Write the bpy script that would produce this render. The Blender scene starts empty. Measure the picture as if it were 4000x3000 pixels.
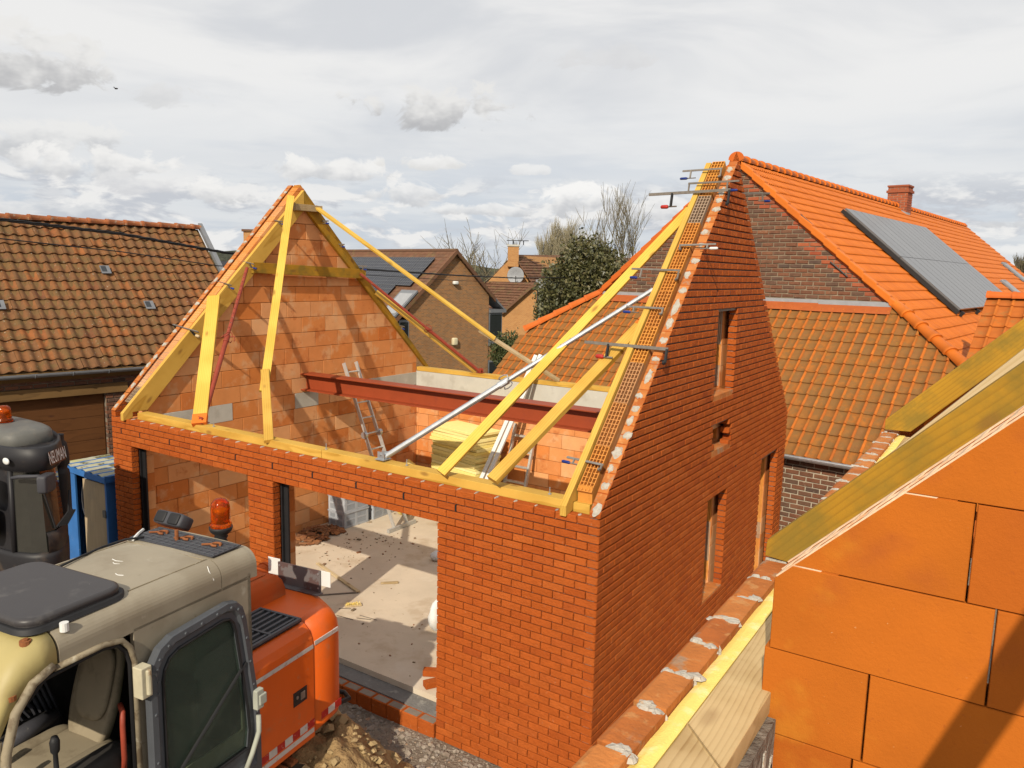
import bpy, math, random
from mathutils import Matrix, Vector, noise
random.seed(7)
R_ = random.random
def U(a, b): return a + (b - a) * random.random()
V = Vector
rad = math.radians
scene = bpy.context.scene
COL = scene.collection

# ------------------------------------------------------------------ camera
CAMP = V((10.0569, -5.6003, 4.6511))
CR = V((0.83611856, 0.54812207, 0.02163223))
CU = V((-0.09682755, 0.1086572, 0.98935233))
CF = V((-0.53993535, 0.82931044, -0.14392362))
FPX = 3014.16
cd = bpy.data.cameras.new('camera'); cam = bpy.data.objects.new('camera', cd); COL.objects.link(cam)
m = Matrix.Identity(4)
for i in range(3):
    m[i][0] = CR[i]; m[i][1] = CU[i]; m[i][2] = -CF[i]; m[i][3] = CAMP[i]
cam.matrix_world = m
cd.sensor_width = 36.0; cd.lens = 36.0 * FPX / 4000.0; cd.clip_start = 0.05; cd.clip_end = 4000
scene.camera = cam
def at(px, py, d):            # a far point in the place, from its bearing and distance
    return CAMP + d * (CF + CR * ((px - 2000) / FPX) - CU * ((py - 1500) / FPX))

# ------------------------------------------------------------------ world, sun, exposure
SUNV = V((0.28, -1.0, 0.715)).normalized()        # towards the sun
sun_el = math.asin(SUNV.z); sun_az = math.atan2(SUNV.x, SUNV.y)
w = bpy.data.worlds.new('World'); scene.world = w; w.use_nodes = True
nt = w.node_tree; nt.nodes.clear(); L = nt.links.new
def N(t, **k):
    n = nt.nodes.new(t)
    for a, b in k.items(): setattr(n, a, b)
    return n
def MATH(op, a, b=None, c=None, clamp=False):
    n = N('ShaderNodeMath', operation=op); n.use_clamp = clamp
    for i, x in enumerate((a, b, c)):
        if x is None: continue
        if isinstance(x, (int, float)): n.inputs[i].default_value = x
        else: L(x, n.inputs[i])
    return n.outputs[0]
def MIXC(f, a, b):
    n = N('ShaderNodeMix', data_type='RGBA')
    for i, x in ((0, f), (6, a), (7, b)):
        if isinstance(x, (int, float)): n.inputs[i].default_value = x
        elif isinstance(x, tuple): n.inputs[i].default_value = x if len(x) == 4 else (*x, 1)
        else: L(x, n.inputs[i])
    return n.outputs[2]
def RAMP(f, pts, interp='LINEAR'):
    n = N('ShaderNodeValToRGB'); n.color_ramp.interpolation = interp
    e = n.color_ramp.elements
    while len(e) < len(pts): e.new(0.5)
    for i, (p, c) in enumerate(pts):
        e[i].position = p
        e[i].color = (c, c, c, 1) if isinstance(c, (int, float)) else (*c, 1)
    L(f, n.inputs[0]); return n.outputs[0]
def SMOOTH(x, a, b):
    n = N('ShaderNodeMapRange', interpolation_type='SMOOTHSTEP'); L(x, n.inputs[0])
    n.inputs[1].default_value = a; n.inputs[2].default_value = b; return n.outputs[0]
sky = N('ShaderNodeTexSky', sky_type='NISHITA'); sky.sun_disc = False
sky.sun_elevation = sun_el; sky.sun_rotation = sun_az
sky.air_density = 1.0; sky.dust_density = 1.5; sky.ozone_density = 1.0
tc = N('ShaderNodeTexCoord'); sx = N('ShaderNodeSeparateXYZ'); L(tc.outputs['Generated'], sx.inputs[0])
elev = MATH('ARCSINE', MATH('MINIMUM', MATH('MAXIMUM', sx.outputs[2], -0.99), 0.99))
azim = MATH('ARCTAN2', sx.outputs[0], sx.outputs[1])
def cloudnoise(dv, us, vs, det, rough, seed, dist=0.0):
    cx = N('ShaderNodeCombineXYZ')
    L(MATH('MULTIPLY', azim, us), cx.inputs[0])
    L(MATH('MULTIPLY', MATH('ADD', elev, dv), vs), cx.inputs[1]); cx.inputs[2].default_value = seed
    n = N('ShaderNodeTexNoise'); n.inputs['Scale'].default_value = 1.0; n.inputs['Detail'].default_value = det
    n.inputs['Roughness'].default_value = rough; n.inputs['Distortion'].default_value = dist
    L(cx.outputs[0], n.inputs['Vector']); return n.outputs[0]
# the high veil that covers nearly the whole sky, thinning to blue-grey low down
veil = cloudnoise(0.0, 1.9, 7.0, 5, 0.55, 3.1, 0.8)
veilcol = MIXC(SMOOTH(veil, 0.33, 0.60), (7.0, 7.1, 7.3), (8.9, 8.8, 8.65))
lowcol = MIXC(SMOOTH(cloudnoise(0.0, 4.2, 30.0, 4, .55, 5.5), .40, .60), (6.0, 6.5, 7.2), (7.5, 7.7, 7.95))
hi = SMOOTH(elev, 0.04, 0.24)
base = MIXC(hi, lowcol, veilcol)
base = MIXC(0.94, sky.outputs[0], base)
def cumulus(prev, us, vs, seed, lo, hi_, e0, e1, e2, e3, bright, dark, dv, det=7, soft=(-.06, .10)):
    n0 = cloudnoise(0.0, us, vs, det, 0.58, seed, .35); n1 = cloudnoise(dv, us, vs, det, 0.58, seed, .35)
    band = MATH('MULTIPLY', SMOOTH(elev, e0, e1), MATH('SUBTRACT', 1.0, SMOOTH(elev, e2, e3)))
    mask = MATH('MULTIPLY', SMOOTH(n0, lo, hi_), band)
    lit = SMOOTH(MATH('SUBTRACT', n0, n1), *soft)
    return MIXC(mask, prev, MIXC(lit, dark, bright))
c1 = cumulus(base, 11.0, 30.0, 8.3, .47, .56, -0.02, 0.015, 0.085, 0.13, (8.5, 8.45, 8.35), (5.7, 5.95, 6.4), 0.018, 5)
nA = cloudnoise(0.0, 17.0, 26.0, 5, .62, 61.0, .5); nB = cloudnoise(0.0, 26.0, 40.0, 3, .6, 77.0)
def cloud(prev, x, y, rx, ry, op, top, bot, edge=2.0):
    d = at(x * 1.80832, y * 1.80832, 1.0) - CAMP; d.normalize(); a0 = math.atan2(d.x, d.y); e0 = math.asin(d.z)
    k = 1.80832 / FPX * 1.28; du = MATH('MULTIPLY', MATH('SUBTRACT', azim, a0), 1.0 / (rx * k)); dv = MATH('MULTIPLY', MATH('SUBTRACT', elev, e0), 1.0 / (ry * k))
    flat = MATH('MULTIPLY', MATH('MINIMUM', dv, 0.0), 0.5)
    dd = MATH('ADD', MATH('MULTIPLY', du, du), MATH('MULTIPLY', MATH('ADD', dv, flat), MATH('ADD', dv, flat)))
    dens = MATH('ADD', MATH('SUBTRACT', 0.80, dd), MATH('MULTIPLY', MATH('SUBTRACT', nA, .5), edge * 2.4))
    mask = MATH('MULTIPLY', SMOOTH(dens, 0.0, 0.55), op)
    lit = SMOOTH(MATH('ADD', dv, MATH('MULTIPLY', MATH('SUBTRACT', nB, .5), 2.6)), -0.75, 0.65)
    return MIXC(mask, prev, MIXC(lit, bot, top))
WT, GB, GD = (9.0, 8.9, 8.7), (5.8, 5.9, 6.1), (4.6, 4.6, 4.7)
c2 = c1
for q in ((70, 140, 130, 62, .85, (8.3, 8.2, 8.0), GD), (955, 240, 150, 48, .85, (8.2, 8.1, 7.9), GD), (90, 312, 140, 44, .8, (8.4, 8.35, 8.2), (5.5, 5.6, 5.8)), (205, 362, 125, 36, .9, WT, GB), (1275, 442, 98, 42, .95, (9.4, 9.3, 9.1), GB),
          (715, 376, 115, 30, .9, WT, GB), (915, 352, 75, 18, .85, WT, (7.4, 7.3, 7.1)), (465, 418, 70, 28, .85, WT, GB), (860, 420, 75, 30, .8, WT, GB), (1060, 456, 95, 16, .8, WT, GB), (1145, 370, 32, 14, .7, WT, (7.5, 7.5, 7.5)),
          (340, 213, 100, 24, .5, (7.6, 7.5, 7.4), (6.2, 6.2, 6.2)), (1310, 130, 95, 32, .4, (7.6, 7.5, 7.4), (6.5, 6.4, 6.4)), (60, 440, 90, 26, .6, (7.6, 7.7, 7.8), (5.6, 5.9, 6.3)),
          (1420, 458, 70, 26, .7, WT, GB), (2160, 486, 62, 9, .7, (6.6, 6.7, 6.9), (5.8, 5.9, 6.1)), (2195, 545, 42, 13, .7, WT, GB), (300, 400, 80, 22, .7, (7.9, 7.9, 7.9), (6.0, 6.1, 6.4)),
          (2700, 300, 180, 60, .8, (8.3, 8.2, 8.0), GD), (-500, 320, 190, 60, .8, (8.3, 8.2, 8.0), GD)):
    c2 = cloud(c2, *q)
below = MATH('SUBTRACT', 1.0, SMOOTH(elev, -0.06, -0.01))
fin = MIXC(below, c2, (1.5, 1.4, 1.2))
bg = N('ShaderNodeBackground'); bg.inputs[1].default_value = 0.1; L(fin, bg.inputs[0])
wo = N('ShaderNodeOutputWorld'); L(bg.outputs[0], wo.inputs[0])

sd = bpy.data.lights.new('sun', 'SUN'); so = bpy.data.objects.new('sun', sd); COL.objects.link(so)
sd.energy = 5.0; sd.angle = rad(0.55); sd.color = (1.0, 0.90, 0.73)
so.rotation_euler = SUNV.to_track_quat('Z', 'Y').to_euler(); so.location = (10, -20, 20)
vs_ = scene.view_settings
vs_.view_transform = 'Standard'; vs_.look = 'None'; vs_.exposure = 0.0; vs_.gamma = 1.0; vs_.use_curve_mapping = False
w.cycles.sampling_method = 'MANUAL'; w.cycles.sample_map_resolution = 256
scene.cycles.max_bounces = 5; scene.cycles.diffuse_bounces = 2; scene.cycles.glossy_bounces = 2; scene.cycles.transmission_bounces = 4; scene.cycles.transparent_max_bounces = 12

# ------------------------------------------------------------------ materials
KV = 0.80      # darkens all base colours, so shadows deepen under the stronger sun
def pmat(name, ramp, rough=.85, ns=6.0, nv=.25, bs=70.0, bd=.25, spec=.3, stains=(), metal=0.0, coords='pos', stretch=None, hsv_s=1.0, bdist=.004, spread=1.0):
    """procedural: per-piece ramp colour + noise variation + stains + fine bump"""
    global nt, L
    mt = bpy.data.materials.new(name); mt.use_nodes = True
    nt = mt.node_tree; L = nt.links.new; nt.nodes.clear()
    oi = N('ShaderNodeObjectInfo'); attr = N('ShaderNodeAttribute', attribute_name='rnd')
    r = MATH('FRACT', MATH('ADD', oi.outputs['Random'], attr.outputs['Fac']))
    col = RAMP(r, ramp)
    if coords == 'pos':
        g = N('ShaderNodeNewGeometry'); vec = g.outputs['Position']
    else:
        t = N('ShaderNodeTexCoord'); vec = t.outputs['Object']
    # shift the pattern per piece so that no two pieces match
    off = N('ShaderNodeCombineXYZ')
    for i in range(3): L(MATH('MULTIPLY', r, 17.0 + 9 * i), off.inputs[i])
    va = N('ShaderNodeVectorMath', operation='ADD'); L(vec, va.inputs[0]); L(off.outputs[0], va.inputs[1])
    v2 = va.outputs[0]
    if stretch:
        mp = N('ShaderNodeMapping'); mp.inputs['Scale'].default_value = stretch; L(v2, mp.inputs[0]); v2 = mp.outputs[0]
    def noi(scale, det, src, rg=.55, dist=0):
        n = N('ShaderNodeTexNoise'); n.inputs['Scale'].default_value = scale; n.inputs['Detail'].default_value = det
        n.inputs['Roughness'].default_value = rg; n.inputs['Distortion'].default_value = dist; L(src, n.inputs['Vector']); return n.outputs[0]
    n1 = noi(ns, 3, v2)
    h = N('ShaderNodeHueSaturation'); L(col, h.inputs['Color'])
    L(MATH('ADD', MATH('MULTIPLY', MATH('SUBTRACT', n1, .5), 2 * nv * KV), KV), h.inputs['Value'])
    h.inputs['Saturation'].default_value = hsv_s
    c = h.outputs[0]
    for k, (scol, sc, a, b, amt) in enumerate(stains):
        va2 = N('ShaderNodeVectorMath', operation='ADD'); L(vec, va2.inputs[0]); va2.inputs[1].default_value = (3.7 * k, 1.9 * k, 5.1 * k)
        sn = noi(sc, 4, va2.outputs[0], .62)
        c = MIXC(MATH('MULTIPLY', SMOOTH(sn, a, b), amt), c, tuple(q * KV for q in scol))
    bs_ = N('ShaderNodeBsdfPrincipled'); L(c, bs_.inputs['Base Color'])
    bs_.inputs['Roughness'].default_value = rough; bs_.inputs['Metallic'].default_value = metal
    bs_.inputs['Specular IOR Level'].default_value = spec
    if bd > 0:
        bn = noi(bs, 3, v2 if stretch else vec, .6)
        bp = N('ShaderNodeBump'); bp.inputs['Strength'].default_value = bd; bp.inputs['Distance'].default_value = bdist
        L(bn, bp.inputs['Height']); L(bp.outputs[0], bs_.inputs['Normal'])
    o = N('ShaderNodeOutputMaterial'); L(bs_.outputs[0], o.inputs[0])
    return mt

def woodmat(name, c0, c1, knot=(.22, .10, .025), rough=.75, wx=.16, wd=9.0, fr=16, nr=13.0, gr=.62, weather=None):
    global nt, L
    c0, c1, knot = [tuple(q * KV for q in x) for x in (c0, c1, knot)]
    mt = bpy.data.materials.new(name); mt.use_nodes = True
    nt = mt.node_tree; L = nt.links.new; nt.nodes.clear()
    oi = N('ShaderNodeObjectInfo'); t = N('ShaderNodeTexCoord')
    off = N('ShaderNodeCombineXYZ')
    for i in range(3): L(MATH('MULTIPLY', oi.outputs['Random'], 23.0 + 7 * i), off.inputs[i])
    va = N('ShaderNodeVectorMath', operation='ADD'); L(t.outputs['Object'], va.inputs[0]); L(off.outputs[0], va.inputs[1])
    def noi(scale, det, src, rg=.5, dist=0):
        n = N('ShaderNodeTexNoise'); n.inputs['Scale'].default_value = scale; n.inputs['Detail'].default_value = det
        n.inputs['Roughness'].default_value = rg; n.inputs['Distortion'].default_value = dist; L(src, n.inputs['Vector']); return n.outputs[0]
    mp = N('ShaderNodeMapping'); mp.inputs['Scale'].default_value = (0.055 * fr, fr, fr); L(va.outputs[0], mp.inputs[0])
    mq = N('ShaderNodeMapping'); mq.inputs['Scale'].default_value = (wx, 1.0, 1.0); L(va.outputs[0], mq.inputs[0])
    wv = N('ShaderNodeTexWave', wave_type='BANDS', bands_direction='Y', wave_profile='SAW'); wv.inputs['Scale'].default_value = nr
    wv.inputs['Distortion'].default_value = wd; wv.inputs['Detail'].default_value = 2.0; wv.inputs['Detail Scale'].default_value = .45 * 14.0 / nr; wv.inputs['Detail Roughness'].default_value = .4
    L(mq.outputs[0], wv.inputs['Vector']); rings = wv.outputs['Fac']
    grain = RAMP(rings, [(0, 0.0), (.6, .15), (.92, 1.0), (1, .0)])
    big = noi(2.2, 3, va.outputs[0])
    f = MATH('ADD', MATH('MULTIPLY', grain, gr), MATH('MULTIPLY', SMOOTH(big, .3, .7), .5))
    c = MIXC(f, c0, c1)
    vo = N('ShaderNodeTexVoronoi'); vo.inputs['Scale'].default_value = 1.0
    mp2 = N('ShaderNodeMapping'); mp2.inputs['Scale'].default_value = (2.4, 6, 6); L(va.outputs[0], mp2.inputs[0]); L(mp2.outputs[0], vo.inputs['Vector'])
    kn = MATH('SUBTRACT', 1.0, SMOOTH(vo.outputs['Distance'], .06, .19))
    c = MIXC(MATH('MULTIPLY', kn, .65), c, knot)
    if weather:
        c = MIXC(MATH('MULTIPLY', SMOOTH(noi(3.0, 5, va.outputs[0], .6), .42, .62), weather[1]), c, weather[0])
    b = N('ShaderNodeBsdfPrincipled'); L(c, b.inputs['Base Color']); b.inputs['Roughness'].default_value = rough
    b.inputs['Specular IOR Level'].default_value = .25
    bp = N('ShaderNodeBump'); bp.inputs['Strength'].default_value = .35; bp.inputs['Distance'].default_value = .002
    L(MATH('ADD', MATH('MULTIPLY', rings, .3), MATH('MULTIPLY', noi(60, 3, mp.outputs[0]), .6)), bp.inputs['Height']); L(bp.outputs[0], b.inputs['Normal'])
    o = N('ShaderNodeOutputMaterial'); L(b.outputs[0], o.inputs[0])
    return mt

def glassmat(name, col, rough=.03, alpha_mix=.5, spec=.5):
    """clear pane: mostly transparent tinted, with real reflection"""
    global nt, L
    mt = bpy.data.materials.new(name); mt.use_nodes = True
    nt = mt.node_tree; L = nt.links.new; nt.nodes.clear()
    tr = N('ShaderNodeBsdfTransparent'); tr.inputs[0].default_value = (*col, 1)
    gl = N('ShaderNodeBsdfPrincipled'); gl.inputs['Base Color'].default_value = (col[0] * .25, col[1] * .25, col[2] * .25, 1)
    gl.inputs['Roughness'].default_value = rough; gl.inputs['Specular IOR Level'].default_value = spec
    n = N('ShaderNodeTexNoise'); n.inputs['Scale'].default_value = 5; n.inputs['Detail'].default_value = 5
    g = N('ShaderNodeNewGeometry'); L(g.outputs['Position'], n.inputs['Vector'])
    mx = N('ShaderNodeMixShader'); L(MATH('ADD', MATH('MULTIPLY', n.outputs[0], .12), alpha_mix - .06), mx.inputs[0])
    L(tr.outputs[0], mx.inputs[1]); L(gl.outputs[0], mx.inputs[2])
    o = N('ShaderNodeOutputMaterial'); L(mx.outputs[0], o.inputs[0]); return mt

MT = {}
MT['brick'] = pmat('brick_clay', [(0, (.385, .078, .012)), (.3, (.44, .098, .016)), (.6, (.41, .088, .013)), (.9, (.47, .112, .020)), (1, (.36, .072, .013))], ns=9, nv=.22, bs=42, bd=1.0, bdist=.010, spec=.15,
                   stains=[((.55, .33, .2), 24, .63, .74, .35)])
MT['brick_top'] = pmat('brick_cut', [(0, (.46, .145, .030)), (.5, (.54, .19, .045)), (1, (.42, .115, .022))], ns=10, nv=.35, bs=60, bd=.8, bdist=.006, stains=[((.34, .25, .17), 8, .56, .66, .75), ((.56, .28, .10), 16, .55, .66, .6)])
MT['mortar'] = pmat('mortar', [(0, (.24, .19, .15)), (1, (.28, .23, .19))], ns=12, nv=.3, bs=90, bd=.5)
MT['mortar_white'] = pmat('mortar_white', [(0, (.46, .42, .36)), (1, (.58, .54, .47))], ns=30, nv=.35, bs=60, bd=1.0, bdist=.008, stains=[((.5, .27, .12), 26, .58, .68, .6)])
MT['dark'] = pmat('dark_rubber', [(0, (.014, .014, .016)), (1, (.022, .022, .024))], rough=.6, ns=10, nv=.3, bs=60, bd=.1)
MT['block'] = pmat('clay_block', [(0, (.62, .19, .045)), (.25, (.76, .32, .115)), (.5, (.68, .235, .062)), (.75, (.82, .43, .20)), (1, (.64, .21, .05))], ns=5, nv=.16, bs=120, bd=.25, spec=.15,
                   stains=[((.74, .44, .23), 3.2, .50, .66, .6), ((.46, .12, .03), 4.1, .58, .7, .5), ((.70, .52, .38), 34, .68, .74, .5)])
MT['block_orange'] = pmat('clay_block_fresh', [(0, (.47, .125, .011)), (.5, (.50, .135, .013)), (1, (.42, .10, .010))], ns=3.5, nv=.22, bs=95, bd=.35, spec=.15,
                   stains=[((.56, .22, .022), 4.2, .56, .74, .45), ((.37, .09, .018), 2.6, .50, .70, .65), ((.70, .42, .2), 70, .70, .745, .6), ((.34, .08, .015), 34, .64, .74, .4)])
MT['hollow'] = pmat('hollow_block', [(0, (.66, .25, .045)), (.5, (.72, .30, .05)), (.62, (.64, .25, .05)), (.70, (.36, .26, .18)), (.80, (.40, .28, .19)), (.86, (.64, .25, .05)), (1, (.68, .29, .05))], ns=16, nv=.25, bs=90, bd=.4)
MT['concrete'] = pmat('concrete', [(0, (.50, .48, .42)), (1, (.56, .54, .48))], ns=4, nv=.15, bs=50, bd=.25, stains=[((.40, .37, .31), 3.0, .52, .68, .5), ((.66, .64, .58), 7, .6, .7, .4)])
MT['bed'] = pmat('wet_mortar', [(0, (.20, .19, .18)), (1, (.20, .19, .18))], ns=9, nv=.35, bs=40, bd=1.0, bdist=.012, stains=[((.4, .38, .34), 8, .58, .7, .6)])
MT['floor'] = pmat('floor_screed', [(0, (.66, .55, .42)), (1, (.66, .55, .42))], ns=2.4, nv=.16, bs=80, bd=.4, stains=[((.50, .38, .26), 2.1, .52, .68, .6), ((.74, .66, .55), 1.4, .54, .7, .5), ((.26, .17, .10), 12, .66, .74, .7), ((.30, .22, .15), 60, .66, .72, .6)])
MT['steel_red'] = pmat('red_oxide', [(0, (.32, .058, .018)), (1, (.36, .070, .022))], rough=.55, ns=4, nv=.18, bs=40, bd=.06, stains=[((.26, .05, .025), 5, .55, .7, .5)])
MT['prop_red'] = pmat('prop_red', [(0, (.30, .05, .025)), (1, (.30, .05, .025))], rough=.55, ns=12, nv=.3, bs=60, bd=.15, stains=[((.42, .2, .14), 16, .58, .7, .5)])
MT['galv'] = pmat('galvanised', [(0, (.55, .57, .60)), (1, (.60, .62, .65))], rough=.38, metal=.75, ns=20, nv=.3, bs=70, bd=.1)
MT['alu'] = pmat('aluminium', [(0, (.62, .62, .60)), (1, (.68, .67, .64))], rough=.45, metal=.5, ns=20, nv=.2, bs=70, bd=.1)
MT['blue_plastic'] = pmat('blue_plastic', [(0, (.012, .03, .19)), (1, (.012, .035, .22))], rough=.45, bd=0)
MT['red_plastic'] = pmat('red_plastic', [(0, (.45, .03, .02)), (1, (.45, .03, .02))], rough=.45, bd=0)
MT['blue_paint'] = pmat('blue_paint', [(0, (.035, .15, .42)), (1, (.035, .15, .42))], rough=.55, ns=5, nv=.25, bs=50, bd=.1, stains=[((.3, .35, .4), 14, .66, .74, .6)])
MT['wood'] = woodmat('fresh_spruce', (.70, .43, .085), (.48, .26, .035))
MT['wood_bright'] = woodmat('bright_spruce', (.84, .55, .105), (.62, .36, .045))
MT['wood_green'] = woodmat('treated_spruce', (.50, .262, .018), (.33, .165, .012), gr=.5, weather=((.16, .115, .018), .7))
MT['wood_near'] = woodmat('tan_board', (.60, .43, .21), (.33, .20, .075), wx=.22, wd=13.0, fr=16, nr=17.0, gr=.60, weather=((.62, .47, .26), .35))
MT['wood_grey'] = woodmat('weathered_board', (.46, .33, .17), (.34, .24, .12), weather=((.55, .43, .27), .5))
MT['wood_pale'] = woodmat('pale_board', (.64, .50, .30), (.52, .38, .2))
MT['orange_spray'] = pmat('orange_spray', [(0, (.75, .18, .02)), (1, (.75, .18, .02))], ns=10, nv=.2, bs=60, bd=.1)
MT['insul'] = pmat('insulation', [(0, (.98, .74, .20)), (1, (.98, .74, .20))], ns=24, nv=.10, bs=160, bd=.5, bdist=.004, stains=[((1.0, .86, .45), 12, .5, .65, .6)])
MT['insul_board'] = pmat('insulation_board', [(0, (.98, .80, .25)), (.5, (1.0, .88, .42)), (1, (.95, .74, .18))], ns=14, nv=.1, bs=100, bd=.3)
MT['insul_wrap_shade'] = pmat('insulation_wrap_shade', [(0, (.62, .52, .24)), (.5, (.56, .45, .18)), (1, (.66, .55, .26))], ns=14, nv=.12, bs=100, bd=.3)  # lower boards: wrapping, plus their shade put into the colour
MT['white'] = pmat('white_paint', [(0, (.74, .74, .72)), (1, (.8, .8, .78))], rough=.6, ns=9, nv=.1, bs=60, bd=.1)
MT['crate'] = pmat('grey_crate', [(0, (.42, .45, .50)), (1, (.48, .51, .56))], rough=.5, ns=9, nv=.1, bd=0)
MT['black_metal'] = pmat('black_metal', [(0, (.02, .02, .022)), (1, (.03, .03, .03))], rough=.5, metal=.2, ns=20, nv=.3, bs=80, bd=.15)
MT['bar_steel'] = pmat('bar_steel', [(0, (.20, .17, .14)), (1, (.30, .27, .24))], rough=.5, metal=.5, ns=30, nv=.4, bs=80, bd=.1)
# roofs
MT['tile_orange'] = pmat('tile_orange', [(0, (.66, .165, .012)), (.5, (.70, .18, .014)), (1, (.62, .15, .012))], rough=.6, ns=4, nv=.1, bs=60, bd=.1, spec=.3)
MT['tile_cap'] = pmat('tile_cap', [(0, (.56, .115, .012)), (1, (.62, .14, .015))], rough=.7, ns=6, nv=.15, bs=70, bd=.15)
MT['tile_moss'] = pmat('tile_mossy', [(0, (.33, .125, .022)), (.4, (.27, .115, .028)), (.7, (.36, .125, .020)), (1, (.24, .11, .034))], ns=9, nv=.3, bs=80, bd=.5, bdist=.006,
                       stains=[((.22, .112, .034), 7.0, .42, .58, .7), ((.46, .22, .03), 5, .66, .76, .35), ((.5, .45, .34), 40, .70, .76, .6)])
MT['tile_roll'] = pmat('tile_roll', [(0, (.50, .135, .016)), (.5, (.44, .12, .018)), (1, (.56, .155, .018))], ns=9, nv=.25, bs=80, bd=.3, stains=[((.30, .15, .03), 6, .5, .66, .6)])
MT['tile_old'] = pmat('pantile_old', [(0, (.205, .088, .032)), (.3, (.175, .082, .034)), (.55, (.225, .092, .031)), (.78, (.185, .090, .036)), (.95, (.30, .105, .030)), (1, (.17, .066, .028))], ns=10, nv=.35, bs=70, bd=.6, bdist=.006,
                      stains=[((.14, .095, .034), 5, .48, .64, .6), ((.46, .40, .31), 26, .64, .71, .8), ((.38, .19, .03), 8, .64, .72, .35)])
MT['tile_brown'] = pmat('tile_brown', [(0, (.16, .075, .04)), (.5, (.19, .09, .05)), (1, (.14, .07, .04))], ns=5, nv=.25, bs=30, bd=.3, stains=[((.2, .16, .06), 2, .52, .7, .5)])
MT['lead'] = pmat('lead', [(0, (.30, .31, .33)), (1, (.36, .37, .39))], rough=.5, ns=8, nv=.2, bs=30, bd=.3)
MT['lead_red'] = pmat('flashing_red', [(0, (.42, .10, .022)), (1, (.42, .10, .022))], rough=.6, ns=8, nv=.2, bs=30, bd=.2)
MT['zinc'] = pmat('zinc', [(0, (.20, .21, .23)), (1, (.24, .25, .27))], rough=.5, metal=.2, ns=6, nv=.2, bs=30, bd=.1)
MT['oldbrick'] = pmat('old_brick', [(0, (.16, .07, .04)), (.3, (.21, .085, .045)), (.55, (.13, .075, .05)), (.8, (.24, .10, .05)), (1, (.10, .065, .05))], ns=11, nv=.4, bs=60, bd=.9, bdist=.008, stains=[((.38, .32, .24), 20, .64, .72, .5)])
MT['oldbrick_red'] = pmat('old_brick_red', [(0, (.34, .08, .035)), (.5, (.42, .12, .05)), (1, (.28, .08, .04))], ns=11, nv=.3, bs=60, bd=.6)
MT['gablemortar'] = pmat('gable_mortar', [(0, (.25, .19, .13)), (1, (.25, .19, .13))], ns=3, nv=.5, bs=60, bd=.6, stains=[((.42, .34, .24), 4, .55, .68, .7)])
MT['oldmortar'] = pmat('old_mortar', [(0, (.46, .39, .29)), (1, (.50, .44, .34))], ns=7, nv=.35, bs=60, bd=.6)
MT['oldmortar_dark'] = pmat('old_mortar_dark', [(0, (.2, .165, .125)), (1, (.24, .2, .15))], ns=7, nv=.35, bs=60, bd=.6)
MT['brown_door'] = woodmat('brown_door', (.14, .055, .016), (.105, .040, .011), knot=(.06, .02, .01))
MT['beam_old'] = woodmat('old_beam', (.22, .125, .045), (.14, .08, .03))
MT['pv'] = pmat('solar_panel', [(0, (.15, .15, .155)), (1, (.17, .17, .175))], rough=.3, ns=2, nv=.05, bd=0, spec=.6)  # base grey raised to carry part of the sky reflection
MT['pv_dark'] = pmat('solar_panel_dark', [(0, (.02, .022, .03)), (1, (.028, .03, .04))], rough=.15, ns=2, nv=.05, bd=0, spec=.6)
MT['pv_line'] = pmat('solar_grid', [(0, (.15, .155, .17)), (1, (.15, .155, .17))], rough=.4, bd=0)
MT['pv_seam'] = pmat('solar_seam', [(0, (.03, .03, .033)), (1, (.03, .03, .033))], rough=.4, bd=0)
# vehicles
MT['orange_paint'] = pmat('orange_paint', [(0, (.74, .115, .006)), (1, (.74, .115, .006))], rough=.42, ns=5, nv=.10, bs=30, bd=.03, spec=.45, stains=[((.42, .12, .035), 3.0, .52, .72, .35), ((.5, .22, .1), 22, .64, .74, .45), ((.30, .2, .11), 7, .60, .72, .35)])
MT['orange_dusty'] = pmat('orange_dusty', [(0, (.50, .085, .012)), (1, (.50, .085, .012))], rough=.75, ns=4, nv=.15, bs=60, bd=.06, spec=.2, stains=[((.36, .13, .05), 4.0, .48, .68, .45)])
MT['beige_paint'] = pmat('beige_paint', [(0, (.345, .30, .225)), (1, (.345, .30, .225))], rough=.6, ns=3, nv=.16, bs=50, bd=.06, spec=.3, stains=[((.27, .225, .16), 2.6, .48, .66, .6), ((.60, .56, .46), 5.0, .62, .74, .45), ((.2, .15, .08), 18, .66, .74, .4)])
MT['worn_beige'] = pmat('worn_beige', [(0, (.30, .25, .17)), (1, (.30, .25, .17))], rough=.7, ns=8, nv=.3, bs=60, bd=.2, stains=[((.14, .10, .06), 9, .5, .62, .8), ((.5, .46, .36), 14, .6, .68, .6)])
MT['yellow_front'] = pmat('yellowed_plastic', [(0, (.44, .36, .15)), (1, (.44, .36, .15))], rough=.5, ns=3, nv=.16, bs=50, bd=.06, stains=[((.3, .22, .09), 4, .5, .7, .5)])
MT['grey_plastic'] = pmat('grey_plastic', [(0, (.05, .05, .06)), (1, (.06, .06, .07))], rough=.6, ns=5, nv=.15, bs=160, bd=.15, stains=[((.15, .14, .13), 7, .58, .74, .5), ((.4, .38, .34), 60, .70, .74, .6)])
MT['door_grey'] = pmat('door_grey', [(0, (.085, .092, .105)), (1, (.085, .092, .105))], rough=.5, ns=6, nv=.2, bs=60, bd=.05, stains=[((.2, .19, .17), 9, .6, .74, .5)])
MT['seat'] = pmat('seat_fabric', [(0, (.30, .25, .17)), (1, (.30, .25, .17))], rough=.95, ns=4, nv=.2, bs=220, bd=.4, stains=[((.18, .14, .09), 5, .5, .66, .6)])
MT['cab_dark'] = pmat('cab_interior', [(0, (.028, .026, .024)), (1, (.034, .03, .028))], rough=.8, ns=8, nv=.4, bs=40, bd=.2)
MT['glass'] = glassmat('cab_glass', (.50, .62, .52), alpha_mix=.30)
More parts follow.
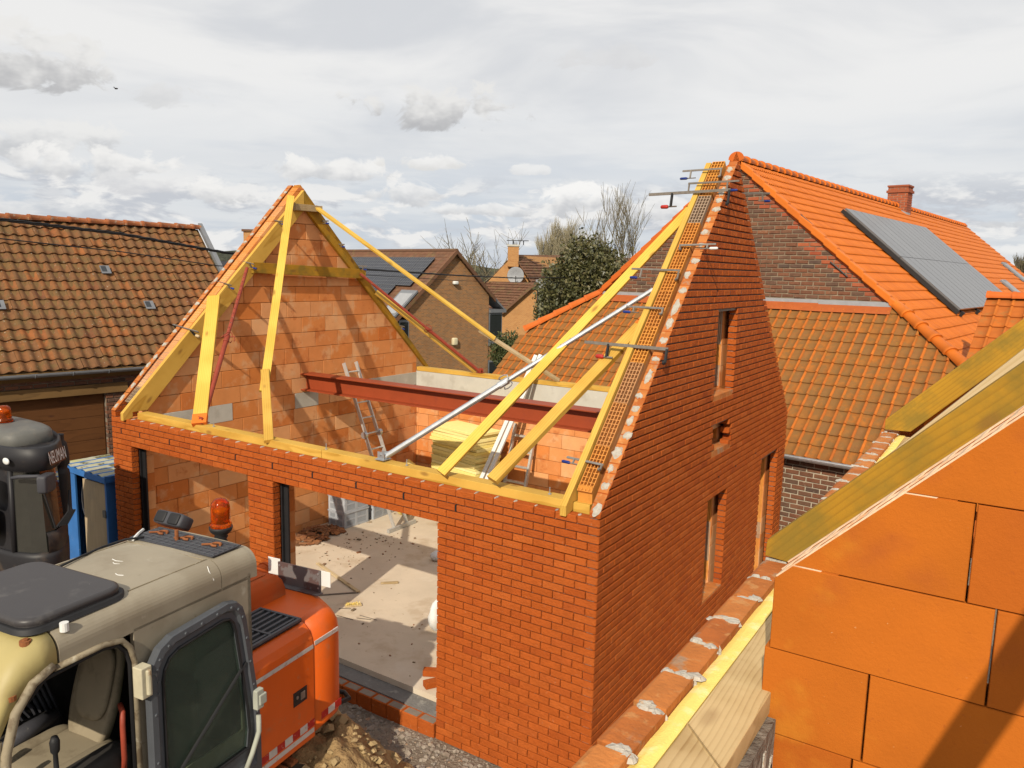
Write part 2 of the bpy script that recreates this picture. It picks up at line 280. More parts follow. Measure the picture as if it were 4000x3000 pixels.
MT['glass_dark'] = pmat('window_glass', [(0, (.015, .018, .022)), (1, (.02, .024, .03))], rough=.06, ns=2, nv=.1, bd=0, spec=.8)
MT['hatch_glass'] = pmat('roof_hatch', [(0, (.05, .046, .048)), (1, (.05, .046, .048))], rough=.45, ns=3, nv=.12, bs=120, bd=.05, spec=.4, stains=[((.15, .14, .13), 5, .55, .75, .45), ((.45, .42, .36), 90, .71, .745, .7)])
MT['rust'] = pmat('rust', [(0, (.22, .07, .025)), (1, (.28, .10, .035))], rough=.9, ns=40, nv=.4, bs=120, bd=.5)
MT['dark_body'] = pmat('dark_body', [(0, (.020, .019, .022)), (1, (.020, .019, .022))], rough=.5, ns=5, nv=.25, bs=60, bd=.06, stains=[((.12, .085, .06), 4, .55, .75, .5)])
MT['roof_grey'] = pmat('roof_grey', [(0, (.13, .128, .118)), (1, (.13, .128, .118))], rough=.55, ns=6, nv=.2, bs=60, bd=.08, stains=[((.2, .18, .15), 7, .5, .7, .5)])
MT['screen_glass'] = pmat('windscreen_glass', [(0, (.03, .03, .026)), (1, (.03, .03, .026))], rough=.04, ns=3, nv=.2, bd=0, spec=1.0)
def emat(name, col, e, rough=.1):
    global nt, L
    mt = bpy.data.materials.new(name); mt.use_nodes = True; nt = mt.node_tree; L = nt.links.new
    b = nt.nodes['Principled BSDF']; b.inputs['Base Color'].default_value = (*col, 1); b.inputs['Roughness'].default_value = rough
    if e: b.inputs['Emission Color'].default_value = (*col, 1); b.inputs['Emission Strength'].default_value = e
    return mt
MT['amber'] = emat('amber_lens', (.72, .11, .004), 0.0, .12)
b_ = MT['amber'].node_tree.nodes['Principled BSDF']; b_.inputs['Transmission Weight'].default_value = .85; b_.inputs['IOR'].default_value = 1.25
MT['chrome'] = pmat('reflector', [(0, (.8, .75, .6)), (1, (.8, .75, .6))], rough=.2, metal=1.0, bd=0)
MT['tape_red'] = pmat('tape_red', [(0, (.45, .02, .015)), (1, (.45, .02, .015))], rough=.5, ns=14, nv=.2, bd=0, stains=[((.6, .4, .35), 30, .58, .68, .6)])
MT['tape_white'] = pmat('tape_white', [(0, (.58, .54, .50)), (1, (.62, .58, .54))], rough=.5, ns=14, nv=.2, bd=0, stains=[((.4, .2, .12), 20, .6, .7, .6)])
MT['green_stuff'] = pmat('green_plastic', [(0, (.08, .45, .03)), (1, (.08, .45, .03))], rough=.5, bd=0)
MT['plywood'] = pmat('plywood', [(0, (.42, .32, .20)), (1, (.42, .32, .20))], ns=3, nv=.25, bs=60, bd=.2, stretch=(6, 6, .8), stains=[((.30, .25, .18), 2.6, .5, .68, .6)])
MT['cabinet_top'] = pmat('mossy_sheet', [(0, (.45, .44, .33)), (1, (.45, .44, .33))], ns=6, nv=.3, bs=60, bd=.4, stains=[((.10, .085, .03), 3.2, .50, .58, .85), ((.5, .48, .15), 5, .55, .7, .6)])
# ground and plants
MT['gravel'] = pmat('gravel_ground', [(0, (.26, .21, .16)), (1, (.26, .21, .16))], ns=9, nv=.5, bs=45, bd=1.0, bdist=.03, stains=[((.16, .12, .085), 1.2, .46, .62, .6), ((.4, .34, .27), 30, .56, .66, .6)])
MT['stone'] = pmat('gravel_stone', [(0, (.24, .19, .15)), (.4, (.32, .27, .22)), (.7, (.20, .17, .15)), (.9, (.40, .34, .27)), (1, (.34, .2, .12))], ns=14, nv=.3, bs=60, bd=.5)
MT['dirt'] = pmat('clay_dirt', [(0, (.34, .22, .10)), (1, (.34, .22, .10))], ns=7, nv=.4, bs=28, bd=1.0, bdist=.03, stains=[((.44, .31, .14), 3.6, .5, .62, .7), ((.2, .12, .06), 6, .56, .68, .6)])
MT['field'] = pmat('field', [(0, (.07, .085, .035)), (1, (.07, .085, .035))], ns=.06, nv=.3, bs=2, bd=.3, stains=[((.12, .11, .05), .04, .5, .6, .6)])
MT['hill'] = pmat('hill_woods', [(0, (.055, .06, .045)), (1, (.055, .06, .045))], ns=.25, nv=.6, bs=.8, bd=1.0, bdist=1.5, stains=[((.10, .11, .06), .05, .5, .56, .8)])
MT['bark'] = pmat('bark', [(0, (.15, .125, .085)), (1, (.19, .16, .10))], ns=3, nv=.3, bs=20, bd=.5, stains=[((.25, .23, .07), 2.5, .52, .66, .6)])
MT['bark_pale'] = pmat('bark_pale', [(0, (.30, .26, .17)), (1, (.36, .31, .2))], ns=3, nv=.3, bs=20, bd=.5)
MT['leaf'] = pmat('evergreen_leaf', [(0, (.05, .055, .018)), (.5, (.085, .085, .028)), (.85, (.13, .12, .045)), (1, (.2, .17, .08))], rough=.45, ns=3, nv=.3, bd=0, spec=.5)
MT['leaf_hedge'] = pmat('hedge_leaf', [(0, (.05, .065, .02)), (1, (.10, .11, .04))], rough=.6, ns=3, nv=.3, bd=0)
def brickmat(name, c1, c2, mo, w, h, off=(0, 0, 0), rot=0, dark=None):
    """coursed masonry too far away to tell bricks apart; object coords: x along, z up"""
    global nt, L
    c1, c2, mo = [tuple(q * KV for q in x) for x in (c1, c2, mo)]
    mt = bpy.data.materials.new(name); mt.use_nodes = True
    nt = mt.node_tree; L = nt.links.new; nt.nodes.clear()
    t = N('ShaderNodeTexCoord'); s = N('ShaderNodeSeparateXYZ'); L(t.outputs['Object'], s.inputs[0])
    c = N('ShaderNodeCombineXYZ'); L(MATH('ADD', s.outputs[0], s.outputs[1]), c.inputs[0]); L(s.outputs[2], c.inputs[1])
    bt = N('ShaderNodeTexBrick'); bt.inputs['Scale'].default_value = 1.0; bt.inputs['Brick Width'].default_value = w; bt.inputs['Row Height'].default_value = h
    bt.inputs['Mortar Size'].default_value = .008; bt.inputs['Color1'].default_value = (*c1, 1); bt.inputs['Color2'].default_value = (*c2, 1); bt.inputs['Mortar'].default_value = (*mo, 1); bt.inputs['Bias'].default_value = .1
    L(c.outputs[0], bt.inputs['Vector'])
    n = N('ShaderNodeTexNoise'); n.inputs['Scale'].default_value = 1.3; n.inputs['Detail'].default_value = 6; L(t.outputs['Object'], n.inputs['Vector'])
    col = MIXC(MATH('MULTIPLY', SMOOTH(n.outputs[0], .5, .75), .3), bt.outputs[0], dark or (c2[0] * .6, c2[1] * .6, c2[2] * .6))
    b = N('ShaderNodeBsdfPrincipled'); L(col, b.inputs['Base Color']); b.inputs['Roughness'].default_value = .9
    bp = N('ShaderNodeBump'); bp.inputs['Strength'].default_value = .4; bp.inputs['Distance'].default_value = .01; bp.invert = True
    L(bt.outputs['Fac'], bp.inputs['Height']); L(bp.outputs[0], b.inputs['Normal'])
    o = N('ShaderNodeOutputMaterial'); L(b.outputs[0], o.inputs[0]); return mt
MT['wall_b1'] = brickmat('far_brick_mixed', (.46, .185, .05), (.27, .125, .05), (.36, .27, .16), .22, .075)
MT['wall_b2'] = brickmat('far_brick_ochre', (.52, .24, .07), (.44, .185, .05), (.42, .3, .16), .22, .075)

# ------------------------------------------------------------------ mesh helpers
ABS = {}
def attach(o, parent):
    o.parent = parent
    if parent.name in ABS: o.matrix_parent_inverse = ABS[parent.name]
class MB:
    def __init__(s): s.v = []; s.f = []; s.r = []; s.m = []
    def add(s, vs, fs, rnd=0.0, mi=0):
        o = len(s.v); s.v += [tuple(x) for x in vs]
        for f in fs: s.f.append(tuple(i + o for i in f)); s.r.append(rnd); s.m.append(mi)
    def hexa(s, p, rnd=0.0, mi=0):     # 8 points: bottom 0-3 ccw, top 4-7
        s.add(p, [(3, 2, 1, 0), (4, 5, 6, 7), (0, 1, 5, 4), (1, 2, 6, 5), (2, 3, 7, 6), (3, 0, 4, 7)], rnd, mi)
    def box(s, x0, x1, y0, y1, z0, z1, rnd=0.0, mi=0, M=None):
        p = [V(q) for q in ((x0, y0, z0), (x1, y0, z0), (x1, y1, z0), (x0, y1, z0), (x0, y0, z1), (x1, y0, z1), (x1, y1, z1), (x0, y1, z1))]
        if M: p = [M @ q for q in p]
        s.hexa(p, rnd, mi)
    def prism(s, poly, d, rnd=0.0, mi=0):  # planar polygon (list of 3d points) extruded by vector d
        n = len(poly); a = [V(q) for q in poly]; b = [q + V(d) for q in a]
        s.add(a + b, [tuple(range(n - 1, -1, -1)), tuple(range(n, 2 * n))] + [(i, (i + 1) % n, n + (i + 1) % n, n + i) for i in range(n)], rnd, mi)
    def tube(s, p0, p1, r0, r1=None, n=8, rnd=0.0, mi=0, cap=True):
        s.path([p0, p1], [r0, r0 if r1 is None else r1], n, rnd, mi, cap)
    def path(s, pts, r, n=8, rnd=0.0, mi=0, cap=True):
        pts = [V(p) for p in pts]
        if not isinstance(r, (list, tuple)): r = [r] * len(pts)
        vs = []; prev = None
        for i, p in enumerate(pts):
            d = (pts[min(i + 1, len(pts) - 1)] - pts[max(i - 1, 0)]).normalized()
            if prev is None:
                a = d.cross(V((0, 0, 1)));
                if a.length < .05: a = d.cross(V((0, 1, 0)))
            else:
                a = prev - d * prev.dot(d)
            a.normalize(); prev = a; b = d.cross(a)
            for k in range(n):
                t = 2 * math.pi * k / n; vs.append(p + (a * math.cos(t) + b * math.sin(t)) * r[i])
        fs = []
        for i in range(len(pts) - 1):
            for k in range(n): fs.append((i * n + k, i * n + (k + 1) % n, (i + 1) * n + (k + 1) % n, (i + 1) * n + k))
        if cap: fs.append(tuple(range(n - 1, -1, -1))); o = (len(pts) - 1) * n; fs.append(tuple(range(o, o + n)))
        s.add(vs, fs, rnd, mi)
    def lathe(s, prof, c, n=16, M=None, rnd=0.0, mi=0):   # profile [(r,z)] about z through c
        vs = []
        for (r, z) in prof:
            for k in range(n):
                t = 2 * math.pi * k / n; q = V((r * math.cos(t), r * math.sin(t), z)); vs.append((M @ q if M else q) + V(c))
        fs = []
        for i in range(len(prof) - 1):
            for k in range(n): fs.append((i * n + k, i * n + (k + 1) % n, (i + 1) * n + (k + 1) % n, (i + 1) * n + k))
        fs.append(tuple(range(n - 1, -1, -1))); o = (len(prof) - 1) * n; fs.append(tuple(range(o, o + n)))
        s.add(vs, fs, rnd, mi)
    def grid(s, rows, rnd=0.0, mi=0, close=False):       # rows of points
        n = len(rows[0]); vs = [p for r in rows for p in r]; fs = []
        for i in range(len(rows) - 1):
            for k in range(n if close else n - 1): fs.append((i * n + k, i * n + (k + 1) % n, (i + 1) * n + (k + 1) % n, (i + 1) * n + k))
        s.add(vs, fs, rnd, mi)
    def mesh(s, name, mats, smooth=False):
        me = bpy.data.meshes.new(name); me.from_pydata(s.v, [], s.f)
        if not isinstance(mats, (list, tuple)): mats = [mats]
        for q in mats: me.materials.append(MT[q] if isinstance(q, str) else q)
        a = me.attributes.new('rnd', 'FLOAT', 'FACE'); a.data.foreach_set('value', s.r)
        if len(mats) > 1: me.polygons.foreach_set('material_index', s.m)
        if smooth: me.polygons.foreach_set('use_smooth', [True] * len(s.f))
        me.update(); return me
    def build(s, name, mats, parent=None, smooth=False, M=None, kind=None, bevel=0):
        o = bpy.data.objects.new(name, s.mesh(name, mats, smooth)); COL.objects.link(o)
        if parent: attach(o, parent)
        if M is not None: o.matrix_basis = M
        if kind: o['kind'] = kind
        if bevel:
            b = o.modifiers.new('bevel', 'BEVEL'); b.width = bevel; b.segments = 2; b.limit_method = 'ANGLE'; b.angle_limit = rad(40)
        return o
def inst(name, me, parent, M):
    o = bpy.data.objects.new(name, me); COL.objects.link(o)
    if parent: attach(o, parent)
    o.matrix_basis = M; return o
def tag(o, label, cat, group=None):
    o['label'] = label; o['category'] = cat
    if group: o['group'] = group
    return o
def thing(name, label, cat, loc=(0, 0, 0), rotz=0.0, group=None):
    o = bpy.data.objects.new(name, None); COL.objects.link(o); o.empty_display_size = .3
    o.location = loc; o.rotation_euler = (0, 0, rotz); bpy.context.view_layer.update()
    return tag(o, label, cat, group)
def place(name, label, cat, loc, group=None):
    """a thing whose parts are given in world coordinates"""
    o = thing(name, label, cat, loc, 0.0, group); ABS[o.name] = o.matrix_world.inverted(); return o
def frame(p0, p1, up):
    """matrix with local x from p0 to p1, local z near up, origin at the middle"""
    p0, p1 = V(p0), V(p1); x = (p1 - p0).normalized(); z = V(up) - x * V(up).dot(x); z.normalize(); y = z.cross(x)
    M_ = Matrix.Identity(4); c = (p0 + p1) / 2
    for i in range(3): M_[i][0] = x[i]; M_[i][1] = y[i]; M_[i][2] = z[i]; M_[i][3] = c[i]
    return M_
def plank(name, p0, p1, w_, t, up, mat, parent=None, bevel=.003, bow=0.0, ends=(0, 0)):
    """board: width w_ along local y, thickness t along local z (towards up)"""
    M_ = frame(p0, p1, up); Ln = (V(p1) - V(p0)).length; mb = MB(); n = 8 if bow else 1; rows = []
    for i in range(n + 1):
        x = -Ln / 2 + Ln * i / n; k = bow * (1 - (2 * i / n - 1) ** 2)
        e = ends[0] if i == 0 else ends[1] if i == n else 0
        rows.append([(x - e, -w_ / 2, -t / 2 + k), (x + e, w_ / 2, -t / 2 + k), (x + e, w_ / 2, t / 2 + k), (x - e, -w_ / 2, t / 2 + k)])
    mb.grid(rows, close=True); nv = len(mb.v); mb.f += [(0, 1, 2, 3), (nv - 1, nv - 2, nv - 3, nv - 4)]; mb.r += [0, 0]; mb.m += [0, 0]
    mb.f = [tuple(reversed(f)) for f in mb.f]
    return mb.build(name, mat, parent, M=M_, bevel=bevel)
def clip(poly, a, b, c):           # keep a*u+b*v<=c
    out = []
    for i in range(len(poly)):
        p, q = poly[i], poly[(i + 1) % len(poly)]; fp = a * p[0] + b * p[1] - c; fq = a * q[0] + b * q[1] - c
        if fp <= 0: out.append(p)
        if (fp < 0 < fq) or (fq < 0 < fp):
            t = fp / (fp - fq); out.append((p[0] + (q[0] - p[0]) * t, p[1] + (q[1] - p[1]) * t))
    return out
def area(poly): return abs(sum(poly[i][0] * poly[(i + 1) % len(poly)][1] - poly[(i + 1) % len(poly)][0] * poly[i][1] for i in range(len(poly)))) / 2
def inpoly(x, y, P):
    r = False; j = len(P) - 1
    for i in range(len(P)):
        if (P[i][1] > y) != (P[j][1] > y) and x < (P[j][0] - P[i][0]) * (y - P[i][1]) / (P[j][1] - P[i][1]) + P[i][0]: r = not r
        j = i
    return r

# masonry: a piece is a polygon (u,z) on a wall plane; front at local y=0 looking to -y, body to +depth
_bm = {}
def brick_geo(poly, depth, jit, ch):
    """chamfered piece, verts and faces in (u, y, z)"""
    cu = sum(p[0] for p in poly) / len(poly); cz = sum(p[1] for p in poly) / len(poly); n = len(poly)
    back = [(p[0], depth, p[1]) for p in poly]; mid = [(p[0], ch + U(0, jit), p[1]) for p in poly]; fr = []
    for p in poly:
        du, dz = p[0] - cu, p[1] - cz
        fr.append((p[0] - math.copysign(min(ch, abs(du) * .5), du), -U(0, jit) * .8, p[1] - math.copysign(min(ch, abs(dz) * .5), dz)))
    fs = [tuple(range(2 * n, 3 * n)), tuple(range(n))]
    for i in range(n):
        j = (i + 1) % n; fs += [(i, j, n + j, n + i), (n + i, n + j, 2 * n + j, 2 * n + i)]
    return back + mid + fr, fs
def masonry(pieces, parent, mat, part, rest, depth, nind, jit=.002, ch=.004, restmat=None):
    """pieces: (poly[(u,z)], Matrix) ; the nearest nind become objects of their own, the rest one mesh"""
    L_ = []
    for poly, M_ in pieces:
        if len(poly) < 3 or area(poly) < 2e-4: continue
        cu = sum(p[0] for p in poly) / len(poly); cz = sum(p[1] for p in poly) / len(poly)
        wpt = M_ @ V((cu, 0, cz)); n_ = M_.to_3x3() @ V((0, -1, 0)); d = CAMP - wpt
        face = n_.dot(d) / d.length
        L_.append((-(area(poly) * max(face, .02) / d.length_squared), poly, M_, cu, cz))
    L_.sort(key=lambda t: t[0]); mb = MB()
    for i, (sc, poly, M_, cu, cz) in enumerate(L_):
        lp = [(p[0] - cu, p[1] - cz) for p in poly]
        if i < nind:
            key = (round(lp[0][0], 3), round(lp[0][1], 3), len(lp), round(area(lp), 4), depth, mat, i % 5)
            if key not in _bm:
                q = MB(); q.add(*brick_geo(lp, depth, jit, ch)); _bm[key] = q.mesh(part, mat)
            inst(part, _bm[key], parent, M_ @ Matrix.Translation((cu, 0, cz)))
        else:
            vs, fs = brick_geo(poly, depth, jit, ch); mb.add([M_ @ V(v) for v in vs], fs, R_())
    if mb.v: mb.build(rest, restmat or mat, parent, kind='stuff')
def coursed(u0, u1, z0, z1, L_, P_, gu, gz, zref, uref=0.0, bond=.5, holes=(), clips=(), rowshift=None, jitter=0.0):
    """running bond polygons in [u0,u1]x[z0,z1]"""
    out = []; r0 = math.floor((z0 - zref) / P_) - 1; r1 = math.ceil((z1 - zref) / P_) + 1
    for r in range(r0, r1):
        za, zb = zref + r * P_ + gz / 2, zref + (r + 1) * P_ - gz / 2
        sh = (rowshift(r) if rowshift else (bond if r % 2 else 0.0)) * L_ + uref
        k0 = math.floor((u0 - sh) / L_) - 1; k1 = math.ceil((u1 - sh) / L_) + 1
        for k in range(k0, k1):
            ua, ub = sh + k * L_ + gu / 2, sh + (k + 1) * L_ - gu / 2
            ua, ub = max(ua, u0), min(ub, u1); a_, b_ = max(za, z0), min(zb, z1)
            if ub - ua < .02 or b_ - a_ < .01: continue
            spans = [(ua, ub)]
            for (h0, h1, k0_, k1_) in holes:
                if (a_ + b_) / 2 < k0_ or (a_ + b_) / 2 > k1_: continue
                ns_ = []
                for (s0, s1) in spans:
                    if h1 <= s0 or h0 >= s1: ns_.append((s0, s1)); continue
                    if h0 > s0: ns_.append((s0, h0))
                    if h1 < s1: ns_.append((h1, s1))
                spans = ns_
            for (s0, s1) in spans:
                if s1 - s0 < .02: continue
                j = jitter
                poly = [(s0 + U(-j, j), a_ + U(-j, j)), (s1 + U(-j, j), a_ + U(-j, j)), (s1 + U(-j, j), b_ + U(-j, j)), (s0 + U(-j, j), b_ + U(-j, j))]
                for c in clips: poly = clip(poly, *c)
                if len(poly) >= 3: out.append(poly)
    return out
I4 = Matrix.Identity(4)
RZ = lambda a: Matrix.Rotation(a, 4, 'Z')
T = lambda x, y, z: Matrix.Translation((x, y, z))
def blob(mb, c, n, t, r0, r1, k=9, th=.006, rnd=0.0):
    """irregular mortar smear on a surface: c centre, n normal, t tangent"""
    n = V(n).normalized(); t = V(t).normalized(); b = n.cross(t); c = V(c); ring = []
    for i in range(k):
        a = 2 * math.pi * i / k; q = U(.7, 1.15); ring.append(c + t * math.cos(a) * r0 * q + b * math.sin(a) * r1 * q)
    top = [c + (p - c) * U(.6, .85) + n * th * U(.7, 1.3) for p in ring]; mid = c + n * th * 1.4
    mb.add([p - n * .002 for p in ring] + top + [mid], [(i, (i + 1) % k, k + (i + 1) % k, k + i) for i in range(k)] + [(k + i, k + (i + 1) % k, 2 * k) for i in range(k)], rnd)

# ================================================================== ground
mb = MB(); g = []
xs = [-900, -300, -80, -30, -15] + [x * .5 for x in range(-20, 41)] + [30, 60, 150, 400, 900]
ys = [-300, -60, -20] + [y * .5 for y in range(-16, 31)] + [20, 30, 45, 70, 120, 250, 600, 1500]
def gz(x, y):
    h = .03 * noise.noise(V((x * .6, y * .6, 0))) if -10 < x < 20 and -8 < y < 15 else 0
    d = max(0, -x - 9, y - 16)
    return h - min(d * .16, 3.2) - (.06 if (0 < x < 7.3 and 0 < y < 6.2) else 0)
mb.grid([[(x, y, gz(x, y)) for x in xs] for y in ys])
ground = mb.build('ground', 'gravel', smooth=True); ground['kind'] = 'structure'
mb = MB(); mb.grid([[(x, y, gz(x, y) + .15) for x in xs if abs(x) > 14 or True] for y in ys if y >= 18])
fo = mb.build('field', 'field', smooth=True); fo['kind'] = 'structure'
# gravel lying in front of the garage door and along the wall
def stone_geo(r, seed):
    vs = [(1, 0, 0), (-1, 0, 0), (0, 1, 0), (0, -1, 0), (0, 0, 1), (0, 0, -.6), (.6, .6, .5), (-.6, .6, .4), (.6, -.6, .45), (-.6, -.6, .5)]
    vs = [V(v) * r * U(.7, 1.2) for v in vs]
    fs = [(4, 6, 0), (4, 0, 8), (4, 8, 3), (4, 3, 9), (4, 9, 1), (4, 1, 7), (4, 7, 2), (4, 2, 6), (0, 6, 2), (0, 2, 5), (2, 7, 1), (2, 1, 5), (1, 9, 3), (1, 3, 5), (3, 8, 0), (3, 0, 5)]
    return vs, fs
def pebbles(mb, n, x0, x1, y0, y1, r0, r1, zf, keep=None):
    for i in range(n):
        x, y = U(x0, x1), U(y0, y1)
        if keep and not keep(x, y): continue
        r = r0 * (r1 / r0) ** (R_() ** 2); vs, fs = stone_geo(r, i); A = RZ(U(0, 6.3)) @ Matrix.Diagonal((U(.8, 1.3), U(.8, 1.2), U(.5, .9), 1)); z = zf(x, y)
        mb.add([A @ v + V((x, y, z)) for v in vs], fs, R_())
mb = MB(); pebbles(mb, 6500, 3.0, 9.2, -1.9, -.02, .010, .045, lambda x, y: gz(x, y))
pebbles(mb, 900, 7.35, 9.25, -.5, 5, .012, .04, lambda x, y: gz(x, y))
gr = mb.build('gravel', 'stone'); gr['kind'] = 'stuff'; gr['label'] = 'loose grey rubble gravel along the foot of the new brick wall'

def heap(x, y):
    h = 0
    for (cx, cy, sx_, sy_, hh) in ((5.15, -.95, .55, .42, .42), (5.6, -1.3, .6, .5, .38), (4.6, -1.35, .6, .5, .45), (5.3, -1.75, .8, .5, .4)):
        h += hh * math.exp(-((x - cx) / sx_) ** 2 - ((y - cy) / sy_) ** 2)
    return min(h, .62)
mb = MB(); rows = []
for j in range(61):
    row = []
    for i in range(81):
        x, y = 3.6 + i * .04, -2.7 + j * .04; h = heap(x, y); k = noise.fractal(V((x * 5, y * 5, 2)), 1.0, 2.0, 4) * .07
        row.append((x, y, -.06 + h * (1.0 + k * 1.5) + k * min(1, h * 6)))
    rows.append(row)
mb.grid(rows)
dh = mb.build('dirt_heap', 'dirt', smooth=True); tag(dh, 'brown clay soil heap with stones behind the orange excavator', 'soil heap'); dh['kind'] = 'stuff'
mb = MB(); pebbles(mb, 520, 3.9, 6.5, -2.3, -.5, .02, .095, lambda x, y: heap(x, y) - .05 + .0, lambda x, y: heap(x, y) > .10)
cl = mb.build('clod', pmat('clod', [(0, (.36, .25, .12)), (.5, (.44, .32, .16)), (1, (.30, .2, .1))], ns=9, nv=.35, bs=40, bd=.8, bdist=.01), dh, kind='stuff')

# ================================================================== the new house
B_, P_ = .215, .0726
W_, D_, ZT = 34 * B_, 6.2, 2.62
SL = 1.05
house = place('new_house', 'roofless new house shell of rough red brick with two gables and garage openings', 'house', (3.65, 3.1, 0))
FM = I4
GM = T(W_, 0, 0) @ RZ(math.pi / 2)                 # right gable: u = y, front looks to +x
LM = T(0, 0, 0) @ Matrix(((0, 1, 0, 0), (-1, 0, 0, 0), (0, 0, 1, 0), (0, 0, 0, 1)))  # left gable, u = -y
op = [(2 * B_, 13 * B_, -1, ZT - 5 * P_ - .01), (15 * B_, 26 * B_, -1, ZT - 5 * P_ - .01)]
weeps = [1, 3, 6, 9, 12, 15, 18, 21, 24, 27]
wz = ZT - 2.5 * P_
fac = coursed(0, W_, -.14, ZT, B_, P_, .0065, .0105, ZT - 40 * P_, 0, .5, holes=op + [(k * B_ - .008 + (.0 if True else 0), k * B_ + .012, wz - .02, wz + .02) for k in weeps], rowshift=lambda r: 0.0 if r % 2 else .5)
gholes = [(2.74, 3.42, 3.30, 4.28), (2.80, 3.46, 2.655, 2.985), (2.76, 3.44, .87, 2.14), (4.93, 5.77, -1, 2.17)]
gclips = [(-SL, 1, 2.665), (SL, 1, 2.665 + SL * D_)]
gweeps = [(2.646, 4.463), (3.10, 4.463), (3.52, 4.463), (5.94, 2.34), (5.262, 2.34), (4.62, 2.34), (3.752, 2.34), (3.108, 2.34)]
Bg = D_ / 29
gab = coursed(0, D_, -.14, 5.95, Bg, P_, .006, .0135, ZT - 40 * P_, 0, .5, holes=gholes + [(y - .009, y + .009, z - .02, z + .02) for y, z in gweeps], clips=gclips, rowshift=lambda r: .5 if r % 2 else 0.0)
pieces = [(p, FM) for p in fac] + [(p, GM) for p in gab]
# toothed jamb bricks of the small window opening
for z in (2.655 + .5 * P_, 2.655 + 2.5 * P_, 2.655 + 4 * P_):
    pieces.append(([(3.36, z - .03), (3.455, z - .03), (3.455, z + .03), (3.36, z + .03)], GM))
pieces.append(([(2.805, 2.70), (2.86, 2.70), (2.86, 2.76), (2.805, 2.76)], GM))
masonry(pieces, house, 'brick', 'brick', 'brickwork', .098, 300, jit=.0035, ch=.0045)
lg = coursed(-D_, 0, 1.6, 5.95, Bg, P_, .006, .010, ZT - 40 * P_, 0, .5, clips=[(SL, 1, 2.70), (-SL, 1, 2.70 + SL * D_)], rowshift=lambda r: .5 if r % 2 else 0.0)
mb = MB()
for p in lg:
    if area(p) < 2e-4: continue
    vs, fs = brick_geo(p, .098, .002, .003); mb.add([LM @ V(v) for v in vs], fs, R_())
mb.build('gable_brickwork', 'brick', house, kind='stuff')
# mortar core between the bricks, set back from their faces
mb = MB(); re = .030
def wallbox(u0, u1, z0, z1, M_, d0, d1): mb.box(u0, u1, d0, d1, z0, z1, M=M_)
for (a, b, z0, z1) in ((.016, 2 * B_ - .016, -.14, 2.24), (13 * B_ + .016, 15 * B_ - .016, -.14, 2.24), (26 * B_ + .016, W_ - .016, -.14, 2.24)): wallbox(a, b, z0, z1, FM, .022, .094)
wallbox(.016, W_ - .016, 2.272, ZT - .012, FM, .022, .094)
zs = [-.14, .886, 2.124, 2.155, 2.671, 2.969, 3.316, 4.264, 5.90]
for i in range(len(zs) - 1):
    z0, z1 = zs[i], zs[i + 1]; zm = (z0 + z1) / 2; cuts = sorted([(h[0] - .016, h[1] + .016) for h in gholes if h[2] < zm < h[3]])
    u = .016
    for (c0, c1) in cuts + [(D_ - .016, None)]:
        poly = [(u, z0), (c0, z0), (c0, z1), (u, z1)]
        for c in ((-SL, 1, 2.645), (SL, 1, 2.645 + SL * D_)): poly = clip(poly, *c)
        if len(poly) > 2 and c0 > u: mb.prism([GM @ V((p[0], .094, p[1])) for p in poly], GM.to_3x3() @ V((0, -.094 + re, 0)))
        u = c1
poly = [(-D_ + .016, 0), (-.016, 0), (-.016, 2.68), (-D_ / 2, 2.68 + SL * (D_ / 2 - .016)), (-D_ + .016, 2.68)]
mb.prism([LM @ V((p[0], .094, p[1])) for p in poly], LM.to_3x3() @ V((0, -.094 + re, 0)))
mb.build('mortar_core', 'mortar', house)
mb = MB()
for k in weeps: mb.box(k * B_ - .006, k * B_ + .010, -.001, .05, wz - .031, wz + .031)
for y, z in gweeps: mb.box(y - .007, y + .007, -.001, .05, z - .031, z + .031, M=GM)
mb.build('weep_vent', 'dark', house, kind='stuff')
# pale sawn faces along the gable slopes, one per course, and the laid sills of the openings
mb = MB(); st_ = P_ / SL
for (xa, xb, z0) in ((W_ - .099, W_ - .001, 2.665), (.001, .099, 2.70)):
    k = 0
    while k * st_ < 3.06:
        y0 = k * st_ + .004; y1 = min((k + 1) * st_ - .003, 3.09); q = U(.0005, .004); d = V((0, -SL, 1)).normalized() * q
        P = [V((xa + U(0, .004), y0, z0 + SL * y0)) + d, V((xb - U(0, .004), y0, z0 + SL * y0)) + d, V((xb - U(0, .004), y1, z0 + SL * y1)) + d, V((xa + U(0, .004), y1, z0 + SL * y1)) + d]
        mb.prism(P, V((0, SL, -1)).normalized() * .006, rnd=R_()); k += 1
for (y0, y1, z0, z1) in gholes[:3]:
    n = 3
    for i in range(n):
        a, b = y0 - .01 + (y1 - y0 + .02) * i / n, y0 - .01 + (y1 - y0 + .02) * (i + 1) / n - .008
        mb.box(a, b, .002, .16, z0 - .05, z0 + .020 + U(0, .004), rnd=R_(), M=GM)
mb.build('sawn_edge', 'brick_top', house, kind='stuff')
# mortar left on the sawn tops
mb = MB(); nf = V((0, -SL, 1)).normalized(); tf = V((0, 1, SL)).normalized()
y = .03
while y < 3.02:
    blob(mb, (W_ - .05 + U(-.02, .02), y, 2.669 + SL * y), nf, tf, U(.03, .055) * (2.2 if R_() < .22 else 1), U(.03, .05), k=15, th=.007); y += U(.09, .16)
y = .05
while y < 3.0:
    blob(mb, (.05 + U(-.015, .015), y, 2.704 + SL * y), nf, tf, U(.03, .055), U(.03, .048), k=13, th=.010); y += U(.09, .17)
for k in range(1, 34):
    blob(mb, (k * B_ + U(-.01, .01), .05, ZT - .004), (0, 0, 1), (0, 1, 0), U(.03, .05), U(.008, .018), k=8, th=.005)
mb.build('mortar_smear', 'mortar_white', house, kind='stuff')

